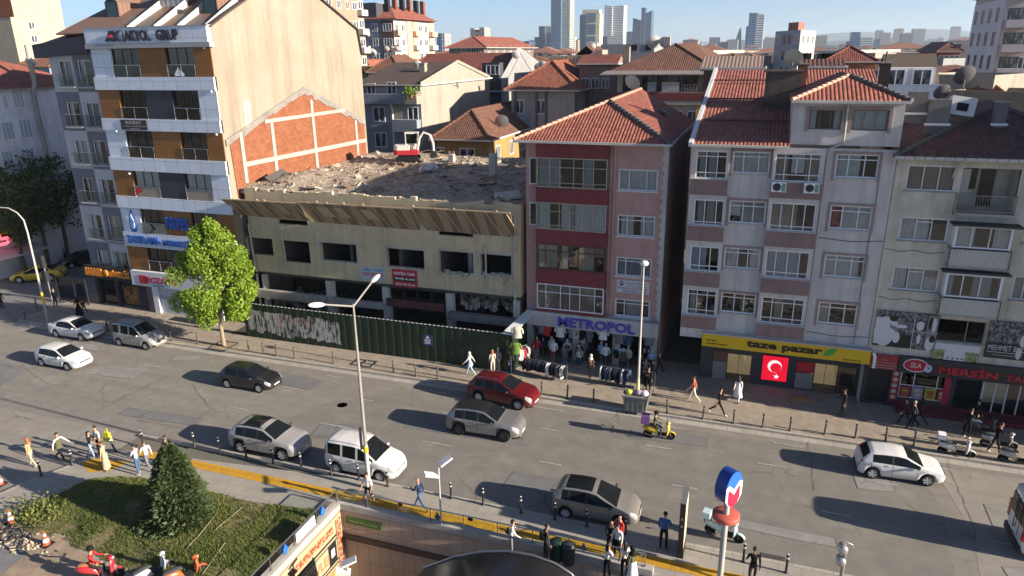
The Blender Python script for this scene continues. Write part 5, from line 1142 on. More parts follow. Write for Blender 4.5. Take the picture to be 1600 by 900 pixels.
 for a,c,zt,zb in segs:
  zb+=rr.uniform(-.08,.05);P=[Fr.p(a,1.35,zt),Fr.p(c,1.35,zt+.03),Fr.p(c-.1,.06,zb-.05),Fr.p(a+.4,.06,zb)]
  m.prism(P,(0,.05,.03))
  x=a+.1
  while x<c-.1:
   f=(x-a)/(c-a);j=rr.uniform(-.12,.12);ribs.beam(Fr.p(x,1.41,zt+.02*f+rr.uniform(0,.22)*(rr.random()<.5)),Fr.p(x+.62+j,.11,zb-.05*f+rr.uniform(-.05,.05)),.09,.05);x+=rr.uniform(.62,.85)
  ribs.beam(Fr.p(a,1.38,zt+.02),Fr.p(c,1.38,zt+.05),.10,.08)
 ev=m.build('torn_eaves',BO,b);ribs.build('eaves_rib',RIB,ev)
 for a,w_,q in((-30.3,1.0,.25),(-28.8,.75,.30),(-26.6,.9,.2),(-33.8,.6,.4)):
  pale=MB();pale.face([Fr.p(a,1.21,10.28),Fr.p(a+w_,1.21,10.28),Fr.p(a+w_+.3,.50,9.40),Fr.p(a+.3,.50,9.40)])
  pale.build('bare_board',plain('pale_board',(.42,.35,.22),.85),ev)
 m=MB()
 for pts in([Fr.p(-34.3,.10,8.2),Fr.p(-34.2,.10,5.2),Fr.p(-34.1,.10,4.6)],[Fr.p(-17.5,.10,8.1),Fr.p(-17.5,.10,4.9),Fr.p(-15.2,.10,4.62)],[Fr.p(-15.35,.12,10.2),Fr.p(-15.35,.12,4.2)],[Fr.p(-37.3,.1,8.3),Fr.p(-37.1,.1,4.4)]):m.tube(pts,.07,8)
 m.build('downpipe',plaster('pale_pipe_old',(.50,.46,.38),.2,.3),b)
 for i in(4,5):
  s0,s1,z0,z1=hs[i];m=MB();rr=random.Random(i)
  for k in range(60):
   s_=rr.uniform(.05,.18);m.obox(Fr.p(rr.uniform(s0,s1),rr.uniform(-.3,.1),z0+rr.uniform(-.10,.12)),(s_*1.6,s_,s_*.7),(rr.uniform(-.6,.6),rr.uniform(-.6,.6),rr.uniform(0,3)))
  tag(m.build('broken_sill',CONCL,b),kind='stuff')
 m=MB();m.beam(Fr.p(-15.0,1.4,6.7),Fr.p(-16.2,.1,5.3),.12,.05);m.build('hanging_board',RIB,b)
 YS=Y-.07;fs=XF(YS);rc=RC(YS,612,419.5,652.5,450.5);s=thing('site_board','red demolition site board with a black band and white lettering','board',(rc[0],YS,rc[2]))
 m=MB();m.fbox(fs,rc[0],rc[1],-.04,0,rc[2],rc[3]);m.build('panel',plain('board_red',(.42,.02,.04),.5),s);w=rc[1]-rc[0];h=rc[3]-rc[2]
 m=MB();m.fbox(fs,rc[0]+.07*w,rc[1]-.07*w,.002,.008,rc[2]+.32*h,rc[2]+.60*h);m.build('black_band',PLK,s)
 text('FATİH YAPI','lettering',WHITEP,s,fs,rc[0]+.08*w,rc[1]-.08*w,rc[2]+.68*h,rc[2]+.88*h,ext=.004,d=.01,bold=.03);text('PROJE ALANI','lettering',WHITEP,s,fs,rc[0]+.12*w,rc[1]-.1*w,rc[2]+.38*h,rc[2]+.53*h,ext=.004,d=.014,bold=.03);text('0532 784 09 26','lettering',WHITEP,s,fs,rc[0]+.12*w,rc[1]-.1*w,rc[2]+.09*h,rc[2]+.22*h,ext=.004,d=.01,bold=.02)
 rc=RC(YS,564,416.5,601,438);s=thing('site_board','pale blue and white site board left of the red one','board',(rc[0],YS,rc[2]));m=MB();m.fbox(fs,rc[0],rc[1],-.04,0,rc[2],rc[3]);m.build('panel',plain('board_pale',(.42,.50,.58),.5),s);w=rc[1]-rc[0];h=rc[3]-rc[2]
 text('ARK YAPI','lettering',plain('board_ink',(.08,.25,.40),.5),s,fs,rc[0]+.06*w,rc[1]-.04*w,rc[2]+.66*h,rc[2]+.92*h,ext=.004,d=.01,bold=.03)
 m=MB();m.fbox(fs,rc[0]+.08*w,rc[1]-.05*w,.002,.008,rc[2]+.30*h,rc[2]+.55*h);m.build('red_band',MATS['board_red'],s);text('PROJE ALANI','lettering',WHITEP,s,fs,rc[0]+.12*w,rc[1]-.09*w,rc[2]+.35*h,rc[2]+.49*h,ext=.004,d=.014,bold=.02);text('0533 218 46 70','lettering',MATS['board_red'],s,fs,rc[0]+.35*w,rc[1]-.06*w,rc[2]+.08*h,rc[2]+.2*h,ext=.004,d=.01)
 rr=random.Random(11);m=MB();nx,ny=90,80;rows=[]
 for j in range(ny+1):
  row=[]
  for i in range(nx+1):
   x=X0+.05+(X1-.1-X0)*i/nx;y=Y+.15+(YB_-Y-.3)*j/ny;f=j/ny
   z=10.88+.15*(noise.fractal(Vector((x*.35,y*.35,1)),.9,2.1,4)*.7+.45)+.10*noise.noise(Vector((x*1.3,y*1.3,5)))
   z+=.55*math.exp(-((x+35.5)**2/5+(y-49.5)**2/25))+.35*math.exp(-((x+33)**2/12+(y-63)**2/5))+.25*max(0,f-.75)*2
   if f<.04:z=10.90+(z-10.90)*.5
   row.append((x,y,max(10.86,z)))
  rows.append(row)
 m.grid(rows,0,True)
 def zz(x,y):
  i=min(nx,max(0,int((x-X0)/(X1-X0)*nx)));j=min(ny,max(0,int((y-Y)/(YB_-Y)*ny)));return rows[j][i][2]
 for k in range(8500):
  x=rr.uniform(X0+.2,X1-.3);y=rr.uniform(Y+.2,YB_-.3);s_=rr.choice((.025,.03,.035,.04,.05,.06,.075,.10))if rr.random()<.985 else rr.uniform(.2,.45)
  m.obox((x,y,zz(x,y)+s_*.15),(s_*rr.uniform(.9,2.0),s_,s_*rr.uniform(.3,.8)),(rr.uniform(-.7,.7),rr.uniform(-.7,.7),rr.uniform(0,3.1)),rr.choice((0,0,1,1,2,3)))
 for k in range(110):
  x=rr.uniform(X0+1,X1-1);y=rr.uniform(Y+1,YB_-1);a=rr.uniform(0,3.1);L=rr.uniform(.6,1.8);z=zz(x,y)+.12;m.beam((x,y,z),(x+L*math.cos(a),y+L*math.sin(a),z+rr.uniform(0,.25)),.10,.04,4)
 for k in range(34):
  x=rr.uniform(X0+1,X1-1);y=rr.uniform(Y+1,YB_-1);z=zz(x,y);a=rr.uniform(0,6.28)
  if k<16:m.obox((x,y,z+.10),(rr.uniform(.5,1.3),rr.uniform(.3,.8),.12),(rr.uniform(-.35,.35),rr.uniform(-.35,.35),a),rr.choice((1,2,2)))
  else:m.tube([(x,y,z),(x+.3*math.cos(a),y+.3*math.sin(a),z+.35),(x+.9*math.cos(a+.4),y+.9*math.sin(a+.4),z+.30),(x+1.3*math.cos(a+.9),y+1.3*math.sin(a+.9),z+.05)],.018,4,4)
 RUB=[plaster('rubble_dust',(.34,.29,.235),.4,.2,12,2,.8),plain('rubble_pale',(.40,.35,.29),.9),plain('rubble_grey',(.27,.245,.215),.9),plain('rubble_brick',(.22,.14,.10),.9),plain('rubble_wood',(.22,.15,.09),.9)]
 rb=m.build('rubble',RUB,None,loc=(X0,Y,10.85));tag(rb,'grey and brown demolition rubble spread over the roof of the half demolished building','rubble',kind='stuff')
 for lab,px,py,hgt,wd in(('concrete column stub standing at the right of the rubble',771,272,2.05,.55),('short broken column at the back of the rubble',706,252,1.0,.5)):
  x,y=G(px,py,11.1);m=MB();m.box((x-wd/2,y-wd/2,10.75),(x+wd/2,y+wd/2,10.75+hgt));
  for a in(-1,1):
   for c in(-1,1):m.tube([(x+a*wd*.35,y+c*wd*.35,10.65+hgt),(x+a*wd*.42,y+c*wd*.3,11.05+hgt)],.015,4)
  tag(m.build('column_stub',CONCL,None,loc=(x,y,10.75)),lab,'column','broken columns in the rubble')
 m=MB();m.obox((0,0,.2),(1.8,1.2,.22),(.15,-.1,.4));tag(m.build('concrete_block',CONCL,None,off=(0,0,0)),'pale concrete slab lying at the right end of the rubble','slab').location=(-16.6,46.6,10.98)
 m=MB();m.obox((0,0,.4),(1.7,.9,.10),(.5,-.3,1.2));m.obox((.4,.2,.3),(1.3,.5,.10),(-.4,-.5,.6));tag(m.build('broken_slab',plain('rubble_dark',(.10,.09,.08),.9),None,off=(0,0,0)),'dark broken slabs leaning below the brick gable','slab').location=(-36.3,47.3,11.2)
 m=MB();rr2=random.Random(4)
 for k in range(40):m.obox((rr2.gauss(0,.4),rr2.gauss(0,.4),rr2.uniform(0,.35)),(.35,.3,.2),(rr2.uniform(0,3),rr2.uniform(0,3),rr2.uniform(0,3)))
 gx,gy=G(667,262,11.3);tag(m.build('plaster_heap',plain('plaster_white',(.55,.54,.52),.95),None,off=(0,0,0)),'heap of pale plaster lumps in the middle of the rubble','heap',kind='stuff').location=(gx,gy,11.15)
PLK=plain('print_ink_black',(.015,.014,.014),.5)
bld_ruin()
def excavator(loc,rz):
 e=thing('excavator','small red and white excavator standing on the rubble roof','excavator',loc,rz);WH=plain('excavator_white',(.60,.58,.54),.5);RD=plain('excavator_red',(.40,.025,.035),.45)
 for s in(1,-1):
  m=MB();pts=[(-1.1,.25),(-1.0,.08),(-.8,.0),(.8,.0),(1.0,.08),(1.1,.25),(1.0,.42),(.8,.5),(-.8,.5),(-1.0,.42)];m.prism([(x,s*.75-.17,z)for x,z in pts],(0,.34,0))
  for k in range(16):m.box((-.85+k*.11,s*.75-.19,.495),(-.80+k*.11,s*.75+.19,.53))
  m.build('track',RUBBER,e)
 m=MB();m.lathe([(.45,.45),(.45,.62)],(0,0,0),16);m.build('slew_ring',METALD,e)
 m=MB();m.prism([(1.0,-.85,.62),(1.0,.85,.62),(-.9,.85,.62),(-1.25,.5,.62),(-1.25,-.5,.62),(-.9,-.85,.62)],(0,0,.42));m.build('counterweight',RD,e)
 m=MB();m.prism([(.2,-.84,1.045),(.2,.84,1.045),(-.9,.84,1.045),(-1.2,.5,1.045),(-1.2,-.5,1.045),(-.9,-.84,1.045)],(.06,0,.42));m.build('engine_cover',WH,e)
 cb=MB();x0,x1,y0,y1,z0,z1=-.15,.95,.02,.84,1.05,2.45
 for x in(x0,x1):
  for y in(y0,y1):cb.box((x-.04,y-.04,z0),(x+.04,y+.04,z1))
 cb.box((x0-.08,y0-.06,z1),(x1+.08,y1+.06,z1+.10));cb.box((x0,y0-.03,z0),(x1,y0+.03,z0+.5));cb.box((x0,y1-.03,z0),(x1,y1+.03,z0+.5));c=cb.build('cab',WH,e)
 g=MB();g.box((x0+.03,y0+.0,z0+.5),(x1-.02,y0+.02,z1));g.box((x0+.03,y1-.02,z0+.5),(x1-.02,y1,z1));g.box((x1-.02,y0+.04,z0),(x1,y1-.04,z1));g.box((x0,y0+.04,z0+.4),(x0+.02,y1-.04,z1));g.build('cab_glass',CARGL,c)
 m=MB();m.tube([(.95,-.35,1.0),(1.15,-.35,2.1),(1.6,-.35,2.6),(2.15,-.35,2.35)],[.12,.13,.12,.10],8);m.build('boom',WH,e)
 m=MB();m.tube([(2.12,-.35,2.4),(2.4,-.35,1.6),(2.42,-.35,.9)],[.13,.13,.10],8);m.build('stick',WH,e)
 m=MB();m.tube([(1.0,-.35,.95),(1.5,-.35,2.1)],.06,6);m.tube([(1.5,-.35,2.75),(2.2,-.35,2.5)],.05,6);m.build('hydraulic_ram',METALD,e)
 m=MB();m.prism([(2.25,-.7,.95),(2.65,-.7,.9),(2.7,-.7,.35),(2.2,-.7,.25),(2.05,-.7,.5)],(0,.7,0));m.build('bucket',METALD,e)
gx,gy=G(638,250,11.3);excavator((gx,gy,11.25),R(20))
def hoarding():
 Yf=41.5;x0,x1=-36.4,-14.7;GRN=stripes('green_sheet',(.022,.050,.026),(.012,.030,.016),.33,'u',.5,.6,.55)
 f=thing('hoarding','tall dark green ribbed metal hoarding in front of the half demolished building','fence',(x0,Yf,0));m=MB();zt=2.85
 n=132;dx=(x1-x0)/n
 for k in range(n):
  a=x0+k*dx;d=[0,.045,.045,0][k%4];d2=[.045,.045,0,0][k%4]
  m.face([(a,Yf-d,NP),(a+dx,Yf-d2,NP),(a+dx,Yf-d2,zt),(a,Yf-d,zt)])
 m.build('sheet',plain('green_sheet_paint',(.010,.026,.012),.5),f)
 m=MB()
 for z in(.5,1.5,2.6):m.box((x0,Yf+.03,z),(x1,Yf+.09,z+.08))
 x=x0+.1
 while x<x1:m.box((x,Yf+.09,NP),(x+.08,Yf+.17,zt));x+=2.4
 m.build('post_frame',METALD,f)
 m=MB();m.box((x0,Yf-.055,zt),(x1,Yf+.03,zt+.035));m.build('edge_capping',stripes('capping_teeth',(.62,.62,.62),(.02,.04,.02),2*dx,'u',.5,.1,.55),f)
 t=NT('torn_posters');ge=t.n('ShaderNodeNewGeometry').outputs['Position'];m1=t.n('ShaderNodeMapping');t.l(ge,m1.inputs[0]);m1.inputs[3].default_value=(3.2,1,.7);a=t.noise(m1.outputs[0],1.6,6,.75);c2=t.noise(ge,1.1,3);c=t.mix(t.ramp(a,[(.44,0),(.52,1)]),(.03,.04,.032),(.40,.40,.38));c=t.mix(t.math('MULTIPLY',t.ramp(c2,[(.56,0),(.64,1)]),.35),c,(.30,.10,.06));t.bsdf(c,.8);TP=t.m
 rc=RC(Yf-.06,386,489,533,537)
 nrm=12;st=(rc[1]-rc[0])/nrm
 rr=random.Random(2)
 NTH='first second third fourth fifth sixth seventh eighth ninth tenth eleventh last'.split()
 for k in range(nrm):
  a=rc[0]+k*st;z1=2.3+rr.uniform(-.12,.12);z0=.55+rr.uniform(-.12,.2)
  s=thing('poster',f'torn fly poster on the green hoarding, {NTH[k]} from the left','poster',(a,Yf-.07,z0),0,'torn posters on the green hoarding');m=MB()
  cols=6;top=[z1+rr.uniform(-.1,.05)for _ in range(cols+1)];bot=[z0+rr.uniform(-.1,.12)for _ in range(cols+1)]
  for q in range(cols):m.prism([(a+st*q/cols*.97,Yf-.052,bot[q]),(a+st*(q+1)/cols*.97,Yf-.052,bot[q+1]),(a+st*(q+1)/cols*.97,Yf-.052,top[q+1]),(a+st*q/cols*.97,Yf-.052,top[q])],(0,-.006,0))
  m.build('sheet',TP,s,off=(a,Yf-.07,z0))
 rc=RC(Yf-.08,660,522,676,541);fs=XF(Yf-.07);s=thing('notice_sign','small navy notice sign with a white triangle on the green hoarding','sign',(rc[0],Yf-.07,rc[2]));m=MB();m.fbox(fs,rc[0],rc[1],-.015,0,rc[2],rc[3]);m.build('panel',plain('sign_navy',(.035,.04,.13),.5),s);w=rc[1]-rc[0];h=rc[3]-rc[2]
 m=MB();m.prism([fs.p(rc[0]+.3*w,.002,rc[2]+.66*h),fs.p(rc[0]+.7*w,.002,rc[2]+.66*h),fs.p(rc[0]+.5*w,.002,rc[2]+.9*h)],(0,-.006,0))
 for k in range(4):m.fbox(fs,rc[0]+.18*w,rc[0]+(.82-.08*(k%2))*w,.002,.008,rc[2]+(.50-.11*k)*h,rc[2]+(.55-.11*k)*h)
 m.build('printing',WHITEP,s)
 r=thing('hoarding','short return of the green hoarding under a sloping white sheet','fence',(-14.6,Yf,0));m=MB();m.box((-14.66,Yf+.02,NP),(-14.58,44.3,2.7));m.build('sheet',MATS['green_sheet_paint'],r)
 m=MB();m.hexa([(-15.2,41.2,2.98),(-14.45,41.2,2.92),(-14.0,44.35,3.35),(-14.7,44.35,3.4),(-15.2,41.2,3.02),(-14.45,41.2,2.96),(-14.0,44.35,3.39),(-14.7,44.35,3.44)]);m.build('cover_sheet',plain('sheet_white',(.55,.57,.60),.4),r)
hoarding()
def bld_clad():
 Y=43.7;Fr=XF(Y);X0,X1=-49.35,-38.0;YB_=64.4
 WP=bricks('white_panels',(.70,.77,.88),(.65,.71,.82),(.16,.17,.19),1.12,1.0,.012,.25,.1,.35,0.0);OR=bricks('amber_panels',(.27,.125,.04),(.24,.11,.034),(.14,.06,.02),1.0,1.02,.01,.2,.1,.4,0.0);GP=bricks('slate_panels',(.052,.054,.066),(.046,.048,.06),(.02,.02,.025),1.0,1.02,.01,.2,.1,.4,0.0)
 CRE=plaster('cream_gable',(.30,.262,.205),.16,.5,10,.5)
 b=thing('apartment_block','tall block with white, amber and slate cladding and a bare cream gable wall','building',(X0,Y,0))
 def xs(px,py):return F(px,py,Y)[0]
 rows=[(19.3,21.35,100,[(175,'w'),(219,'W'),(260,'o'),(305,'B'),(336,'o')]),(16.2,18.35,165,[(188,'o'),(230,'W'),(271,'g'),(312,'W'),(345,'w')]),(13.2,15.3,226,[(197.5,'w'),(240,'W'),(282.5,'o'),(324,'W'),(351,'o')]),(10.05,12.15,288,[(209,'o'),(250,'S'),(289,'g'),(331,'S'),(361,'w')]),(7.05,9.1,345,[(220,'w'),(257.5,'P'),(298,'o'),(340,'W'),(369,'o')]),(3.85,5.85,405,[(231,'o'),(268,'W'),(310,'g'),(350,'W'),(376,'w')])]
 bands=[(21.7,22.78),(18.35,19.3),(15.3,16.2),(12.15,13.2),(9.1,10.05),(5.85,7.05)]
 M={'w':MB(),'o':MB(),'g':MB()}
 wins=[]
 for z0,z1,yp,cells in rows:
  a=X0
  for px,k in cells:
   e=X1 if px==cells[-1][0]else xs(px,yp)
   if k in M:q=MB();q.fbox(Fr,a+.004,e-.004,-.2,0,z0+.01,z1-.01);q.build({'w':'white','o':'amber','g':'slate'}[k]+'_cladding',{'w':WP,'o':OR,'g':GP}[k],b)
   else:wins.append((k,(a,e,z0,z1)))
   a=e
 wm=MB()
 for a,c in bands:q=MB();q.fbox(Fr,X0-.06,X1+(.06 if a>21 else 0),-.2,.12 if a<21 else .22,a+.003,c-.003);q.build('white_band',WP,b)
 m=MB();m.fbox(Fr,X0-.1,X1+.25,-.2,.32,21.36,21.69);m.fbox(Fr,X0-.1,X1+.15,-.3,.26,22.78,22.86);m.build('cornice',plain('cornice_grey',(.30,.31,.32),.6),b)
 BLIND=plain('brown_blind',(.075,.045,.042),.7);SLAT=stripes('white_slats',(.45,.45,.46),(.12,.12,.13),.16,'v')
 for i,(k,rc)in enumerate(wins):
  o=window(Fr,rc,b,METALD,(.36,.68),(),BLIND if k in 'BS' else(SLAT if i in(3,4)else GREYC),[(0,1)]if k in 'BS' else([(.55,.95)]if i in(3,4)else[(.72,.85)]),1,.18,.06,gl=GLASSD if k not in 'BS' else GLASS)
  m=MB();hz=rc[2]+.86
  m.tube([Fr.p(rc[0]+.02,.03,hz),Fr.p(rc[1]-.02,.03,hz)],.025,6)
  for t in((0.02,.5,.98)if k!='S' else(.02,.98)):x=rc[0]+(rc[1]-rc[0])*t;m.tube([Fr.p(x,.03,rc[2]),Fr.p(x,.03,hz)],.018,5)
  m.build('railing',CHROME,o)
  g=MB();g.face([Fr.p(rc[0]+.05,.02,rc[2]+.03),Fr.p(rc[1]-.05,.02,rc[2]+.03),Fr.p(rc[1]-.05,.02,hz-.06),Fr.p(rc[0]+.05,.02,hz-.06)])
  g.build('rail_panel',plain('photo_panel',(.26,.23,.18),.5)if k in 'SP' else GLASSD,o)
  if k=='P':m=MB();m.tube([Fr.p(rc[0]+.9,.05,rc[2]+.05),Fr.p(rc[0]+1.3,.05,rc[2]+.45),Fr.p(rc[0]+1.05,.05,rc[2]+.8)],[.10,.13,.08],8);m.build('silhouette_print',PLK,o)
  if i==1:m=MB();m.face([Fr.p(rc[0]+.65+.9*a,.03,rc[2]+.06+.62*c)for a,c in((0,0),(1,0),(1,.3),(.8,.5),(.75,.62),(.55,.75),(.45,1),(.35,.95),(.3,.7),(.12,.5),(.1,.35),(0,.25))]);m.build('white_silhouette',PVC,o)
  if k=='S' and i==6:m=MB();m.face([Fr.p(rc[0]+.1,.03,rc[2]+.1),Fr.p(rc[0]+.9,.03,rc[2]+.5),Fr.p(rc[0]+.5,.03,rc[2]+.75),Fr.p(rc[0]+.1,.03,rc[2]+.72)]);m.build('red_print',REDP,o)
 for px,py in((321,75),(332,143),(340,210),(184,205),(204,271)):
  x,z=F(px,py,Y);m=MB();m.ell(Fr.p(x,.12,z),(.11,.09,.08),10,6);m.beam(Fr.p(x,.0,z),Fr.p(x,.12,z),.04,.04);m.build('floodlight',PVC,b)
 gp=[(Y+.06,0),(YB_,0),(YB_,20.8),(63.9,23.0),(53.6,27.3),(48,24.7),(45.6,23.6),(Y+.06,22.7)]
 m=MB();m.face([(X1,y,z)for y,z in gp]);m.face([(X1-.25,y,z)for y,z in gp][::-1]);m.face([(X1-.25,Y+.06,0),(X1,Y+.06,0),(X1,Y+.06,22.7),(X1-.25,Y+.06,22.7)]);gw=m.build('gable_wall',CRE,b)
 m=MB()
 for i in range(2,7):a,c=gp[i],gp[i+1];m.beam((X1+.0,a[0],a[1]+.03),(X1+.0,c[0],c[1]+.03),.5,.10)
 m.build('verge_coping',plain('verge_metal',(.08,.06,.055),.6),gw)
 m=MB();p=S(387,182,X1);m.box((X1+.002,p[0]-.45,p[1]-1.2),(X1+.03,p[0]+.45,p[1]+1.2));m.build('render_patch',plaster('grey_patch',(.36,.34,.31),.2,.2),gw)
 m=MB();m.face([(X0-5,Y+.5,0),(X0-5,YB_,0),(X0-5,YB_,21.4),(X0-5,Y+.5,21.4)][::-1]);m.face([(X1,YB_,0),(X0-5,YB_,0),(X0-5,YB_,21.4),(X1,YB_,21.4)]);m.face([(X0-5,Y+.3,21.4),(X1-.25,Y+.3,21.4),(X1-.25,YB_,21.4),(X0-5,YB_,21.4)]);m.build('rear_wall',CONC,b)
 RM=stripes('brown_seam_roof',(.19,.115,.085),(.13,.08,.06),.42,'u',.6,.5,.85)
 RX0=X0-3.6
 m=MB();roof_part(m,[(RX0,Y+.35,22.55),(X1-.27,Y+.35,22.55),(X1-.27,53.6,27.2),(RX0+2.5,53.6,27.2)]);roof_part(m,[(RX0+2.5,53.6,27.2),(X1-.27,53.6,27.2),(X1-.27,YB_,22.6),(RX0,YB_,22.6)]);roof_part(m,[(RX0,Y+.35,22.55),(RX0+2.5,53.6,27.2),(RX0,YB_,22.6)]);ro=m.build('roof',RM,b)
 def rz_(y):return 22.55+(y-Y-.35)*(27.2-22.55)/(53.6-Y-.35)
 for px in(178,331):
  y0=Y+2.9;x,z=F(px,30 if px<200 else 26,y0);hw=.62;zt=z+1.25
  m=MB();m.prism([(x-hw,y0,z-.05),(x+hw,y0,z-.05),(x+hw,y0,zt),(x,y0,zt+.5),(x-hw,y0,zt)],(0,4.2,0));d=m.build('dormer',RM,ro)
  m=MB();m.prism([(x-hw+.0,y0-.06,z),(x+hw,y0-.06,z),(x+hw,y0-.06,zt),(x,y0-.06,zt+.5),(x-hw,y0-.06,zt)],(0,.05,0));m.build('dormer_frame',METALD,d)
  m=MB();m.face([(x-hw+.12,y0-.07,z+.14),(x+hw-.12,y0-.07,z+.14),(x+hw-.12,y0-.07,zt-.02),(x-hw+.12,y0-.07,zt-.02)]);m.build('pane',GLASSD,d)
 for px in(222,302):
  y0=Y+.75;x=F(px,40,y0)[0];y1=Y+4.3;z0=rz_(y0)+.05;zb=z0+.05
  m=MB();t_=.1
  for sx in(-1.3,1.25):m.prism([(x+sx,y0-.2,zb-.1),(x+sx,y1,zb-.1),(x+sx,y1,rz_(y1)+.55),(x+sx,y0-.2,rz_(y0-.2)+.3)],(t_,0,0))
  m.face([(x-1.3,y1,zb),(x+1.3,y1,zb),(x+1.3,y1,rz_(y1)+1.0),(x,y1,rz_(y1)+1.75),(x-1.3,y1,rz_(y1)+1.0)]);d=m.build('roof_terrace',plain('terrace_white',(.64,.62,.57),.7),ro)
  m=MB();roof_part(m,[(x-1.5,y1-.35,rz_(y1)+1.0),(x,y1-.35,rz_(y1)+1.85),(x,y1+3,rz_(y1)+1.85),(x-1.5,y1+3,rz_(y1)+1.0)]);roof_part(m,[(x,y1-.35,rz_(y1)+1.85),(x+1.5,y1-.35,rz_(y1)+1.0),(x+1.5,y1+3,rz_(y1)+1.0),(x,y1+3,rz_(y1)+1.85)]);m.build('terrace_roof',PVC,d)
  window(XF(y1-.01),(x-.85,x+.75,zb+.35,rz_(y1)+1.0),d,BROWNFR,(.33,.66),(),CREAMC,[(0,.3)],1,.0,.07,back=False)
  m=MB();m.face([(x-1.3,y0-.1,z0),(x+1.25,y0-.1,z0),(x+1.25,y0-.1,z0+.75),(x-1.3,y0-.1,z0+.75)]);m.build('glass_rail',RAILGL,d)
 e=X1+.03;P=lambda px,py:S(px,py,X1+.05)
 poly=[(44.5,10.3),(44.3,14.9),(54.4,18.0),(64.0,14.4),(64.0,10.3)]
 BK=bricks('hollow_brick',(.34,.12,.058),(.26,.085,.04),(.2,.13,.09),.30,.20,.014,.5,.9)
 m=MB();m.prism([(e,y,z)for y,z in poly],(.03,0,0));m.build('brick_infill',BK,gw)
 m=MB();rr=random.Random(8)
 for(y0,z0),(y1,z1)in(((43.9,14.7),(54.4,18.05)),((54.4,18.05),(64.1,14.45))):
  n=16
  for k in range(n):
   a=k/n;c=(k+1)/n;w0=.35+.35*noise.noise(Vector((y0+k,3,1)))**2+rr.uniform(0,.25)
   m.prism([(e+.03,y0+(y1-y0)*a,z0+(z1-z0)*a+.06),(e+.03,y0+(y1-y0)*c,z0+(z1-z0)*c+.06),(e+.03,y0+(y1-y0)*c,z0+(z1-z0)*c-w0*rr.uniform(.8,1.1)),(e+.03,y0+(y1-y0)*a,z0+(z1-z0)*a-w0)],(.05,0,0))
 m.build('mortar_edge',plaster('mortar_grey',(.24,.22,.20),.3,.3,8,2,.6),gw)
 m=MB()
 for a,c,q in(((412.5,190),(538,172),.30),((383,257),(571,219),.36)):
  p,s_=P(*a),P(*c);m.beam((e+.06,p[0],p[1]),(e+.06,s_[0],s_[1]),.10,q)
 for(px,py),(qx,qy)in(((423,192),(434,277)),((486,156),(495,258)),((555,188),(559,238)),((376,207),(384,280))):
  p,s_=P(px,py),P(qx,qy);y=(p[0]+s_[0])/2;m2=MB();m2.box((e+.03,y-.19,max(10.3,min(p[1],s_[1])-.3)),(e+.085,y+.19,max(p[1],s_[1])));m2.build('tie_column',CONC,gw)
 m.build('tie_beam',CONC,gw)
 YS=Y-.26;fs=XF(YS);DK=plain('letters_dark',(.035,.035,.055),.5)
 z0,z1=21.85,22.62
 text('AKYOL','roof_lettering',DK,b,fs,F(195,60,YS)[0],F(236,60,YS)[0],z0,z1,ext=.05,bold=.03,d=.05);text('GRUP','roof_lettering',DK,b,fs,F(245,60,YS)[0],F(280,60,YS)[0],z0,z1,ext=.05,bold=.03,d=.05)
 ax=F(165,60,YS)[0];w_=F(190,60,YS)[0]-ax
 m=MB();m.prism([fs.p(ax,.02,z0),fs.p(ax+.35*w_,.02,z1),fs.p(ax+.5*w_,.02,z1),fs.p(ax+.5*w_,.02,z0),fs.p(ax+.36*w_,.02,z0),fs.p(ax+.36*w_,.02,z0+.25),fs.p(ax+.2*w_,.02,z0)],(0,-.1,0));m.prism([fs.p(ax+.55*w_,.02,z0),fs.p(ax+.55*w_,.02,z1),fs.p(ax+.68*w_,.02,z1),fs.p(ax+.68*w_,.02,z0+.5),fs.p(ax+.85*w_,.02,z1),fs.p(ax+w_,.02,z1),fs.p(ax+.78*w_,.02,z0+.4),fs.p(ax+w_,.02,z0),fs.p(ax+.84*w_,.02,z0),fs.p(ax+.68*w_,.02,z0+.3),fs.p(ax+.68*w_,.02,z0)],(0,-.1,0));m.fbox(fs,ax+1.1*w_,ax+1.13*w_,0,.08,z0-.05,z1+.05);m.build('monogram',DK,b)
 m=MB();m.prism([fs.p(ax+.2*w_,.13,z0+.28),fs.p(ax+.55*w_,.13,z0+.28),fs.p(ax+.5*w_,.13,z0+.48),fs.p(ax+.28*w_,.13,z0+.46)],(0,-.02,0));m.build('monogram_accent',plain('pink_red',(.6,.06,.12),.5),b)
 rc=RC(Y-.14,188,187,231,203.5);f2=XF(Y-.14);s=thing('office_sign','dark lawyer office sign on the white band of the clad block','sign',(rc[0],Y-.14,rc[2]));m=MB();m.fbox(f2,rc[0],rc[1],-.015,.03,rc[2],rc[3]);m.build('panel',plain('sign_brown_black',(.03,.025,.03),.5),s);h=rc[3]-rc[2];w=rc[1]-rc[0];TX=plain('sign_grey_letters',(.34,.32,.32),.5)
 text('AVUKAT','lettering',TX,s,f2,rc[0]+.17*w,rc[1]-.2*w,rc[2]+.55*h,rc[2]+.88*h,ext=.005,d=.04);text('TUĞBA TOPUZ ŞAHİN','lettering',TX,s,f2,rc[0]+.07*w,rc[1]-.04*w,rc[2]+.28*h,rc[2]+.44*h,ext=.005,d=.04);text('ARABULUCU','lettering',TX,s,f2,rc[0]+.3*w,rc[1]-.3*w,rc[2]+.06*h,rc[2]+.17*h,ext=.005,d=.04)
 BL=plain('letters_blue',(.02,.10,.42),.45)
 f3=XF(Y-.02);text('NEFES','lettering',BL,b,f3,F(260,345,Y)[0],F(296,350,Y)[0],7.55,8.55,ext=.05,bold=.04,d=.06)
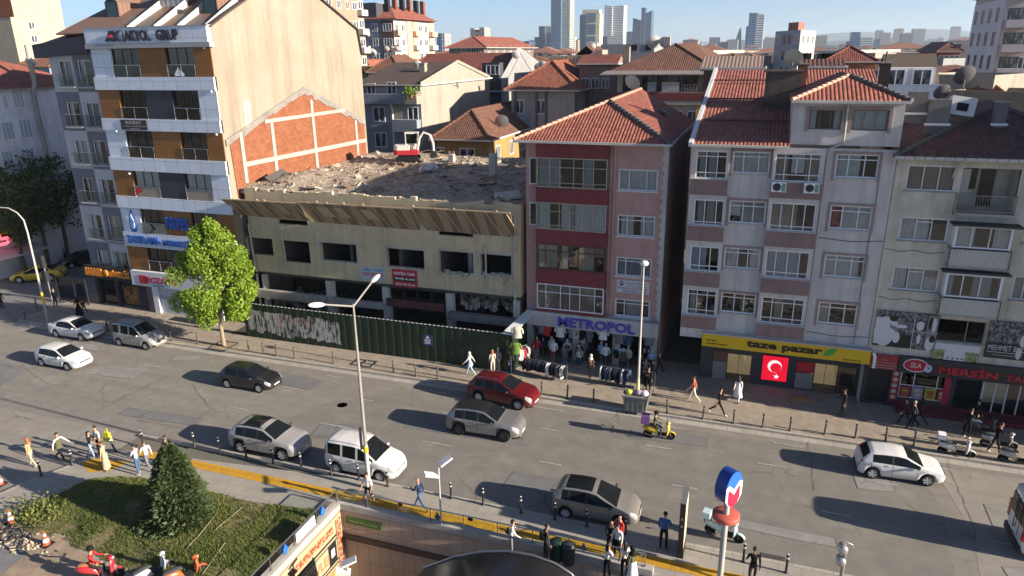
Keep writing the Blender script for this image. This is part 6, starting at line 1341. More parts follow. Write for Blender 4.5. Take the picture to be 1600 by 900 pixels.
 f4=XF(Y-.13);text('ZAYIFLAMA','lettering',BL,b,f4,F(201,372,Y)[0],F(253,380,Y)[0],6.15,6.8,ext=.04,bold=.04,d=.05);text('MERKEZİ','lettering',BL,b,f4,F(257,380,Y)[0],F(300,384,Y)[0],6.15,6.8,ext=.04,bold=.04,d=.05)
 m=MB();cx,cz=F(207,342,Y)[0],8.0
 for k,(mt_,q)in enumerate(((BL,1.0),(PVC,.62))):
  mm=MB();mm.prism([f3.p(cx+q*.52*math.sin(t)*(math.sin(t/2)**1.2),.03+.03*k,cz+q*1.0*math.cos(t)-.1*(1-q))for t in np.linspace(.02,2*PI-.02,26)],(0,-.03,0));mm.build('drop_logo',mt_,b)
 m=MB();m.prism([f3.p(cx-.05,.10,cz+.4),f3.p(cx+.1,.10,cz+.15),f3.p(cx+.28,.10,cz-.05),f3.p(cx+.12,.10,cz-.2),f3.p(cx+.15,.10,cz-.5),f3.p(cx-.1,.10,cz-.65),f3.p(cx-.2,.10,cz-.1)],(0,-.02,0));m.build('face_logo',plain('letters_sky',(.12,.30,.62),.45),b)
 YP=43.45;fp=XF(YP);px0=F(206,430,YP)[0];s=thing('pharmacy_sign','white pharmacy sign with a red square behind the street tree','shop sign',(px0,YP,2.5));m=MB();m.fbox(fp,px0,X1+.1,-.3,.1,2.52,3.78);m.build('panel',plain('sign_white',(.60,.60,.62),.45),s)
 m=MB();a,e_=F(218,430,YP)[0],F(230,430,YP)[0];m.fbox(fp,a,e_,.1,.13,2.72,3.45);m.build('red_square',plain('sign_red_square',(.50,.02,.05),.5),s);text('ECZANE','lettering',plain('letters_crimson',(.33,.02,.06),.5),s,fp,F(231,432,YP)[0],F(231,432,YP)[0]+3.0,2.88,3.38,ext=.02,bold=.03,d=.13)
 text('SAĞLIK','lettering',PLK,s,fp,F(241,442,YP)[0],F(241,442,YP)[0]+1.2,2.6,2.74,ext=.01,d=.11)
 m=MB();m.fbox(Fr,X0,X1,-.5,-.25,0,3.8);m.build('shop_wall',plain('shop_dark',(.04,.035,.035),.7),b)
 m=MB();m.fbox(Fr,-47.3,-46.75,-.24,.2,0,2.5);m.build('pillar',PVC,b);m=MB();m.fbox(Fr,-48.0,-47.33,-.24,.1,0,2.5);m.build('pillar',plaster('pinkish_stone',(.24,.16,.14),.2,.3),b)
 m=MB();m.fbox(Fr,-46.7,-40.4,-.24,-.02,.1,2.5);m.build('shutter',stripes('shutter_white',(.56,.57,.60),(.48,.49,.52),.11,'v',.5,.3,.85),b);m=MB();m.fbox(Fr,-46.7,-40.4,-.02,-.012,1.35,1.7);m.build('shutter_band',plain('band_grey',(.33,.34,.36),.5),b)
 m=MB();m.fbox(Fr,-40.2,-38.4,-.24,-.1,.1,2.4);m.build('shop_door',GLASSD,b)
 rc=(-41.2,-40.2,.15,1.5);s=thing('pavement_sign','grey kiosk with a blue and white lottery panel beside the white shutter','kiosk',(-41,42.6,0));m=MB();m.box((-41.4,42.3,NP),(-40.2,43.1,1.35));m.build('cabinet',METALG,s);m=MB();m.box((-41.2,42.27,.2),(-40.6,42.295,1.2));m.build('blue_panel',BLUEP,s);m=MB();m.box((-41.1,42.255,.75),(-40.7,42.268,1.1));m.box((-41.1,42.255,.35),(-40.7,42.268,.6));m.build('white_mark',PVC,s)
 YW=43.95;fw_=XF(YW);W0=-54.1;W1=X0-.08
 GA=plaster('wing_pale',(.46,.47,.50),.12,.2,25);GB=plaster('wing_dark',(.18,.185,.22),.12,.2,25)
 wz=[(18.45,20.5),(15.3,17.4),(12.25,14.3),(9.15,11.2),(6.05,8.1),(3.9,5.3)]
 wx=[(-53.35,-51.95),(-51.35,-49.85)]
 wz=[]
 for t0,t1 in((94,135.5),(160,198),(219,256),(278,315),(334,370.5),(388,421)):wz.append((F(130,t1,YW)[1],F(130,t0,YW)[1]))
 xm=(wx[0][1]+wx[1][0])/2
 mA,mB_=MB(),MB();zb=[21.1]+[(wz[i][0]+wz[i+1][1])/2+.2 for i in range(5)]+[3.6]
 for i in range(6):
  for j,(a,c)in enumerate(((W0,xm),(xm,W1))):
   wall(mA if(i+j)%2==0 else mB_,fw_,a,c,zb[i+1],zb[i],[(wx[j][0],wx[j][1],*wz[i])],.25)
 mB_.face([(W0,YB_,3.6),(W0,YW,3.6),(W0,YW,21.1),(W0,YB_,21.1)])
 mA.build('wing_wall',GA,b);mB_.build('wing_wall',GB,b)
 for i in range(6):
  for j in range(2):
   o=window(fw_,(*wx[j],*wz[i]),b,PVC,(.42,),(),NET if(i*2+j)%3 else GREYC,[[(.48,1)],[(0,.4)],[(0,1)]][(i+j)%3],1,.18,.07)
   g=MB();z0=wz[i][0];g.face([fw_.p(wx[j][0]-.15,.12,z0+.03),fw_.p(wx[j][1]+.15,.12,z0+.03),fw_.p(wx[j][1]+.15,.12,z0+.95),fw_.p(wx[j][0]-.15,.12,z0+.95)]);g.build('glass_rail',RAILGL,o)
   m=MB();m.tube([fw_.p(wx[j][0]-.15,.12,z0+.97),fw_.p(wx[j][1]+.15,.12,z0+.97)],.018,5);m.fbox(fw_,wx[j][0]-.2,wx[j][1]+.2,0,.22,z0-.12,z0);m.build('sill',plain('wing_sill',(.34,.34,.35),.6),o)
 m=MB();m.hexa([(W0-1.1,YW-.35,20.75),(W1,YW-.45,21.05),(W1,YW+2,21.05),(W0-1.1,YW+5,20.75),(W0-1.1,YW-.35,21.75),(W1,YW-.45,22.35),(W1,YW+2,22.35),(W0-1.1,YW+5,21.75)]);m.build('wing_fascia',plain('fascia_slate',(.035,.036,.05),.6),b)
 m=MB();roof_part(m,[(W0-.9,YW+.1,21.8),(W1-.1,YW+.1,22.4),(W1-.3,YW+4,24.0),(W0+1.4,YW+4,23.2)]);m.build('wing_roof',plain('wing_roof_red',(.24,.06,.05),.6),b)
 s=thing('bakery_sign','dark bakery sign with orange letters under the grey wing','shop sign',(-54.4,43.6,2.5));fb=XF(43.55);m=MB();m.fbox(fb,-54.6,-49.3,-.3,0,2.62,3.72);m.build('panel',plain('sign_ink',(.02,.018,.018),.5),s)
 text('SARIYER','lettering',ORANGEP,s,fb,-54.45,-52.45,2.85,3.55,ext=.03,bold=.05,d=.03);text('BÖREKÇİSİ','lettering',ORANGEP,s,fb,-51.7,-49.5,2.8,3.58,ext=.03,bold=.05,d=.03)
 m=MB();m.lathe([(.001,0),(.30,.0),(.30,.05),(.001,.06)],fb.p(-52.08,.07,3.2),18,0,'y');m.build('round_logo',ORANGEP,s)
 m=MB();m.fbox(fw_,W0,W1,-.6,-.5,0,3.6);m.fbox(fw_,W0,W0+.3,-.5,0,0,3.6);m.fbox(fw_,-51.9,-51.6,-.5,0,0,3.6);m.build('shop_wall',MATS['shop_dark'],b)
 t=NT('pastry_photo');cc=t.coord();c=t.mix(t.ramp(t.noise(cc,3,5,.8),[(.42,0),(.58,1)]),(.03,.015,.01),(.34,.16,.05));t.bsdf(c,.4)
 m=MB();m.fbox(fw_,-51.3,-49.5,-.3,-.25,.3,2.0);m.build('pastry_poster',t.m,b)
 m=MB();m.fbox(fw_,-53.6,-52.1,-.3,-.26,.2,2.5);m.build('shop_window',GLASSD,b)
 tw=thing('terrace_enclosure','dark glazed terrace enclosure at the corner under the bakery sign','enclosure',(-56,43,0));m=MB()
 for x in(-58,-56,-54.6):m.box((x-.05,43.3,NP),(x+.05,43.4,2.5))
 m.box((-58,43.3,2.4),(-54.6,43.4,2.5));m.build('frame',METALD,tw);m=MB();m.face([(-58,43.35,.2),(-54.6,43.35,.2),(-54.6,43.35,2.4),(-58,43.35,2.4)]);m.build('glass',GLASSD,tw)
bld_clad()
_wm={}
def bgwin(parent,Fr,s,z,w,h,fm=None,gm=None,kind=0,d=.0,name='window'):
 key=(fm.name if fm else 'p',gm.name if gm else 'g',kind)
 if key not in _wm:
  m=MB();f=Frame((0,0),(1,0))
  for a,b,c,e in((-.5,.5,0,.06),(-.5,.5,.94,1),(-.5,-.44,.06,.94),(.44,.5,.06,.94)):m.fbox(f,a,b,-.02,.05,c,e,0)
  if kind==0:m.fbox(f,-.03,.03,-.02,.045,.06,.94,0)
  if kind==1:
   for x in(-.17,.17):m.fbox(f,x-.025,x+.025,-.02,.045,.06,.94,0)
  m.face([f.p(-.46,.012,.03),f.p(.46,.012,.03),f.p(.46,.012,.97),f.p(-.46,.012,.97)],1)
  o=m.build(name,[fm or PVC,gm or BGGL],parent,off=(0,0,0));_wm[key]=o
 else:o=dup(_wm[key],parent)
 p=Vector(Fr.p(s,d,z))-Vector(OFF.get(parent.name,(0,0,0)));o.location=p;o.rotation_euler=(0,0,math.atan2(Fr.u[1],Fr.u[0]));o.scale=(w,1,h);o.parent=parent
 return o
def _bg():
 t=NT('far_window_glass');co=t.coord('Object',(3,1,1));n=t.noise(co,1.2,2);t.bsdf(t.mix(t.ramp(n,[(.45,0),(.55,1)]),(.03,.035,.045),(.16,.16,.17)),.1,0,.6);return t.m
BGGL=_bg()
def house(name,label,x0,x1,y0,y1,ze,wm,rm,roof='hip',rise=2.6,ov=.6,ridge=None,front=(),side=(),cat='building',group=None,gut=True,z0=0,local=False):
 """front/side: lists of (s, z, w, h[, kind]) windows on the -Y and +X walls"""
 b=thing(name,label,cat,(x0,y0,0),0,group)
 if local:OFF[b.name]=(0,0,0);b.location=(0,0,0)
 m=MB();m.face([(x0,y0,z0),(x1,y0,z0),(x1,y0,ze),(x0,y0,ze)]);m.face([(x1,y0,z0),(x1,y1,z0),(x1,y1,ze),(x1,y0,ze)]);m.face([(x1,y1,z0),(x0,y1,z0),(x0,y1,ze),(x1,y1,ze)]);m.face([(x0,y1,z0),(x0,y0,z0),(x0,y0,ze),(x0,y1,ze)]);m.face([(x0,y0,ze),(x1,y0,ze),(x1,y1,ze),(x0,y1,ze)])
 xm,ym=(x0+x1)/2,(y0+y1)/2
 if roof=='gableY':
  for x in(x0,x1):q=[(x,y0,ze),(x,y1,ze),(x,ridge or ym,ze+rise)];m.face(q if x==x1 else q[::-1])
 if roof=='flat':
  for a,c in(((x0,y0),(x1,y0+.2)),((x0,y1-.2),(x1,y1)),((x0,y0+.2),(x0+.2,y1-.2)),((x1-.2,y0+.2),(x1,y1-.2))):m.box((*a,ze+.005),(*c,ze+.7))
 m.build('wall',wm,b)
 if roof!='flat':
  r=MB();a,c,e,f=x0-ov,x1+ov,y0-ov,y1+ov;z=ze+.06
  if roof=='hip':
   k=min(x1-x0,y1-y0)/2+ov
   if(x1-x0)>(y1-y0):p,q=(a+k,(e+f)/2,z+rise),(c-k,(e+f)/2,z+rise);roof_part(r,[(a,e,z),(c,e,z),q,p]);roof_part(r,[(c,e,z),(c,f,z),q]);roof_part(r,[(c,f,z),(a,f,z),p,q]);roof_part(r,[(a,f,z),(a,e,z),p])
   else:p,q=((a+c)/2,e+k,z+rise),((a+c)/2,f-k,z+rise);roof_part(r,[(a,e,z),(c,e,z),p]);roof_part(r,[(c,e,z),(c,f,z),q,p]);roof_part(r,[(c,f,z),(a,f,z),q]);roof_part(r,[(a,f,z),(a,e,z),p,q])
   ridge_caps(r,p,q,.14,.5)
   for co_ in((a,e,z),(c,e,z)):ridge_caps(r,co_,p if(x1-x0)<=(y1-y0)or co_[0]==a else q,.14,.5)
  elif roof=='gableY':ry=ridge or ym;roof_part(r,[(a,e,z-.15),(c-ov+.1,e,z-.15),(c-ov+.1,ry,z+rise),(a,ry,z+rise)]);roof_part(r,[(a,ry,z+rise),(c-ov+.1,ry,z+rise),(c-ov+.1,f,z-.15),(a,f,z-.15)])
  elif roof=='gableX':roof_part(r,[(a,e,z-.15),(xm,e,z+rise),(xm,f,z+rise),(a,f,z-.15)]);roof_part(r,[(xm,e,z+rise),(c,e,z-.15),(c,f,z-.15),(xm,f,z+rise)])
  r.build('roof',rm,b)
  if gut:m=MB();m.box((x0-ov,y0-ov-.1,ze-.08),(x1+ov,y0-ov+.02,ze+.08));m.box((x1+ov-.02,y0-ov+.03,ze-.08),(x1+ov+.08,y1+ov,ze+.08));m.build('gutter',GUTTER,b)
 for w in front:bgwin(b,Frame((0,y0),(1,0)),*w[:4],kind=w[4]if len(w)>4 else 0)
 for w in side:bgwin(b,Frame((x1,0),(0,1)),*w[:4],kind=w[4]if len(w)>4 else 0)
 return b
def wgrid(s0,s1,n,z1,rows,w=1.3,h=1.4,dz=3.0,kind=0):
 return[(s0+(s1-s0)*(i+.5)/n,z1-j*dz,w,h,kind)for i in range(n)for j in range(rows)]
GREYW=plaster('pale_grey_render',(.38,.37,.36),.2,.4);BLUEW=plaster('blue_grey_render',(.27,.30,.35),.2,.3);CREW=plaster('cream_render',(.32,.295,.25),.15,.45);MUST=plaster('mustard_render',(.33,.22,.09),.15,.25);WHW=plaster('white_render',(.42,.41,.38),.15,.35);TANW=plaster('tan_render',(.29,.245,.18),.2,.3);ROSE=plaster('rose_render',(.40,.20,.16),.2,.25);LGT=plaster('light_grey_wall',(.27,.28,.29),.12,.35)
b=house('apartment_house','grey house with balconies, brown roof and a blank cream gable',-44.2,-36.0,73,94.3,17.45,[BLUEW,CREW][0],ROOFSH,'gableY',2.2,.3,83.5,gut=True)
m=MB();m.face([(-35.97,73,0),(-35.97,94.3,0),(-35.97,94.3,17.45),(-35.97,83.5,19.65),(-35.97,73,17.45)]);m.prism([(-35.97,73,17.4),(-35.97,83.5,19.6),(-35.97,94.3,17.4),(-35.97,94.3,17.75),(-35.97,83.5,19.95),(-35.97,73,17.75)],(.12,0,0));m.build('gable_wall',CREW,b)
fr=XF(73);
for px,py,w,h in((592,182,1.5,1.7),(645,182,1.3,1.6),(595,222,1.5,1.7),(580,145,1.1,1.6),(612,145,1.1,1.8)):
 x,z=F(px,py,72.9);bgwin(b,fr,x,z-h*.35,w,h)
m=MB();a=RC(71.9,567,146,643,163);m.fbox(fr,a[0],a[1],0,1.1,a[2],a[2]+1.05);m.build('balcony',BLUEW,b);m=MB();c=RC(71.9,632,143,652,163);m.fbox(fr,c[0],c[1],0,1.2,c[2],c[3]);m.build('balcony_end',CREW,b)
m=MB();a=RC(72.0,612,187,652,207);m.fbox(fr,a[0],a[1],0,1.0,a[2],a[3]);m.build('balcony',BLUEW,b)
m=MB();a=RC(72.9,608,165,628,187);m.fbox(fr,a[0],a[1],.003,.03,a[2],a[3]);m.build('balcony_back',CREW,b)
m=MB();m.tube([fr.p(F(604,160,72)[0],.3,15.6),fr.p(F(610,200,72)[0],.25,14.8),fr.p(F(610,230,72)[0],.25,8)],.09,7);m.build('drainpipe',PVC,b)
chimney(b,-38.4,79,17.5,19.6,.7,.7,CREW)
dish('satellite_dish','pale dish behind the chimney of the house with the cream gable',(-39.6,80,18.6),.5)
rr=random.Random(21);m=MB()
LEAFM=None
def leafmat(name,c1,c2,c3,trans=.35,scale=1.3):
 t=NT(name);co=t.coord();n=t.noise(co,scale,3,.7);n2=t.noise(co,scale*7,2)
 c=t.mix(t.ramp(n,[(.3,0),(.7,1)]),c1,c2);c=t.mix(t.ramp(n2,[(.5,0),(.75,1)]),c,c3)
 d=t.n('ShaderNodeBsdfPrincipled');t.l(c,d.inputs['Base Color']);d.inputs['Roughness'].default_value=.55;d.inputs['Specular IOR Level'].default_value=.3
 tr=t.n('ShaderNodeBsdfTranslucent');t.l(t.mix(.5,c,(.35,.42,.02)),tr.inputs[0])
 mx=t.n('ShaderNodeMixShader');mx.inputs[0].default_value=trans;t.l(d.outputs[0],mx.inputs[1]);t.l(tr.outputs[0],mx.inputs[2]);t.l(mx.outputs[0],t.out.inputs[0]);return t.m
LEAF=leafmat('leaf_spring',(.12,.22,.018),(.24,.35,.035),(.34,.45,.08));LEAFD=leafmat('leaf_shade',(.022,.045,.018),(.04,.07,.025),(.05,.09,.03),.2);NEEDLE=leafmat('needle_green',(.035,.055,.022),(.06,.085,.035),(.10,.12,.05),.12);GRASSM=leafmat('grass_blade',(.075,.115,.022),(.13,.16,.04),(.26,.23,.10),.25,.9)  # side street trees get greens darkened to stand for shade
def leaf(m,c,s,rr,up=.0,mat=0):
 n=Vector((rr.gauss(0,1),rr.gauss(0,1),rr.gauss(0,1)+up)).normalized();u=n.orthogonal().normalized();a=rr.uniform(0,6.28);v=n.cross(u);p=u*math.cos(a)+v*math.sin(a);q=n.cross(p);c=Vector(c)
 m.face([c-p*s*.5,c+q*s*.32-p*s*.08,c+p*s*.5,c-q*s*.32-p*s*.08],mat)
c0=F(641,140,71.6);pl=thing('potted_plant','leafy green plant on the balcony of the grey house','plant',(c0[0],71.8,c0[1]-.8))
for k in range(260):leaf(m,(rr.gauss(0,.45),rr.gauss(0,.25),.55+rr.gauss(0,.28)),.22,rr)
m.build('foliage',LEAF,pl);m=MB();m.lathe([(.2,-.1),(.25,.25)],(0,0,0),10);m.build('pot',plain('terracotta',(.3,.12,.06),.8),pl)
b=house('house','low mustard house with a hipped brown tile roof behind the rubble',-32.2,-26.5,68.6,88,12.25,MUST,ROOFB,'hip',2.7,.6)
for s,w in((F(688,230,68.6)[0],1.0),(F(730,230,68.6)[0],1.7)):bgwin(b,XF(68.6),s,9.7,w,1.7)
for y in(71.5,76,80):bgwin(b,YF(-26.5),y,9.9,1.3,1.5)
x,z=F(784,196,73);dish('satellite_dish','large grey dish standing on the brown hipped roof of the mustard house',(x,73,z-.9),.75,200,30,METALG,1.0)
for i,(px,py)in enumerate(((703,214),(717,212),(738,212))):pass
m=MB();pr=random.Random(5)
sh=thing('chimney_row','row of brick chimney stubs in front of the cream gable','chimneys',(-32,88.5,0))
for px,pt in((687,173),(701,180),(720,178),(728,175),(738,170)):
 x,z1=F(px,pt,88.5);m=MB();m.box((x-.45,88.3,11),(x+.45,89.1,z1));m.build('chimney_stub',plaster('brick_stub',(.30,.15,.08),.4,.3),sh)
b=house('apartment_house','grey house with a wide red brown hipped roof and dishes on its ridge',-28.2,-20.6,81,98,16.55,GREYW,tiles('roof_redbrown',(.27,.10,.065)),'hip',3.1,.7)
for px in(812,845):bgwin(b,XF(81),F(px,165,81)[0],13.9,1.1,1.6)
for y in(85,90,94.5):bgwin(b,YF(-20.6),y,14,1.3,1.5)
m=MB()
for px in(805,838,853):x=F(px,165,80.9)[0];m.box((x-.12,80.85,8),(x+.12,81.0,16.4))
m.build('pilaster',plain('pilaster_dark',(.12,.11,.11),.7),b)
d=MB();x,z=F(835,122,83.5);d.prism([(x-.45,83.2,z-.4),(x+.45,83.2,z-.4),(x+.45,83.2,z+.15),(x,83.2,z+.6),(x-.45,83.2,z+.15)],(0,1.4,0));d.build('dormer',plain('dormer_rose',(.42,.25,.22),.7),b);bgwin(b,XF(83.18),x,z-.3,.55,.5)
for i,(px,py)in enumerate(((848,101),(851,109),(872,107),(841,104))):x,z=F(px,py,90);dish('satellite_dish',['pale dish at the top of the red brown hip','white dish below the top of the red brown hip','dish at the right end of the row on the red brown ridge','small dark dish at the left end of the red brown ridge'][i],(x,90,z-.9),.5,190+10*i,32,METALG if i==3 else None)
GX=F(784,110,99)[0];GY0=99;GY1=S(842,97,GX)[0];GP=S(812,75,GX);GZ=S(784,121,GX)[1];GZ2=S(842,97,GX)[1]
b=house('apartment_house','dark roofed house with a tall plain grey gable rising to a point',GX-15,GX,GY0,GY1,15.5,plain('dark_front',(.05,.05,.06),.8),tiles('roof_maroon',(.20,.07,.055)),'gableY',GP[1]-16.2,.4,GP[0])
m=MB();m.face([(GX+.05,GY0-.4,0),(GX+.05,GY1,0),(GX+.05,GY1,GZ2),(GX+.05,GP[0]+1.5,GP[1]-.2),(GX+.05,GP[0]-1,GP[1]+.1),(GX+.05,GY0-.4,GZ)]);m.build('gable_wall',LGT,b)
m=MB();x,z=F(770,112,98);m.box((x-1.6,98,z-1.6),(x+1.0,99.6,z+1.2));m.build('roof_bay',plain('dark_front',(.05,.05,.06)),b);bgwin(b,XF(98),x,z-.4,2.0,1.3,kind=1)
x,z=F(739,118,97);dish('satellite_dish','white dish above the cream gable, in front of the maroon roof',(x,97,z-.9),.6);x,z=F(799,86,104);dish('satellite_dish','white dish near the tip of the plain grey gable',(GX+.8,103,z-1),.6)
for i,(px0,px1,py0,pyt)in enumerate(((575,625,113,92),(622,690,112,88),(690,735,110,88),(560,580,118,98))):
 Y=112+i*2;a=F(px0,py0,Y);c=F(px1,py0,Y)
 house('house',['brown tiled house at the left of the terracotta row','orange tiled house in the middle of the terracotta row','rust tiled house at the right of the terracotta row','red tiled house touching the tall cream gable'][i],a[0],c[0],Y,Y+12,a[1],ROSE if i==3 else GREYW,[ROOFB,ROOFO,tiles('roof_rust',(.32,.12,.06)),ROOFR][i],'hip',2.6,.3)
for i,px in enumerate((575,581,604,614,620)):x,z=F(px,84 if i<2 else 76,124);dish('satellite_dish',['big pale dish left above the terracotta row','second big pale dish left above the terracotta row','small dish in front of the brown apartment corner','middle dish of three in front of the brown apartment corner','right dish of three in front of the brown apartment corner'][i],(x,124,z-1),.95 if i<2 else .55)
Y=150;Fr=XF(Y);a=F(573,90,Y)[0];c=F(618,90,Y)[0];zt=F(590,30,Y)[1];D=S(678,60,c)[0]-Y
b=thing('apartment_block','tall apartment block with a red roof, a brown corner and white balconies','building',(a,Y,0));m=MB();m.face([(a,Y,0),(c,Y,0),(c,Y,zt),(a,Y,zt)]);m.face([(c,Y,0),(c,Y+D,0),(c,Y+D,zt),(c,Y,zt)]);m.face([(a,Y,zt),(c,Y,zt),(c,Y+D,zt),(a,Y+D,zt)]);m.face([(a,Y+D,0),(a,Y,0),(a,Y,zt),(a,Y+D,zt)]);m.build('wall',plaster('white_block',(.50,.49,.46),.12,.25),b)
x1=F(597,60,Y)[0];m=MB();m.fbox(Fr,x1,c,.0,.15,2,zt-.3);m.build('brown_strip',plain('choc_render',(.12,.065,.05),.8),b);m=MB();m.fbox(Fr,a,x1-.3,.0,.12,2,zt-.3);m.build('grey_strip',plain('steel_render',(.16,.18,.23),.8),b)
for k in range(5):
 z=zt-2.6-3.1*k;bgwin(b,XF(Y-.15),(x1+c)/2,z,2.2,1.7,kind=1);bgwin(b,XF(Y-.12),a+(x1-a)*.62,z,1.4,1.7);m=MB();m.fbox(Fr,a-.4,a+1.3,.13,1.1,z-.9,z+.1);m.build('balcony',WHW,b)
 for j in range(7):
  y=Y+D*(j+.5)/7
  if j%3==0:m=MB();m.box((c+.01,y-1.5,z-.9),(c+1.1,y+1.5,z+.2));m.build('balcony',WHW if k%2 else plain('peach_panel',(.55,.33,.24),.8),b)
  bgwin(b,YF(c),y,z,1.8,1.6)
m=MB()
for y in(Y+D*.36,Y+D*.5,Y+D*.93):m.box((c+.005,y-1.3,2),(c+.2,y+1.3,zt-.2))
m.build('peach_strip',MATS['peach_panel'],b)
r=MB();e=[(a-1,Y-1.2,zt+.1),(c+1.2,Y-1.2,zt+.1),(c+1.2,Y+D,zt+.1),(a-1,Y+D,zt+.1)];p,q=((a+c)/2,Y+6,zt+3),((a+c)/2,Y+D-6,zt+3);roof_part(r,[e[0],e[1],p]);roof_part(r,[e[1],e[2],q,p]);roof_part(r,[e[2],e[3],q]);roof_part(r,[e[3],e[0],p,q]);ro=r.build('roof',ROOFR,b)
m=MB();m.box((a-.6,Y-.6,zt+.3),(a+3.6,Y+5,zt+3.4));m.build('roof_tank_housing',plain('dark_front',(.05,.05,.06)),b)
for k in range(6):chimney(b,(a+c)/2+.8+.2*k,Y+3+k*D/6.5,zt+1,zt+4.6,1,1,plaster('brick_stack',(.22,.09,.06))if k%2 else PLK)
Y=105;c=F(507,60,Y)[0];a=c-14;DT=S(571,60,c)[0]
tw=house('apartment_tower','tall tan apartment tower behind the big cream gable',a,c,Y,DT,33,TANW,ROOFR,'flat')
for k in range(9):
 z=28-3.1*k
 for px,w in((517,1.6),(533,1.2),(546,1.0),(557,1.6)):bgwin(tw,YF(c),S(px,50,c)[0],z,w,1.3)
 y=S(566,50,c)[0];m=MB();m.box((c+.01,y-1.2,z-.9),(c+.9,DT,z+.1));m.build('balcony',WHW if k<3 else plain('mustard_panel',(.3,.21,.08),.8),tw);bgwin(tw,YF(c),y,z+.2,1.6,1.4)
Y=190;a,c=F(702,80,Y)[0],F(756,80,Y)[0];hb=house('apartment_block','dark brown block with a low red roof under the unfinished tower',a,c,Y,Y+45,F(730,75,Y)[1],plain('brown_grey',(.15,.12,.11),.8),ROOFR,'hip',3.0,1.2);
for k in range(6):bgwin(hb,XF(Y),a+1.5+(c-a-3)*k/5,F(730,82,Y)[1],1.5,1.4)
for k in range(7):bgwin(hb,YF(c),Y+4+k*6,F(730,82,Y)[1],1.8,1.8)
Y=420;a,c=F(735,60,Y),F(757,60,Y);zt=F(745,44,Y)[1];ct=thing('unfinished_tower','grey concrete tower with two turret like corners','building',(a[0],Y,0));m=MB();w=c[0]-a[0];m.box((a[0],Y,0),(c[0],Y+10,zt-2.2));m.box((a[0],Y,zt-2.195),(a[0]+w*.3,Y+10,zt));m.box((c[0]-w*.35,Y,zt-2.195),(c[0],Y+10,zt+.4));m.build('wall',CONC,ct)
for k in range(4):bgwin(ct,XF(Y),(a[0]+c[0])/2,zt-5-k*3,1.2,1.2,PLK,PLK)
Y=78;Fr=XF(Y);a=F(964,130,Y)[0];c=F(1112,130,Y)[0]
b=thing('apartment_house','white house with a big brown hipped roof over an open gallery','building',(a,Y,0));ze=18.55;D=17
m=MB();wall(m,Fr,a,c,0,ze,[(a+.6,c-.5,16.55,18.35)],1.4);m.face([(c,Y,0),(c,Y+D,0),(c,Y+D,ze),(c,Y,ze)]);m.face([(a,Y+D,0),(a,Y,0),(a,Y,ze),(a,Y+D,ze)]);m.face([(a,Y,ze),(c,Y,ze),(c,Y+D,ze),(a,Y+D,ze)]);m.face([(a+.6,Y+1.4,16.5),(c-.5,Y+1.4,16.5),(c-.5,Y+1.4,18.4),(a+.6,Y+1.4,18.4)]);m.build('wall',plaster('offwhite_render',(.46,.42,.35),.15,.3),b)
m=MB();m.fbox(Fr,a-.2,c+.1,0,.35,15.75,16.52);m.build('maroon_band',plain('maroon_panel',(.17,.045,.05),.8),b);m=MB();m.fbox(Fr,a-.1,c,0,.32,15.3,15.74);m.build('grey_band',CONC,b)
m=MB()
for t in(.12,.42,.44):m.fbox(Fr,a+.6+(c-a-1.1)*t,a+.7+(c-a-1.1)*t,-.1,0,16.55,18.35)
m.build('gallery_post',METALD,b)
fg=XF(Y+1.39)
for s,w,h in((a+3.0,1.2,1.6),(a+4.6,.9,1.6),(c-3.2,.7,1.7),(c-2.2,1.3,1.3)):bgwin(b,fg,s,16.6 if h>1.4 else 16.9,w,h,BROWNFR)
m=MB();m.fbox(Fr,a+.7,a+2.2,-.5,-.42,16.6,17.5);m.build('green_screen',plain('screen_green',(.015,.06,.05),.8),b)
rw=[(s,dd)for s in(a+3.2,a+4.7,a+5.6)for dd in(.2,)]
for s,dd in rw:m=MB();m.fbox(Fr,s,s+.9,-.25,-.23,16.62,17.55);m.build('laundry',PVC,b)
m=MB()
for k in range(30):x=a+.6+(c-a-1.2)*k/29;m.tube([Fr.p(x,-.05,16.55),Fr.p(x,-.05,17.3)],.012,4)
m.tube([Fr.p(a+.6,-.05,17.32),Fr.p(c-.5,-.05,17.32)],.025,5);m.build('railing',METALG,b)
for px,py in((1010,160),(1028,161)):bgwin(b,Fr,F(1060,163,Y)[0]+(px-1010)/12,13.2,1.0,1.5)
m=MB();m.fbox(Fr,F(1088,165,Y)[0],c-.1,.01,.2,12,15.2);m.build('amber_panel',plain('amber_render',(.62,.36,.10),.8),b)
e=[(a-1.0,Y-1.0,ze+.1),(c+.8,Y-1.0,ze+.1),(c+.8,Y+D+1,ze+.9),(a-1.0,Y+D+1,ze+.9)];ap=(-10.0,Y+5.6,21.4);rp=(-8.6,Y+13,21.6)
r=MB();roof_part(r,[e[0],e[1],ap]);roof_part(r,[e[1],e[2],rp,ap]);roof_part(r,[e[2],e[3],rp]);roof_part(r,[e[3],e[0],ap,rp]);ridge_caps(r,e[1],ap);ro=r.build('roof',ROOFB,b)
m=MB();roof_part(m,[(a-1.5,Y-1.9,ze-.12),(c+.9,Y-1.9,ze-.12),(c+.8,Y-.95,ze+.22),(a-1.0,Y-.95,ze+.22)]);m.build('eaves_sheet',plain('eaves_grey',(.22,.19,.18),.7),b)
m=MB();m.box((c+.2,Y+1,ze-.5),(c+1.0,Y+D,ze+.6));m.build('side_eaves',WHW,b)
for i,(px,py,r_,mm)in enumerate(((1022,66,.75,None),(1039,66,.65,None),(987,130,.85,None))):
 Yd=84 if i<2 else 76.5;x,z=F(px,py,Yd);dish('satellite_dish',['large pale dish at the left top of the big brown hip','second pale dish at the top of the big brown hip','big pale dish on the left end of the open gallery'][i],(x,Yd,z-1.0),r_,200-20*i,30)
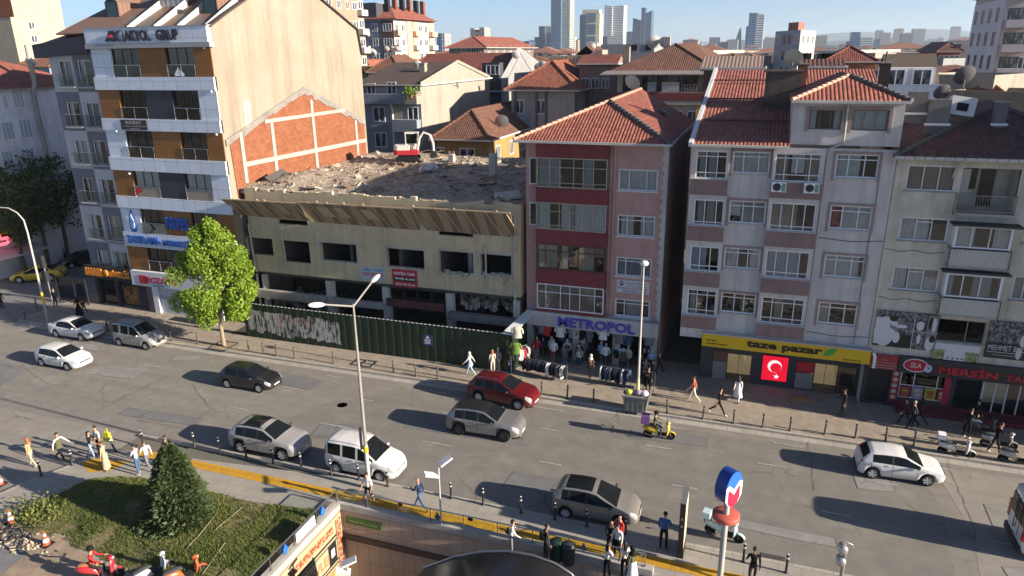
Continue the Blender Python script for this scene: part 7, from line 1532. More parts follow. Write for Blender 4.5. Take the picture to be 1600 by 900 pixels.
m=MB();m.box((-11.3,83.6,20.3),(-10.6,84.3,22.1));m.build('chimney',CONC,b)
m=MB();x,z=F(978,90,79.5);m.box((x-.35,79.5,18.2),(x+.35,80.2,F(978,73,79.5)[1]));m.build('chimney',plaster('weathered_stack',(.30,.25,.20),.3,.3),b)
Y=118;a,c=F(938,80,Y)[0],F(1022,80,Y)[0];hb=house('apartment_block','plain grey white flat block between the towers and the big brown hip',a,c,Y,Y+14,F(970,69,Y)[1]-.7,LGT,ROOFR,'flat')
for px in(991,1013):bgwin(hb,XF(Y),F(px,77,Y)[0],F(px,79,Y)[1],.9,.9,PLK,PLK)
Y=92;a,c=F(856,110,Y)[0],F(934,110,Y)[0];zt=F(895,96,Y)[1];hb=house('apartment_house','low house with a ribbed tan parapet behind the red brown hip',a,c,Y,Y+9,zt,stripes('ribbed_tan',(.42,.36,.27),(.30,.25,.18),.5),ROOFB,'flat');bgwin(hb,XF(Y),F(917,111,Y)[0],F(917,113,Y)[1],1.2,.9,PLK,PLK)
m=MB();x0,x1=F(910,80,Y)[0],F(942,80,Y)[0];m.box((x1-.9,Y-.3,8),(x1,Y+3,F(935,78,Y)[1]));m.build('wall_end',CREW,hb);x,z=F(943,116,Y-.5);ac_unit('white air conditioner on the cream wall end behind the red brown hip',x,Y-.5,z-.3)
Y=104;a,c=F(893,90,Y)[0],F(940,90,Y)[0];hb=house('apartment_house','brown roofed house with a dark window band below the blue tower',a,c,Y,Y+8,F(915,93,Y)[1],plain('brown_front',(.16,.11,.08),.8),ROOFD,'gableX',1.8,.3);x,z=F(926,73,106);dish('satellite_dish','white dish on top of the brown roof below the blue tower',(x,106,z-.9),.5)
Y=86;a,c=F(905,125,Y)[0],F(962,125,Y)[0];hb=house('house','small maroon roofed annex left of the open gallery',a,c,Y,Y+6,F(930,100,Y)[1],plain('umber_front',(.20,.15,.125),.8),tiles('roof_maroon',(.2,.07,.055)),'gableY',1.0,.3)
for px in(915,930,946):bgwin(hb,XF(86),F(px,130,86)[0],F(px,130,86)[1]-.6,.9,1.2)
Y=64;a,c=F(1100,105,Y)[0],F(1190,105,Y)[0];zt=F(1150,107,Y)[1];hb=house('shed','low brick shed with ribbed sheet roof behind the red tiles',a,c,Y,Y+5,zt,plain('brick_dull',(.16,.075,.055),.8),stripes('sheet_roof',(.34,.28,.24),(.16,.09,.07),.30),'gableY',.9,.3)
Y=60;a,c=F(1258,110,Y)[0],F(1318,110,Y)[0];zt=F(1290,96,Y)[1];hb=house('shed','rooftop shed clad in pale upright panels behind the chimney',a,c,Y,Y+4,zt-.4,stripes('pale_panels',(.46,.43,.33),(.26,.24,.18),.9,'u',.7,.4,.92),ROOFD,'gableY',.5,.2)
x,z=F(1239,96,50.3);dish('satellite_dish','big cream dish on the sooty chimney of the market building',(x,50.3,z-.55),.58,165,30,plain('dish_cream',(.52,.48,.38),.6),.5)
A_,B_,C_=(F(1209,80,160)[0],160),(F(1248,80,150)[0],150),(F(1272,80,163)[0],163);D_=(A_[0]+C_[0]-B_[0],A_[1]+C_[1]-B_[1]);zt=F(1230,47,150)[1]
hb=thing('apartment_block','white nine storey block, shaded face painted grey, between the far towers','building',(*A_,0));q=[A_,B_,C_,D_]
for i,(mt,nm)in enumerate(((plaster('shaded_face_grey',(.34,.35,.37),.1,.2),'wall'),(WHW,'lit_face_white'),(WHW,'rear_wall'),(WHW,'rear_wall'))):a,c=q[i],q[(i+1)%4];m=MB();m.face([(*a,0),(*c,0),(*c,zt),(*a,zt)]);m.build(nm,mt,hb)  # grey and white face colours paint the shaded and the sunlit side
m=MB();m.face([(*k,zt)for k in q]);m.prism([(*[A_[j]*.7+C_[j]*.3 for j in(0,1)],zt),(*[B_[j]*.7+D_[j]*.3 for j in(0,1)],zt),(*[C_[j]*.7+A_[j]*.3 for j in(0,1)],zt),(*[D_[j]*.7+B_[j]*.3 for j in(0,1)],zt)],(0,0,1.6));m.build('roof',plain('rust_roof',(.26,.11,.08),.8),hb)
f1=Frame(A_,(B_[0]-A_[0],B_[1]-A_[1]));f2=Frame(B_,(C_[0]-B_[0],C_[1]-B_[1]));L1=math.hypot(B_[0]-A_[0],B_[1]-A_[1]);L2=math.hypot(C_[0]-B_[0],C_[1]-B_[1])
for k in range(7):
 for t_ in(.14,.40,.60,.86):bgwin(hb,f1,L1*t_,zt-2.4-3*k,1.0,1.6,METALD if t_ in(.4,.6)else None)
 for t_ in(.2,.5,.8):bgwin(hb,f2,L2*t_,zt-2.4-3*k,1.6,1.5)
Y=62;Fr=XF(Y);a,c=F(1388,135,Y)[0],F(1472,135,Y)[0];zt=F(1430,132,Y)[1];hb=house('house','house with a pale blue panelled parapet and white dormers',a,c,Y,Y+9,zt-1.1,plain('dark_front',(.05,.05,.06)),plain('brown_felt',(.10,.08,.06),.9),'gableY',3.2,.1)
m=MB();m.fbox(Fr,a,c,.0,.3,zt-1.1,zt);m.build('blue_parapet',bricks('blue_panels',(.42,.52,.66),(.38,.48,.62),(.2,.25,.32),.8,.6,.015,.1,.1,.4,0.0),hb)
for px in(1399,1440):x,z=F(px,122,Y+1.5);m=MB();m.box((x-.9,Y+1.5,zt-.9),(x+.9,Y+4.5,z+.75));m.build('dormer',PVC,hb);bgwin(hb,XF(Y+1.49),x,z-.55,1.3,1.2)
for i,(px,py,Yd,r_)in enumerate(((1508,122,52,.62),(1474,139,52,.5))):x,z=F(px,py,Yd);dish('satellite_dish',['large grey dish on a tall post on the khaki roof','smaller grey dish on the khaki roof, left of the tall one'][i],(x,Yd,z-1.5),r_,195,30,METALG,1.4-.3*i)
Y=118;a=F(1562,60,Y)[0];c=F(1640,60,Y)[0];YE=S(1515,60,a)[0];zt=F(1562,-2,Y)[1];tb=house('apartment_tower','tall grey tower block with stacked balconies at the right edge',a,c,Y,YE,zt,WHW,ROOFR,'flat')
m=MB();m.face([(a-.05,YE,0),(a-.05,Y-.05,0),(a-.05,Y-.05,zt),(a-.05,YE,zt)]);m.build('grey_side',plaster('tower_grey',(.58,.57,.60),.08,.25),tb);fl_=Frame((a-.05,0),(0,-1))
m=MB();m.box((a-.5,Y-.5,zt+.7),(c,YE,zt+1.0));m.box((a-.2,Y-.03,zt-13.2),(a+.0,YE,zt-12.9));m.build('cornice',plain('cornice_grey',(.3,.31,.32)),tb)
for k in range(12):
 z=zt-2.9-3.1*k
 for j in range(4):bgwin(tb,fl_,-(Y+3+(YE-Y-5)*j/3),z,1.3,1.9,METALD if k<4 or j%2 else plain('orange_reveal',(.34,.20,.11),.8))
 x=F(1584,60,Y)[0];m=MB();m.box((x-1.5,Y-1.4,z-.8),(x+1.5,Y-.01,z+.2));m.build('balcony',plain('balcony_grey',(.4,.4,.41),.8),tb);bgwin(tb,XF(Y),x,z+.2,2.4,1.5,METALD)
 bgwin(tb,XF(Y),F(1598,60,Y)[0]+.6,z,1.2,1.7)
Y=230;a,c=F(1466,95,Y)[0],F(1498,95,Y)[0];zt=F(1480,81,Y)[1];hb=house('apartment_block','block with red brick balcony bays and a cream side left of the grey tower',a,c,Y,Y+30,zt,plaster('red_bay',(.26,.07,.065),.2,.2),ROOFD,'hip',2.5,1);m=MB();m.box((c+.01,Y+.1,0),(c+3,Y+26,zt+2));m.build('cream_side',CREW,hb)
for k in range(3):
 for t in(.25,.75):bgwin(hb,XF(Y),a+(c-a)*t,zt-2.6-3.2*k,2.4,1.7)
rr=random.Random(77);WMS=[GREYW,CREW,WHW,TANW,LGT,ROSE,BLUEW];WN=['grey','cream','white','tan','light grey','rose','blue grey'];RMS=[ROOFR,ROOFB,ROOFO,ROOFD];RN=['red','brown','orange','dark']
_FO=[]
def far_house(px,py,Y,w,rng=rr):
 x,z=F(px,py,Y);i=rng.randrange(7);j=rng.randrange(4);fl=rng.random()<.3;h=z
 if h<4:return
 hb=house('apartment_house','far',-w/2,w/2,0,w*rng.uniform(.8,1.3),h-(0 if fl else 1.6),WMS[i],RMS[j],'flat' if fl else 'hip',2.2,.5,group='houses crowding the middle distance',gut=False,local=True)
 setloc(hb,(x,Y,0),-rng.uniform(.35,.85)if px>1000 else rng.uniform(-.4,.15))
 _FO.append((px,hb,f'{WN[i]} house with {"flat" if fl else RN[j]} roof'))
 n=max(2,int(w/4.5))
 for k in range(2):
  for q in range(n):bgwin(hb,XF(0),-w/2+w*(q+.5)/n,h-4.2-3*k,1.5,1.5);bgwin(hb,YF(w/2),w*.8*(q+.5)/n,h-4.2-3*k,1.5,1.5)
for px,py,Y,w in((1108,88,230,20),(1140,90,210,18),(1165,93,180,16),(1195,96,170,15),(1288,82,260,22),(1310,88,210,18),(1300,95,170,14),(1335,97,150,14),(1362,86,260,20),(1372,98,160,15),(1385,92,190,16),(1405,97,170,18),(1425,97,180,16),(1447,97,200,16),(1420,85,330,22),(1450,83,340,24),(1505,100,200,14),(1470,118,110,9),(1500,126,100,8),(1527,135,95,9),(1552,140,92,9),(1580,138,98,12),(1600,150,85,10),(1560,155,78,8),(1535,147,80,7),(1492,128,84,7),(870,84,300,24),(845,88,260,20),(812,95,240,18),(826,92,210,16),(690,82,260,20),(770,84,300,24),(690,90,180,16),(905,90,250,20),(780,88,220,18),(880,92,180,14),(1095,94,160,14),(1070,82,300,24),(1245,88,300,22),(1270,90,240,18),(1340,80,420,26),(1400,78,480,28),(1180,85,350,22),(1125,82,400,26),(45,92,110,12),(25,96,120,12)):far_house(px,py,Y,w)
ORD='first second third fourth fifth sixth seventh eighth ninth tenth eleventh twelfth thirteenth fourteenth fifteenth sixteenth seventeenth eighteenth nineteenth twentieth'.split()
def nth(i):return ORD[i]if i<20 else('twenty '+ORD[i-20]if i<39 else('thirty ' if i<49 else 'forty ')+ORD[(i-30)%10]if i!=39 else 'fortieth')
_FO.sort(key=lambda q:q[0])
for i_,(px,hb,l_)in enumerate(_FO):hb['label']=l_+f', {nth(i_)} from the left of the far houses'
hb=house('house','house with dark chimney rows and a maroon roof behind the pale panelled shed',F(1290,100,100)[0],F(1368,100,100)[0],100,110,F(1330,97,100)[1],plain('rust_front',(.3,.1,.05)),tiles('roof_maroon',(.2,.07,.055)),'hip',1.8,.4)
for px in(1255,1262,1283,1290,1296,1302):x,z=F(px,84,102);chimney(hb,x,102,z-3,z,.9,.9,PLK,True)
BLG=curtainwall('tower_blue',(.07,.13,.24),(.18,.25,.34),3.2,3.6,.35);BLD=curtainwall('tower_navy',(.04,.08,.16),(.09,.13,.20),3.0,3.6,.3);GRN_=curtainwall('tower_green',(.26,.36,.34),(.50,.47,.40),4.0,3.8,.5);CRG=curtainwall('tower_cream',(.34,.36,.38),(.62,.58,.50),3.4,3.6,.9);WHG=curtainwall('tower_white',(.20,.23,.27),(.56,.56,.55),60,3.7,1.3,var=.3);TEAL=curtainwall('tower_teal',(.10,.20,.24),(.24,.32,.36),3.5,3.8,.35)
GOLDM=plain('cream_crown',(.66,.56,.36),.6)
def tower(label,d,faces,name='office_tower',extra=None):
 """faces: (px0, px1, ytop_left, ytop_right, dy, mat) prisms standing on the ground at distance d+dy"""
 a0=F(faces[0][0],80,d);t=thing(name,label,'skyscraper',(a0[0],d,0))
 for px0,px1,yl,yr,dy,dep,mat,nm in faces:
  Y=d+dy;a,c=F(px0,yl,Y),F(px1,yr,Y);m=MB();x0,x1=a[0],c[0]
  B=[(x0,Y,-.05),(x1,Y,-.05),(x1,Y+dep,-.05),(x0,Y+dep,-.05),(x0,Y,a[1]),(x1,Y,c[1]),(x1,Y+dep,c[1]),(x0,Y+dep,a[1])];m.hexa(B);m.build(nm,mat,t)
 if extra:extra(t)
 return t
tower('tallest blue and green glass tower of the skyline',1400,[(861,877,-34,-34,0,34,BLG,'shaft'),(877.3,891,-30,-30,6,34,GRN_,'painted_lit_side'),(862,876,-50,-50,8,20,BLD,'crown')])  # skyline towers: sunlight on one side is painted with a paler material
tower('slim blue tower, its sunlit flank painted cream, left of the tallest one',1500,[(842,851,41,41,0,26,BLD,'shaft'),(851.2,860,41,40,4,26,CRG,'painted_lit_side'),(835,842,58,58,-8,20,BLD,'annex'),(854,862,52,52,-12,14,BLD,'annex')])
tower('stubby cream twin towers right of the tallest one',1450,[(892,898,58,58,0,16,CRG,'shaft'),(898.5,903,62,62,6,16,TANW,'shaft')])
tower('blue and white slab tower with a cream crown',1500,[(906,917,23,23,0,34,BLD,'shaft'),(917.2,937,20,20,3,34,BLG,'painted_lit_side'),(910,936.5,15,15,6,24,GOLDM,'crown'),(931,937.5,21,21,2,30,GOLDM,'painted_lit_edge')])
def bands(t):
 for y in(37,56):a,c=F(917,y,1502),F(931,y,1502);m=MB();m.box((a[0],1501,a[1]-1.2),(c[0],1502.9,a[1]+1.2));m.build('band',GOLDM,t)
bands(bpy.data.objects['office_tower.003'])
tower('flared white and grey tower with a curved top',1700,[(945,957,8,10,0,40,WHG,'shaft'),(957.2,975,10,8,5,40,WHG,'painted_lit_side'),(949,974,56,56,-20,18,CRG,'podium'),(938,948,57,57,-10,20,BLD,'annex')])
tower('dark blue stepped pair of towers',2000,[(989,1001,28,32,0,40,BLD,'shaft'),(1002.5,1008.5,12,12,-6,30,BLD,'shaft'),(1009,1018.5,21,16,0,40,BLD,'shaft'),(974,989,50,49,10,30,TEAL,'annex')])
tower('slim white and blue tower in the middle of the right skyline',1300,[(1171,1183,20,20,0,30,BLG,'shaft'),(1183.2,1195,21,23,4,30,WHG,'painted_lit_side'),(1166,1172,41,41,-6,22,BLG,'annex')])
tower('pair of pale glass slabs at the right of the skyline',1400,[(1331,1345,50,50,0,30,BLG,'shaft'),(1345.4,1364,58,58,8,30,WHG,'painted_lit_side'),(1323,1331,65,65,-10,20,BLD,'annex')]);tower('lone dark blue slab right of the pale glass pair',2200,[(1367,1375.5,62,60,0,30,BLD,'shaft')])
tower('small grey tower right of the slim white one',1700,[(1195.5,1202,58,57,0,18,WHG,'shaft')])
tower('blue grey block behind the plain grey gable',700,[(802,826,66,64,0,22,BLD,'shaft')]);tower('pale blue tower with a dark notch right of the apartment block',800,[(682,690,52,52,0,20,BLG,'shaft'),(690.3,694,52,52,3,20,LGT,'painted_lit_side')]);tower('white ribbed tower behind the red roof of the apartment block',600,[(574,590,4,4,0,20,WHG,'shaft')])
t=thing('sail_tower','curved pointed glass tower','skyscraper',(F(1145,80,1500)[0],1500,0));m=MB();Yt=1500;rows=[]
for k in range(13):
 q=k/12;zt=F(1154,43,Yt)[1];z=zt*q;x0=F(1144.5+8.5*q**2.2,85,Yt)[0];x1=F(1157-2.4*q**3-.3*(k==12),85,Yt)[0]
 dp=18*(1-q)**.6+1;rows.append([(x0,Yt,z),(x1,Yt,z),(x1,Yt+dp,z),(x0,Yt+dp,z)])
m.grid(rows,0,False,True);m.build('shaft',TEAL,t)
rr=random.Random(99);m=MB()
cm=[curtainwall('far_white',(.10,.11,.13),(.44,.43,.42),3.4,3.1,1.1,.8,0),curtainwall('far_cream',(.10,.10,.11),(.38,.34,.28),3.6,3.1,1.2,.8,0),curtainwall('far_grey',(.08,.09,.11),(.27,.28,.30),3.2,3.1,1.0,.8,0),plain('far_red',(.24,.12,.09),.9),plain('far_green',(.07,.09,.05),.9)]
for k in range(7000):
 Y=235*math.exp(rr.uniform(0,2.85));X=rr.uniform(-1.35,.62)*Y;w=rr.uniform(9,22)*(1+Y/5000);h=rr.choice((9,12,15,18))*rr.uniform(.8,1.15)
 if Y>900 and rr.random()<(.10 if X<0 else .05):h=rr.uniform(22,50)*(Y/2600+.3)
 hill=45*math.exp(-((X-900)/700)**2-((Y-3300)/900)**2)
 if X<-1.2*Y and Y<500:continue
 c=rr.choice((0,0,1,1,2,2,2));m.box((X-w/2,Y,-.05),(X+w/2,Y+w*.8,h+hill),c)
 if rr.random()<.25:m.prism([(X-w*.55,Y-.5,h+hill),(X+w*.55,Y-.5,h+hill),(X,Y+w*.2,h+hill+2.6)],(0,w*.6,0),3)
 if rr.random()<.35:s_=rr.uniform(5,9);m.ell((X+rr.uniform(-30,30),Y-10,5),(s_,s_,rr.uniform(6,11)),7,5,4)
tag(m.build('distant_city',cm),'distant city of small pale blocks running to the horizon','city',kind='stuff')
for nm,Yh,pts in(('far_hills',8200,[(-11000,0),(-9000,30),(-3000,40),(-1800,70),(-900,95),(-300,110),(250,140),(700,172),(1100,158),(1400,178),(1750,165),(2200,140),(2800,110),(4000,90),(6000,30)]),('near_hills',5200,[(-7600,30),(-7300,190),(-7000,235),(-6600,215),(-6200,120),(-5800,40),(-400,0),(150,25),(330,60),(480,72),(620,45),(760,15),(1050,40),(1250,55),(1500,35),(2300,20)])):
 rows=[];xs_=np.linspace(pts[0][0],pts[-1][0],160)
 for q,dy in((0,-300),(.55,-120),(.85,-40),(1,0),(.6,300),(0,900)):rows.append([(x,Yh+dy+40*noise.noise(Vector((x*.002,q*3,1))),max(-.05,interp(pts,x)*q*(1+.10*noise.noise(Vector((x*.003,q,2)))))-.05*(q==0))for x in xs_])
 m=MB();m.grid(rows,0,True);tag(m.build(nm,plaster(nm+'_ground',(.10,.12,.10),.3,0,1,.004)),kind='structure')
X=-70.0;YFr=YF(X);ze=18.1
b=thing('apartment_block','old pale grey block with a red roof at the left edge','building',(X,42,0));y0,y1=42,60
m=MB();m.face([(X,y0,0),(X,y1,0),(X,y1,ze),(X,y0,ze)]);m.face([(X-14,y0,0),(X,y0,0),(X,y0,ze),(X-14,y0,ze)]);m.face([(X,y1,0),(X-14,y1,0),(X-14,y1,ze),(X,y1,ze)]);m.face([(X,y0,ze),(X,y1,ze),(X-14,y1,ze),(X-14,y0,ze)]);m.build('wall',plaster('old_pale_render',(.78,.77,.80),.2,.4),b)
for pr_ in(((2,148,14,170),(16,139,40,169)),((0,190,25,218),(27,186,53,215)),((0,236,25,264),(30,232,58,258))):
 for q in pr_:
  a,c=S(q[0],q[1],X),S(q[2],q[3],X);bgwin(b,YFr,(a[0]+c[0])/2,c[1],abs(c[0]-a[0]),a[1]-c[1],gm=plain('curtained_glass',(.42,.44,.47),.3),kind=1)
r=MB();roof_part(r,[(X+.7,y0-.5,ze),(X+.7,y1+.5,ze),(X-5,y1-5,ze+2.6),(X-5,y0+5,ze+2.6)]);roof_part(r,[(X-14,y0-.5,ze),(X+.7,y0-.5,ze),(X-5,y0+5,ze+2.6)]);roof_part(r,[(X+.7,y1+.5,ze),(X-14,y1+.5,ze),(X-5,y1-5,ze+2.6)]);r.build('roof',ROOFR,b)
p=S(45,140,X);m=MB();m.tube([(X+.5,p[0],4),(X+.5,p[0],ze-.5),(X+1.0,p[0],ze+.3),(X+1.0,p[0],22)],.22,8);m.build('flue_pipe',plaster('zinc',(.40,.38,.35),.2,.3),b);q=S(39,96,X+1);dish('satellite_dish','white dish at the top of the zinc flue by the red roof',(X+1,p[0],q[1]-1),.5)
b2=house('apartment_house','pale wall with two small windows between the old grey block and the slate wing',X-2,X+5.4,61,72,18.4,plaster('old_pale_render',(.78,.77,.80)),ROOFR,'hip',2.2,.4,front=[(F(80,155,61)[0],16.2,.8,1.2),(F(87,200,61)[0],13.4,.8,1.3),(F(96,240,61)[0],10.6,.8,1.4)])
Y=130;a,c=F(-30,60,Y)[0],F(23,60,Y)[0];tb=house('apartment_tower','tall beige tower with a raw brick panel in the top left corner',a,c,Y,Y+14,F(20,-15,Y)[1],plaster('beige_tower',(.44,.37,.28),.15,.3),ROOFR,'flat');m=MB();m.fbox(XF(Y),F(-20,10,Y)[0],F(19,10,Y)[0],.01,.1,F(10,27,Y)[1],F(10,-12,Y)[1]);m.build('brick_panel',bricks('hollow_brick',(.5,.13,.05),(.4,.1,.04),(.3,.2,.1),.3,.2),tb)
for k in range(5):bgwin(tb,YF(c),Y+5,F(30,45,Y)[1]-3*k,1.6,1.8)
Y=74;Fr=XF(Y);b=thing('shop_row','dark row of small shops at the end of the side street','building',(-90,Y,0));m=MB();wall(m,Fr,-92,-60,0,11,[(-90,-85,.2,2.8),(-84,-79.5,.2,2.8),(-78.5,-75,.2,2.8)],1.5);shell(m,-92,-60,Y,Y+10,0,11);m.build('wall',plaster('shade_wall',(.16,.14,.13),.3,.3),b)  # wall colour darkened to hold the shade of the side street
for i in range(6):bgwin(b,Fr,-89+i*4.6,6.2,1.8,1.6)
def neon(label,txt,px0,px1,py0,py1,Yd,mat,back,cat='shop sign'):
 rc=RC(Yd,px0,py0,px1,py1);s=thing('shop_sign',label,cat,(rc[0],Yd,rc[2]));f=XF(Yd);m=MB();m.fbox(f,rc[0]-.3,rc[1]+.3,-.15,0,rc[2]-.2,rc[3]+.2);m.build('panel',back,s)
 text(txt,'lettering',mat,s,f,rc[0],rc[1],rc[2],rc[3],ext=.02,d=.03,bold=.02);return s,f,rc
s,f,rc=neon('black shop sign with a white fruit emblem and red letters in the side street','AR',112,124,333,342,72.5,emit('neon_red',(.8,.03,.05),.28),PLK);m=MB();m.ell(f.p(rc[0]-.7,.05,(rc[2]+rc[3])/2),(.34,.05,.36),14,8);m.ell(f.p(rc[0]-.58,.05,rc[3]+.1),(.08,.04,.14),8,5,0,Matrix.Rotation(.6,3,'Y'));m.build('fruit_emblem',emit('neon_white',(.8,.8,.8),.35),s)
neon('dark sign with pale letters over the second side street shop','KUAFÖR',68,81,346,350,72.6,WHITEP,PLK)
neon('red and white patterned sign at the street end','OZ',112,124,386,396,71.0,WHITEP,plain('sign_red',(.3,.025,.035)))
a,c=S(0,372,-69.3),S(23,357,-69.3);fy=YF(-69.4);s=thing('shop_sign','dark sign with dim orange letters on the old grey block','shop sign',(-69.4,a[0],a[1]));m=MB();m.fbox(fy,a[0]-3,c[0]+.4,-.5,0,a[1]-.2,c[1]+.3);m.build('panel',PLK,s);text('ÇİSİ','lettering',emit('neon_amber',(.55,.22,.02),.25),s,fy,a[0]+.1,c[0],a[1]+.2,c[1]-.1,ext=.02,d=.03)
m=MB();p0=S(0,398,-68.5);m.hexa([(-69.4,a[0]-4,2.9),(-69.4,c[0]+1.6,2.9),(-67.2,c[0]+1.6,2.5),(-67.2,a[0]-4,2.5),(-69.4,a[0]-4,2.96),(-69.4,c[0]+1.6,2.96),(-67.2,c[0]+1.6,2.56),(-67.2,a[0]-4,2.56)]);tag(m.build('awning',plain('awning_white',(.50,.50,.50),.8),None,off=(0,0,0)),'pale awning over the corner shop at the left edge','awning')
p=S(4,376,-68.8);m=MB();m.tube([(0,-.9,.5),(0,-.2,.5),(0,-.1,.2),(0,.5,.15),(0,.7,-.1),(0,.3,-.35),(0,-.9,-.3)],.16,8);tag(m.build('neon_sign',emit('neon_pink',(.95,.12,.16),.9),None,off=(0,0,0)),'glowing pink red neon shape over the pale awning','neon sign').location=(-68.8,p[0],p[1])
def shade_tree(name,label,x,y,h,r,n,lm,seed,group,th=None,sz=.34):
 rr=random.Random(seed);o=thing(name,label,'tree',(x,y,0),0,group);m=MB();m.tube([(0,0,0),(.1,.05,h*.3),(-.05,.1,h*.55),(.1,0,h*.8)],[.22,.17,.12,.05],8)
 cl=[]
 for k in range(26):
  v=Vector((rr.gauss(0,1),rr.gauss(0,1),rr.gauss(0,1))).normalized()*rr.uniform(.35,1)**.6;c=Vector((v.x*r,v.y*r,h*.66+v.z*h*.30));cl.append((c,r*rr.uniform(.28,.45)))
  if k%3==0:m.tube([(0,0,h*.35+k*.03),c*.6+Vector((0,0,h*.2)),c],[.08,.05,.015],5)
 m.build('trunk',plaster('bark',(.13,.105,.08),.4,.3,20),o);m=MB()
 for k in range(n):
  c,q=rr.choice(cl);v=Vector((rr.gauss(0,1),rr.gauss(0,1),rr.gauss(0,1))).normalized()*q*rr.uniform(.5,1.05);leaf(m,c+v,sz*rr.uniform(.7,1.25),rr,.5)
 m.build('crown',lm,o);return o
for i,(px,py,Yd,h,r)in enumerate(((10,300,60,11.5,3.4),(58,300,64,12.2,3.6),(100,305,68,11.5,3.3),(36,330,57,9.5,3.0))):
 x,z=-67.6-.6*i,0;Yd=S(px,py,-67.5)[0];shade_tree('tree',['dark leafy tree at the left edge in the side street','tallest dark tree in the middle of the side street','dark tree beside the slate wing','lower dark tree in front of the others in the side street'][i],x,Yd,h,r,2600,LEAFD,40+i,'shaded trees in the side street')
TILE=bricks('pit_tiles',(.50,.385,.30),(.46,.35,.27),(.22,.16,.12),.62,.9,.012,.2,.3,.35,0.0)
COPE=plaster('coping',(.40,.38,.35),.2,.35,14)
def stair_pit():
 p=thing('metro_stairwell','sunken metro stairwell with brown tiled walls and concrete coping','stairwell',(PX0,PY1,0));zb=-4.6
 m=MB();m.face([(PX0,PY1,zb),(PX1,PY1,zb),(PX1,PY1,.1),(PX0,PY1,.1)]);m.face([(PX0,PY0,zb),(PX0,PY1,zb),(PX0,PY1,.1),(PX0,PY0,.1)]);m.face([(PX1,PY1,zb),(PX1,PY0,zb),(PX1,PY0,.1),(PX1,PY1,.1)]);m.face([(PX1,PY0,zb),(PX0,PY0,zb),(PX0,PY0,.1),(PX1,PY0,.1)]);m.build('tiled_wall',TILE,p)
 m=MB();m.box((PX0-.35,PY1-.06,NP-.02),(PX1+.35,PY1+.30,.42));m.box((PX0-.35,PY0,NP-.02),(PX0+.06,PY1-.065,.42));m.build('coping',COPE,p)
 m=MB();a,c=F(606,850,PY1),F(840,893,PY1);m.box((PX0+.02,PY1-.10,-1.55),(PX1,PY1-.004,-1.25));m.build('brown_ledge',plain('ledge_brown',(.08,.05,.04),.6),p)  # thin dark brown ledge along the tiled wall
 m=MB();m.face([(PX0,PY0,zb+.01),(PX1,PY0,zb+.01),(PX1,PY1,zb+.01),(PX0,PY1,zb+.01)]);m.build('floor',plain('stair_floor',(.16,.15,.14),.7),p)
 m=MB();n=22
 for k in range(n):m.box((-12.5+k*.32,20.2,zb+.02),(-12.5+(k+1)*.32-.002,PY1-.11,zb+.02+(k+1)*.17 if k<18 else zb+3.1))
 m.build('steps',plain('granite_step',(.30,.29,.28),.7),p)
 rc=RC(PY1-.02,541,818,599,835);m=MB();m.box((rc[0],PY1-.05,-.62),(F(598,838,PY1)[0],PY1-.003,-.22));s=m.build('green_sign',plain('info_green',(.07,.14,.03),.5),p);text('METRO İSTASYONU','lettering',plain('info_pale',(.30,.36,.15),.5),p,XF(PY1-.05),rc[0]+.2,rc[0]+1.7,-.50,-.36,ext=.003,d=.01)
 a=F(687,876,PY1);m=MB();m.box((a[0],PY1-.03,a[1]-.25),(a[0]+.7,PY1-.003,a[1]+.05));m.build('blue_sign',plain('info_blue',(.05,.16,.35),.5),p)
 X=PX0+.05;fy=YF(X);q0,q1=S(540,806,X),S(547,872,X);y1=PY1-.08;z1=-.02;z0=q1[1];y0=15
 s=thing('mural','cream mosaic mural with red borders and large letters on the stairwell wall','mural',(X,20,z0));m=MB();m.fbox(fy,y0,y1,-.045,0,z0,z1);m.build('panel',plain('mural_cream',(.36,.30,.19),.6),s)
 t=NT('mosaic');v=t.n('ShaderNodeTexVoronoi');t.l(t.coord('Object',(1,1,1)),v.inputs['Vector']);v.inputs['Scale'].default_value=9;sp=t.n('ShaderNodeSeparateColor');t.l(v.outputs['Color'],sp.inputs[0]);t.bsdf(t.mix(t.ramp(sp.outputs[0],[(.55,0),(.6,1)]),(.24,.06,.03),(.33,.24,.13)),.6);MO=t.m
 H=z1-z0;m=MB();m.fbox(fy,y0,y1-.75,.003,.012,z1-.22*H,z1-.10*H);m.fbox(fy,y1-.42,y1-.06,.003,.012,z0+.05*H,z1-.06*H);m.build('mosaic_border',MO,s)
 m=MB()
 for a,c in((.29,.33),(.37,.39),(.74,.77),(.80,.83)):m.fbox(fy,y0,y1-.50,.003,.01,z1-c*H,z1-a*H)
 m.fbox(fy,y1-.50,y1-.46,.003,.01,z0,z1-.05*H);m.build('dark_band',plain('band_black',(.03,.025,.025),.6),s)
 m=MB();m.fbox(fy,y0,y1-.55,.003,.011,z1-.98*H,z1-.86*H);m.build('gold_panel',plain('gold',(.32,.20,.06),.6),s)
 m=MB();m.fbox(fy,y1-1.25,y1-.62,.011,.03,z1-.74*H,z1-.38*H);m.build('black_plate',PLK,s);m=MB();m.fbox(fy,y1-1.08,y1-.8,.031,.04,z1-.62*H,z1-.48*H);m.build('white_square',PVC,s)
 text('İEVLER','lettering',plain('mural_brown',(.30,.18,.08),.6),s,fy,21.6,23.55,z1-.66*H,z1-.44*H,ext=.01,d=.012)
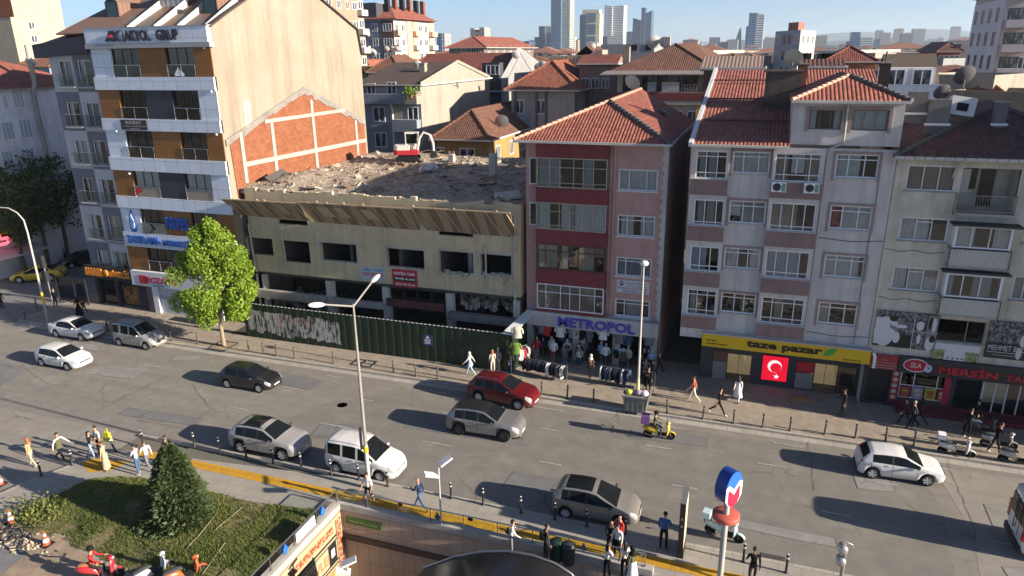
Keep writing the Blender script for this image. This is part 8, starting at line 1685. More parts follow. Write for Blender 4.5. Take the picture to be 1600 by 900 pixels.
 def railing(label,A,B,n,banners=()):
  A=Vector((*A,.42));B=Vector((*B,.42));r=thing('glass_railing',label,'railing',tuple(A));d=(B-A)
  m=MB()
  for k in range(n+1):q=A+d*(k/n);m.tube([q,q+Vector((0,0,.62))],.026,6);m.tube([q+Vector((0,0,.0)),q+Vector((0,0,.04))],.06,8)
  m.tube([A+Vector((0,0,.64)),B+Vector((0,0,.64))],.028,8);m.build('post_and_rail',plain('steel_rail',(.42,.42,.43),.3,.9),r)
  u=d.normalized()
  for k in range(n):
   a=A+d*(k/n)+u*.08;c=A+d*((k+1)/n)-u*.08;g=MB();g.face([a+Vector((0,0,.06)),c+Vector((0,0,.06)),c+Vector((0,0,.58)),a+Vector((0,0,.58))]);g.build('glass_panel',RAILGL,r)
  return r
 railing('glass railing along the street side of the metro stairwell',(PX0-.15,PY1+.12),(PX1,PY1+.12),9)
 r=railing('glass railing with a white banner along the lawn side of the metro stairwell',(PX0-.15,PY1+.05),(PX0-.15,14.6),6)
 m=MB();m.box((PX0-.10,21.35,.48),(PX0-.085,22.75,.98));tag(m.build('railing_banner',PVC,None,loc=(PX0-.1,22,.7)),'white notice banner tied to the glass railing by the lawn','banner')
 for y,nm in((23.4,'upper'),(20.6,'lower')):m=MB();m.ell((0,0,0),(.012,.16,.20),12,8);m.box((-.012,-.05,.1),(.012,.05,.28));o=tag(m.build('railing_sticker',plain('sticker_blue',(.02,.13,.55),.4),None,off=(0,0,0)),('blue emblem on the glass nearest the street corner' if nm=='upper' else 'blue emblem on the glass below the white banner'),'emblem','blue emblems on the glass railing');o.location=(PX0-.1,y,.72)
 for i,x in enumerate((-16.2,-12.4,-9.0,-5.6)):m=MB();m.lathe([(.14,-.004),(.14,.004)],(0,0,0),16,0,'y');m.box((-.05,-.006,.1),(.05,.006,.24));o=tag(m.build('railing_sticker',plain('sticker_grey',(.06,.07,.12),.5),None,off=(0,0,0)),f'round dark emblem on the street side glass railing, {nth(i)} from the left','emblem','round dark emblems on the street side glass');o.location=(x,PY1+.10,.70)
 for i,x in enumerate((-14.3,-10.8,-7.4)):m=MB();m.box((-.12,-.006,-.08),(.12,.006,.08));o=tag(m.build('railing_sticker',PLK,None,off=(0,0,0)),f'small black square sticker on the street side glass railing, {nth(i)} from the left','sticker','square stickers on the street side glass');o.location=(x,PY1+.14,.92)
 e=thing('escalator_canopy','dark curved canopy over the metro escalator','canopy',(-7,18,0));m=MB();rows=[];prof=[(-11.6,.55),(-10.2,1.45),(-9.0,2.0),(-7.9,2.3),(-6.9,2.36),(-6.0,2.22),(-5.35,1.9),(-4.95,1.4),(-4.8,.6)]
 for y in(14.2,17,21.45,21.6):rows.append([(x,y,z-(.05 if y>21.5 else 0))for x,z in prof])
 m.grid(rows,0,True);m.build('roof_shell',plain('canopy_black',(.015,.014,.014),.22,spec=.5),e)
 m=MB();m.tube([(x,21.62,z+.01)for x,z in prof],.05,8);m.build('edge_trim',plain('trim_steel',(.32,.31,.30),.3,.8),e)
 m=MB()
 for x,z in((-10.9,1.0),(-5.0,1.5)):m.tube([(x,21.3,-1),(x,21.3,z)],.07,8)
 m.face([(-11.6,21.5,.55),(-10.2,21.5,1.4),(-10.2,21.5,.2),(-11.6,21.5,.2)]);m.build('post',METALD,e)
stair_pit()
lawn=[(-31.6,19.0),(-31.6,20.7),(-31.2,22.6),(-29.7,23.4),(-27.5,23.7),(-25.1,23.75),(-20.8,23.75),(-18.4,24.1),(-17.95,23.5),(-17.95,16),(-22,17.6),(-24.5,18.2),(-27,18.4),(-28.6,18.9),(-29.6,18.5)]
def inside(x,y,P):
 c=False;j=len(P)-1
 for i in range(len(P)):
  if(P[i][1]>y)!=(P[j][1]>y)and x<(P[j][0]-P[i][0])*(y-P[i][1])/(P[j][1]-P[i][1])+P[i][0]:c=not c
  j=i
 return c
def edist(x,y,P):
 best=9
 for i in range(len(P)):
  a,b=P[i-1],P[i];dx,dy=b[0]-a[0],b[1]-a[1];t=max(0,min(1,((x-a[0])*dx+(y-a[1])*dy)/(dx*dx+dy*dy)));best=min(best,math.hypot(x-a[0]-t*dx,y-a[1]-t*dy))
 return best
def lawnz(x,y):d=edist(x,y,lawn);return NP+.01+.28*min(1,d/1.6)+.05*noise.noise(Vector((x*.8,y*.8,0)))*min(1,d)
def bare(x,y):return noise.noise(Vector((x*.45,y*.45,4)))+.9*math.exp(-((x+28.7)**2/1.2+(y-19.0)**2/.5))+.8*math.exp(-((x+26.2)**2/.3+(y-18.9)**2/1.2))-.1
m=MB();st=.25
for i in range(int(14.2/st)):
 for j in range(int(8.4/st)):
  x,y=-31.9+i*st,15.9+j*st
  if inside(x+st/2,y+st/2,lawn):m.face([(a,c,lawnz(a,c))for a,c in((x,y),(x+st,y),(x+st,y+st),(x,y+st))],0,True)
t=NT('lawn_soil');cc=t.coord();c=t.mix(t.ramp(t.noise(cc,1.2,6,.8),[(.42,0),(.62,1)]),(.075,.085,.028),(.24,.19,.11));t.bsdf(c,.95,0,.1,t.noise(cc,14,4),.6,.03);tag(m.build('lawn_ground',t.m),kind='structure')
rr=random.Random(31);m=MB();cnt=0
while cnt<34000:
 x,y=rr.uniform(-31.7,-17.9),rr.uniform(17.2,24.1)
 if not inside(x,y,lawn):continue
 if bare(x,y)>.28 and rr.random()<.85:cnt+=.3;continue
 z=lawnz(x,y)-.01;h=rr.uniform(.07,.17)*(1.3 if noise.noise(Vector((x*.6,y*.6,9)))>.1 else .85);a=rr.uniform(0,6.28);w=rr.uniform(.012,.026);lx,ly=rr.gauss(0,.06),rr.gauss(0,.06)
 ca,sa=math.cos(a)*w,math.sin(a)*w;m.face([(x-ca,y-sa,z),(x+ca,y+sa,z),(x+lx,y+ly,z+h)]);cnt+=1
tag(m.build('grass',GRASSM),'rough green grass with yellow patches on the lawn mound','grass',kind='stuff')
rr=random.Random(12);m=MB()
for k in range(900):
 x,y=-30.9+rr.gauss(0,.7),19.7+rr.gauss(0,.55);leaf(m,(x,y,NP+rr.uniform(.05,.5)),rr.uniform(.08,.2),rr,.4)
tag(m.build('weeds',leafmat('weed_leaf',(.09,.13,.03),(.20,.21,.06),(.32,.28,.10),.2,2),None,loc=(-30.9,19.7,NP)),'tangle of yellow green weeds at the left end of the lawn','weeds',kind='stuff')
mb=MB();mb.sheet([(-34,15),(-26,15),(-22.5,17.5),(-27,18.35),(-28.6,18.85),(-29.6,18.6),(-31.5,18.9),(-33.5,18.6),(-36,16)],NP+.004);tag(mb.build('bare_earth',EARTH),kind='structure')
mb=MB();mb.sheet(poly_px([(-20,870),(20,826),(48,836),(52,858),(0,900),(-40,905)],NP),NP+.008);tag(mb.build('tarmac_patch',ASPHS),kind='structure')
for i,pts in enumerate(([(343,785),(338,806),(312,838),(297,853),(268,885)],[(378,790),(362,808),(345,822),(337,830)],[(352,850),(330,880),(318,898)])):
 w=[(*G(x,y,.4),0)for x,y in pts];q=[(a,c,lawnz(a,c)+.06)for a,c,_ in w];m=MB();m.tube(q,.017,6);tag(m.build('hose',plain('hose_yellow',(.30,.26,.15),.7),None,loc=q[0]),['long pale hose lying across the lawn','short pale hose near the top edge of the lawn','pale hose piece at the bottom of the lawn'][i],'hose')
def conifer():
 x,y=G(281,812,.3);z0=lawnz(x,y)-.05;rr=random.Random(5);o=thing('conifer_tree','dense dark conical conifer on the lawn','tree',(x,y,z0));m=MB();m.tube([(0,0,-.1),(0,0,2.2),(.1,0,4.4)],[.14,.09,.02],8);m.build('trunk',MATS['bark'],o);m=MB();H=3.95
 for k in range(15500):
  q=rr.random()**1.25;z=.08+q*H*.96;R0=(1.42*(1-q)**.70+.10)*(1+.16*noise.noise(Vector((q*7,k*.0,1))));a=rr.uniform(0,6.283);bump=1+.22*noise.noise(Vector((math.cos(a)*2.0,math.sin(a)*2.0,q*4.5+3)))+.08*noise.noise(Vector((math.cos(a)*6,math.sin(a)*6,q*12)))
  if q<.45:bump*=1+.22*max(0,math.cos(a-PI*1.05))*(1-q*2)
  r=R0*bump*rr.uniform(.62,1.04)**.6;c=Vector((r*math.cos(a)+.12*q,r*math.sin(a),z));d=Vector((math.cos(a+rr.gauss(0,.5)),math.sin(a+rr.gauss(0,.5)),rr.uniform(-.25,.55))).normalized();L=rr.uniform(.16,.30);s_=d.cross(Vector((rr.gauss(0,1),rr.gauss(0,1),rr.gauss(0,1)))).normalized()*L*.26
  m.face([c-d*L*.4-s_*.4,c+s_-d*L*.05,c+d*L*.6,c-s_-d*L*.05])
 m.build('crown',NEEDLE,o)
conifer()
def street_tree():
 x,y=G(350,541,NP);o=thing('street_tree','bright green leafy street tree on the far pavement','tree',(x,y,NP));rr=random.Random(9)
 m=MB();m.tube([(0,0,-.05),(-.03,.02,1.2),(-.08,.05,2.4),(.0,.1,3.6),(.05,.1,5.5),(0,0,8.4)],[.17,.14,.125,.11,.08,.02],9)
 cl=[]
 for k in range(92):
  q=rr.random();zc=2.5+q*7.2;Rz=3.35*math.sin(PI*min(1,(q*.93+.07))**.72)**.8*(1-.25*q);a=rr.uniform(0,6.283);f=rr.uniform(.45,.95);c=Vector((Rz*f*math.cos(a),Rz*.88*f*math.sin(a),zc));cl.append((c,rr.uniform(.5,.95)*(1.0 if q<.8 else .6)))
  if k%4==0:m.tube([(0,.05,max(2.2,zc-1.6)),c*.55+Vector((0,0,zc*.42)),c],[.06,.035,.012],5)
 m.build('trunk',plaster('bark_pale',(.30,.24,.17),.3,.3,20),o);m=MB()
 for k in range(32000):
  c,q=rr.choice(cl);v=Vector((rr.gauss(0,1),rr.gauss(0,1),rr.gauss(0,.8))).normalized()*q*rr.uniform(.55,1.08);p=c+v
  if p.z<2.0:continue
  leaf(m,p,rr.uniform(.16,.27),rr,.55)
 m.build('crown',LEAF,o)
 g=thing('tree_grate','square iron tree grate round the street tree','tree grate',(x,y,NP));m=MB()
 for a,c in(((-.8,-.8),(.8,-.72)),((-.8,.72),(.8,.8)),((-.8,-.72),(-.72,.72)),((.72,-.72),(.8,.72))):m.box((x+a[0],y+a[1],NP),(x+c[0],y+c[1],NP+.07))
 m.build('frame',IRON,g);m=MB();m.box((x-.72,y-.72,NP+.003),(x+.72,y+.72,NP+.02));m.build('soil',EARTH,g)
street_tree()
x,y=G(570,568,NP);g=thing('tree_grate','empty square tree grate beside the road in front of the hoarding','tree grate',(x,y,NP));m=MB()
for a,c in(((-.8,-.5),(.8,-.42)),((-.8,.42),(.8,.5)),((-.8,-.42),(-.72,.42)),((.72,-.42),(.8,.42)),((-.1,-.42),(0,.42))):m.box((x+a[0],y+a[1],NP),(x+c[0],y+c[1],NP+.07))
m.build('frame',IRON,g)
GALV=plaster('galvanised',(.27,.255,.235),.2,.3,10)
def lamp_double(x,y,h=9.9):
 o=thing('street_lamp','tall double armed street lamp standing by the white van','street lamp',(x,y,0));m=MB();m.tube([(0,0,NP),(0,0,h)],[.105,.05],10);m.build('pole',GALV,o)
 m=MB();m.tube([(0,0,.4),(0,0,2.6)],[.110,.100],10);m.build('painted_band',plain('band_white',(.42,.41,.38),.6),o);m=MB();m.tube([(0,0,2.2),(0,0,2.5)],.121,10);m.build('yellow_sticker',YELLOWP,o)
 m=MB();m.tube([(0,0,h-.12),(.05,1.75,h+.55)],.045,8);m.build('arm',GALV,o);m=MB();m.tube([(0,0,h-.12),(-.8,-1.2,h+.30)],.045,8);m.build('arm',GALV,o)
 for p,d in(((.05,1.75,h+.55),Vector((.02,1,.25))),((-.8,-1.2,h+.30),Vector((-.7,-1,.18)))):
  d=d.normalized();c=Vector(p)+d*.28;rot=Vector((0,1,0)).rotation_difference(d).to_matrix();m=MB();m.ell(c,(.16,.40,.085),14,8,0,rot);m.build('lamp_head',plain('lamp_white',(.60,.60,.58),.4),o)
 m=MB();m.box((-.28,-.05,2.3),(-.18,.05,3.5));m.build('sign_bracket',METALG,o)
lamp_double(*G(577,763,NP))
x,y=G(75,501,NP);o=thing('street_lamp','curved arm street lamp at the left corner','street lamp',(x,y,0));m=MB();m.tube([(0,0,NP),(0,0,7.6),(-.1,0,8.6),(-.5,-.1,9.2),(-1.2,-.2,9.55),(-2.2,-.4,9.6)],[.10,.07,.06,.055,.05,.045],10);m.build('pole',plaster('pole_white',(.42,.41,.38),.2,.3,10),o);m=MB();m.ell((-2.5,-.45,9.6),(.4,.16,.09),12,8);m.build('lamp_head',MATS['lamp_white'],o);m=MB();m.tube([(0,0,1.6),(0,0,2.6)],.10,10);m.build('yellow_sticker',YELLOWP,o)
x,y=G(995,641,NP);o=thing('street_lamp','slim street lamp with a round white head beside the waste container','street lamp',(x,y,0));m=MB();m.tube([(0,0,NP),(.0,0,9.2)],[.09,.05],10);m.build('pole',MATS['pole_white'],o);m=MB();m.ell((0.02,0,9.35),(.26,.26,.17),14,8);m.build('lamp_head',MATS['lamp_white'],o);m=MB();m.tube([(0,0,1.3),(0,0,2.2)],.095,10);m.build('yellow_sticker',plain('pale_yellow',(.6,.55,.25),.6),o)
x,y=G(82,470,NP);o=thing('signal_post','thin dark signal post with a box at the side street corner','signal post',(x,y,0));m=MB();m.tube([(0,0,NP),(-.1,0,4.2)],.06,8);m.build('pole',METALG,o);m=MB();m.box((-.35,-.2,3.2),(.05,.15,4.3));m.box((-.3,-.25,1.9),(.15,.1,2.9));m.build('signal_head',METALD,o)
def floodlight(label,x,y,z0,h,sets):
 o=thing('floodlight_post',label,'floodlight',(x,y,z0));m=MB();m.tube([(0,0,0),(0,0,h)],.045,8);m.build('pole',MATS['pole_white'],o)
 for k,(dx,dy,dz,rz,tl)in enumerate(sets):
  rot=Matrix.Rotation(rz,3,'Z')@Matrix.Rotation(tl,3,'Y');c=Vector((dx,dy,h+dz));m=MB();m.obox(c,(.62,.36,.09),rot);m.build('lamp_panel',plain('panel_white',(.58,.58,.56),.5),o);m=MB();m.beam((0,0,h+dz-.1),c,.05,.05);m.build('bracket',METALG,o)
floodlight('white post with two floodlight panels beside the metro railing',*G(690,828,NP),NP,3.25,[(.22,.25,.25,.9,-.4),(-.25,-.25,-.25,.7,.35)])
floodlight('floodlight post with a white panel rising from the metro stairs',-14.6,20.6,-4.5,5.3,[(.1,0,.1,.6,-.3),(-.15,-.1,-.35,.5,.3)])
def metro_sign():
 x,y=F(1127,880,24.2)[0],24.2;o=thing('metro_sign','tall metro sign with a blue white and red M head above a red disc','metro sign',(x,y,0));m=MB();m.tube([(0,0,NP),(0,0,4.55)],.115,14);m.build('pole',plaster('steel_pole',(.40,.38,.35),.15,.3,10),o)
 zc=F(1135,806,y)[1];m=MB();m.lathe([(.10,zc-.09),(.49,zc-.09),(.51,zc-.07),(.51,zc+.09),(.49,zc+.11),(.10,zc+.11)],(0,0,0),32);m.build('disc',plain('disc_red',(.46,.10,.075),.5),o)
 cu=bpy.data.curves.new('ring_text','FONT');
 bpy.data.curves.remove(cu)
 zm=5.2;hy,hz=.52,.76;T=.48
 prof=[]
 for a in np.linspace(-.28*PI,1.28*PI,34):prof.append((hy*math.cos(a),hz*math.sin(a)*(1.0 if math.sin(a)>0 else .75)))
 prof.append((0,-hz*1.02));rotz=-.58
 def P(u,v,w):c_,s_=math.cos(rotz),math.sin(rotz);return(w*c_-u*s_,w*s_+u*c_,zm+v)
 m=MB();m.prism([P(u,v,-T/2)for u,v in prof],Vector(P(0,0,T/2))-Vector(P(0,0,-T/2)));m.build('shield',plain('metro_blue',(.012,.05,.24),.35),o)
 for sgn in(1,-1):
  w=sgn*(T/2+.006)
  def pl(pts,mt,dd,nm):
   mm=MB();q=[P(u*hy,v*hz,w+sgn*dd)for u,v in pts];mm.face(q if sgn>0 else q[::-1]);mm.build(nm,mt,o)
  pl([(u/hy*.97,v/hz*.97)for u,v in prof],plain('metro_face_blue',(.02,.12,.52),.35),0,'face')
  pl([(-.94,-.45),(-.94,.28),(-.60,.38),(0,.02),(.60,.38),(.94,.28),(.94,-.45),(.6,-.78),(0,-1.0),(-.6,-.78)],WHITEP,.004,'white_m')
  pl([(-.70,-.60),(-.70,.02),(-.52,.10),(0,-.28),(.52,.10),(.70,.02),(.70,-.60),(.5,-.80),(0,-1.0),(-.5,-.80)],plain('metro_red',(.52,.015,.05),.4),.008,'red_m')
metro_sign()
x,y=G(1062,872,NP);o=thing('advertising_totem','tall thin advertising totem with a black edge and a lit cream face','totem',(x,y,0));m=MB();m.box((x-.14,y-.02,NP),(x+.14,y+1.15,.5));m.build('base',METALD,o);m=MB();m.box((x-.12,y-.06,.5),(x+.10,y+1.2,2.85));m.build('case',PLK,o);m=MB();m.box((x+.101,y+.02,.58),(x+.115,y+1.12,2.77));m.build('poster_face',plain('poster_cream',(.62,.56,.38),.4),o);m=MB();m.box((x-.125,y-.065,2.852),(x+.12,y+1.205,2.9));m.build('top_cap',METALG,o)
for i,z in enumerate((2.05,1.7)):m=MB();m.box((x-.05,y-.068,z),(x+.03,y-.0605,z+.1));m.build('mark',METALG,o)
x,y=F(1316,890,25.4)[0],25.4;o=thing('signal_post','short post carrying two round silver signal heads at the bottom edge','signal post',(x,y,0));m=MB();m.tube([(0,0,NP),(0,0,2.7)],.07,10);m.build('pole',METALG,o)
for k,z in enumerate((2.6,2.05)):
 m=MB();m.lathe([(.05,-.16),(.17,-.14),(.19,0),(.17,.12),(.05,.14)],(-.10,-.02,z),16,0,'y');m.lathe([(.12,.1),(.16,.22),(.15,.22)],(-.10,-.02,z),16,0,'y');m.build('signal_head',plain('signal_silver',(.42,.42,.42),.35,.6),o)
m=MB();m.tube([(0,0,2.5),(.25,0,2.6),(.22,0,2.85),(-.1,0,2.95)],.02,6);m.build('bracket',METALG,o)
x,y=G(1400,897,.5);m=MB();m.beam((0,0,0),(3.4,0,0),.07,.12);m.beam((.0,0,-.5),(.0,0,0),.08,.08);m.beam((3.3,0,-.5),(3.3,0,0),.08,.08);o=tag(m.build('barrier_rail',bricks('barrier_paint',(.42,.04,.03),(.55,.54,.52),(.4,.1,.1),.45,3,.0,.2,.1,.5,.0),None,off=(0,0,0)),'low red and white barrier rail at the bottom edge','barrier');o.location=(F(1318,893,25)[0],24.7,.62)
def bollard_proto(dark):
 o=thing('bollard','','bollard',(0,0,0));m=MB();m.lathe([(.075,0),(.075,.05),(.055,.07),(.052,.80),(.062,.82),(.062,.86),(.045,.90),(.001,.93)],(0,0,0),12);m.build('post',plain('bollard_black',(.02,.02,.022),.45)if dark else plain('bollard_dull',(.06,.057,.052),.7),o)
 m=MB();m.lathe([(.0635,.70),(.0635,.76)],(0,0,0),12);m.lathe([(.046,.905),(.001,.935)],(0,0,0),12)if dark else None;m.build('reflective_band',plain('band_silver',(.55,.55,.55),.3)if dark else METALG,o);return o
near=[(65,744),(113,727),(224,695),(304,698.5),(344,706.5),(385,714.5),(427,724),(471,731.5),(518,742),(561,750),(606,760),(705,779),(755,789),(814,802),(867,812),(917,823),(977,835),(1161,878),(1228,895)]
p0=bollard_proto(True)
for i,q in enumerate(near):o=p0 if i==0 else dup(p0);setloc(o,(*G(*q,NP),NP));o['label']=f'black bollard with a silver cap on the near kerb, {nth(i)} from the left';o['group']='bollards along the near kerb';o.rotation_euler=(random.uniform(-.03,.03),random.uniform(-.03,.03),0)
o=dup(p0);setloc(o,(*G(181,706,NP),NP));o.rotation_euler=(0,-.35,0);o['label']='black bollard knocked askew beside the person with the yellow bag'
far=[(40,499),(58,482),(169,518),(268,532),(309,537),(389,549.5),(412,553),(432,556.5),(460,560),(521,568),(615,582),(650,588),(684,592),(846,616),(886,622),(927,628),(1042,645.5),(1098,655),(1146,662),(1191,668),(1234,673),(1288,679),(1336,684.5),(1383,691),(1428,696)]
p1=bollard_proto(False)
for i,q in enumerate(far):o=p1 if i==0 else dup(p1);setloc(o,(*G(*q,NP),NP));o['label']=f'plain dark bollard on the far kerb, {nth(i)} from the left';o['group']='bollards along the far kerb';o.rotation_euler=(random.uniform(-.05,.05),random.uniform(-.05,.05),0)
def cone():
 o=thing('traffic_cone','','traffic cone',(0,0,0));m=MB();m.box((-.24,-.24,0),(.24,.24,.05));m.build('base',RUBBER,o);m=MB();pr=[(.165,.05),(.135,.18),(.10,.34),(.075,.47),(.05,.58),(.028,.70)]
 for k in range(5):m.lathe([pr[k],pr[k+1]],(0,0,0),18,k%2)
 m.lathe([(.028,.70),(.001,.705)],(0,0,0),10);m.build('cone',[plain('cone_red',(.62,.07,.03),.5),WHITEP],o);return o
c0=cone()
for i,(q,lab)in enumerate((((18,817),'red and white cone at the left end of the lawn'),((73,851),'red and white cone on the bare earth beside the dark cage'),((1,757),'red and white cone cut by the left edge of the picture'))):o=c0 if i==0 else dup(c0);setloc(o,(*G(*q,NP),NP));o['label']=lab;o['group']='traffic cones by the lawn'
x,y=G(22,846,NP);o=thing('wire_frame','fallen dark wire frame lying on the broken ground at the bottom left','frame',(x,y,NP));m=MB()
for cx,cy,r,t_ in((-.55,.25,.6,.35),(.35,-.05,.55,.3),(-.1,.5,.45,.2)):m.tube([(cx+r*1.25*math.cos(a),cy+r*.8*math.sin(a),.10+t_*(1+math.sin(a))*.5)for a in np.linspace(0,2*PI,22)],.025,5,cap=False)
for k in range(7):m.tube([(-1.1+k*.3,-.3,.06),(-.9+k*.3,.6,.35)],.014,4)
m.tube([(-1.3,-.2,.45),(1.0,.65,.55)],.02,5);m.build('bars',METALD,o)
rr=random.Random(14);m=MB()
for k in range(130):s_=rr.uniform(.03,.11);m.obox((rr.gauss(0,.9),rr.gauss(0,.35),s_*.3),(s_*1.4,s_,s_*.7),(rr.uniform(0,1),rr.uniform(0,1),rr.uniform(0,3)))
o=tag(m.build('stones',plain('stone_pale',(.40,.33,.24),.9),None,off=(0,0,0)),'loose pale stones round the fallen wire frame','stones',kind='stuff');o.location=(x+.3,y,NP)
for i,(q,lab,c)in enumerate((((869,875),'dark green rubbish bin with a domed lid behind the man with the black backpack',(.01,.03,.025)),((888,880),'dark grey rubbish bin beside the green one',(.03,.035,.035)))):
 x,y=G(*q,NP);o=thing('rubbish_bin',lab,'bin',(x,y,NP));m=MB();m.lathe([(.24,0),(.27,.05),(.29,.85),(.30,.88)],(0,0,0),18);m.build('body',plain('bin_%d'%i,c,.5),o);m=MB();m.ell((0,0,.90),(.31,.31,.14),18,6,0,None,0,PI/2);m.build('lid',plain('bin_%d'%i,c),o)
x,y=G(992,648,0);o=thing('waste_container','grey metal waste container overflowing with bags by the slim lamp','waste container',(x,y+.35,0));GM=plaster('container_grey',(.22,.22,.21),.25,.5,10);m=MB();m.hexa([(-.62,-.42,.18),(.62,-.42,.18),(.62,.42,.18),(-.62,.42,.18),(-.74,-.5,1.18),(.74,-.5,1.18),(.74,.5,1.18),(-.74,.5,1.18)]);m.build('body',GM,o);m=MB();m.box((-.8,-.56,1.16),(.8,-.48,1.25));m.box((-.8,.48,1.16),(.8,.56,1.25));m.box((-.8,-.475,1.16),(-.72,.475,1.25));m.box((.72,-.475,1.16),(.8,.475,1.25))
for k in range(4):m.box((-.5+k*.3,-.475-.02*k*0,.3),(-.42+k*.3,-.44,1.1))
m.build('rim',GM,o);m=MB()
for a in(-.5,.5):
 for c in(-.3,.3):m.lathe([(.09,-.03),(.09,.03)],(a,c,.09),12,0,'y')
m.build('castor',RUBBER,o)
for k,(dx,dz,c,nm)in enumerate(((-.42,1.3,(.55,.55,.10),'yellow green'),(.1,1.32,(.28,.22,.30),'lilac'),(.45,1.3,(.55,.53,.52),'white'),(.3,1.28,(.03,.03,.03),'black'))):
 m=MB();rr=random.Random(k);m.ell((0,0,0),(.26,.24,.20),12,8);m.v=[(a*(1+.2*noise.noise(Vector((a*6,b_*6,c_*6+k)))),b_*(1+.2*noise.noise(Vector((a*6,b_*6,c_*6+k+9)))),c_*(1+.3*noise.noise(Vector((a*5,b_*5,c_*5+k)))))for a,b_,c_ in m.v];q=tag(m.build('rubbish_bag',plain('bag_'+nm.replace(' ','_'),c,.5),None,off=(0,0,0)),nm+' rubbish bag on top of the overflowing waste container','rubbish bag','bags in the waste container');q.location=(x+dx,y+.35+(.15 if k==3 else 0),dz)
for i,q in enumerate(((1243,628),(1256,630))):
 x,y=G(*q,NP);o=thing('crate',['left','right'][i]+' one of two wooden crates below the brass shop doors','crate',(x,y,NP),0,'crates below the shop doors');m=MB();m.box((-.26,-.18,0),(.26,.18,.04))
 for z in(.06,.16,.26):m.box((-.28,-.2,z),(.28,-.17,z+.07));m.box((-.28,.17,z),(.28,.2,z+.07));m.box((-.28,-.168,z),(-.25,.168,z+.07));m.box((.25,-.168,z),(.28,.168,z+.07))
 m.build('slats',WOOD,o);m=MB();rr=random.Random(i)
 for k in range(16):m.ell((rr.uniform(-.2,.2),rr.uniform(-.12,.12),.27+rr.uniform(0,.05)),(.055,.055,.05),8,5)
 m.build('fruit',plain('fruit_orange',(.40,.15,.03),.5),o)
GC=[CL[k]for k in('black','navy','dark','charcoal','white','grey','jeans','cream','sky','red','olive','pink','orange','green')];GN=['black','navy','dark','charcoal','white','grey','denim','cream','sky blue','red','olive','pink','orange','green']
_gm={}
def garment(ci,loc,rz,L=.8,where='rack',group='garments on the clothes racks',wide=1.0):
 if ci not in _gm:
  m=MB();rows=[]
  for z,w,d in((0,.05,.03),(-.05,.17,.05),(-.12,.22,.07),(-.35,.20,.085),(-.7,.22,.095),(-1.0,.24,.10)):rows.append([(w*math.cos(a)*(1+.05*math.sin(7*a+z*5)),d*math.sin(a)*(1+.25*math.sin(5*a+z*9)),z)for a in np.linspace(0,2*PI,16,endpoint=False)])
  m.grid(rows,0,True,True)
  for s in(1,-1):m.tube([(s*.19,0,-.09),(s*.27,.0,-.3),(s*.29,.02,-.62)],[.055,.05,.042],8)
  m.tube([(0,0,0),(0,0,.05),(.02,0,.09)],.006,4);_gm[ci]=m.build('garment',GC[ci],None,off=(0,0,0));o=_gm[ci]
 else:o=dup(_gm[ci])
 o.location=loc;o.rotation_euler=(0,0,rz);o.scale=(wide,wide,L);tag(o,GN[ci]+' garment'+where,'garment',group);return o
def rack(label,A,B,h,cols,where,step=.13):
 A=Vector((*A,NP));B=Vector((*B,NP));d=B-A;L=d.length;u=d/L;n_=Vector((-u.y,u.x,0));o=thing('clothes_rack',label,'clothes rack',tuple(A),0,'clothes racks outside the shop');m=MB()
 for q in(A,B):m.tube([q,q+Vector((0,0,h))],.016,6);m.tube([q+n_*.25,q-n_*.25],.016,6)
 m.tube([A+Vector((0,0,h)),B+Vector((0,0,h))],.016,6);m.tube([A+Vector((0,0,.12)),B+Vector((0,0,.12))],.014,6);m.build('frame',METALG,o)
 k=int(L/step);rr=random.Random(int(A.x*100))
 for i in range(k):
  p=A+u*(step*(i+.5));garment(cols[i%len(cols)]if rr.random()<.75 else rr.choice(cols),(p.x,p.y,NP+h-.09),math.atan2(u.y,u.x)+PI/2+rr.uniform(-.12,.12),min(.95,h-.3)*rr.uniform(.68,1),f', {nth(i)} on '+where)
rack('low rack of dark clothes in front of the left end of the clothes shop',G(818,583,NP),G(852,589,NP),1.15,(0,2,0,3,1),'the low rack at the shop\'s left end, from the left');rack('low rack with white clothes at both its ends, in front of the clothes shop',G(854,590,NP),G(886,597,NP),1.15,(4,4,0,2,0,1,5,4),'the low rack with white ends, from the left');rack('long low rack of dark and striped clothes left of the slim lamp',G(937,598,NP),G(985,606,NP),1.25,(4,0,0,6,1,5,0,2,1,0,2),'the long rack left of the slim lamp, from the left');rack('short rack of dark clothes right of the slim lamp',G(1003,608,NP),G(1022,611,NP),1.3,(0,2,3,0),'the short rack right of the slim lamp, from the left');rack('sloping rack of white and orange clothes at the end of the hoarding',G(808,578,NP),G(827,570,NP),1.6,(4,7,4,12,9,1),'the sloping rack at the end of the hoarding, from the left');rack('rack of white shirts under the end of the hoarding',G(782,574,NP),G(803,577,NP),1.65,(11,4,5,0,1),'the shirt rack under the hoarding\'s end, from the left')
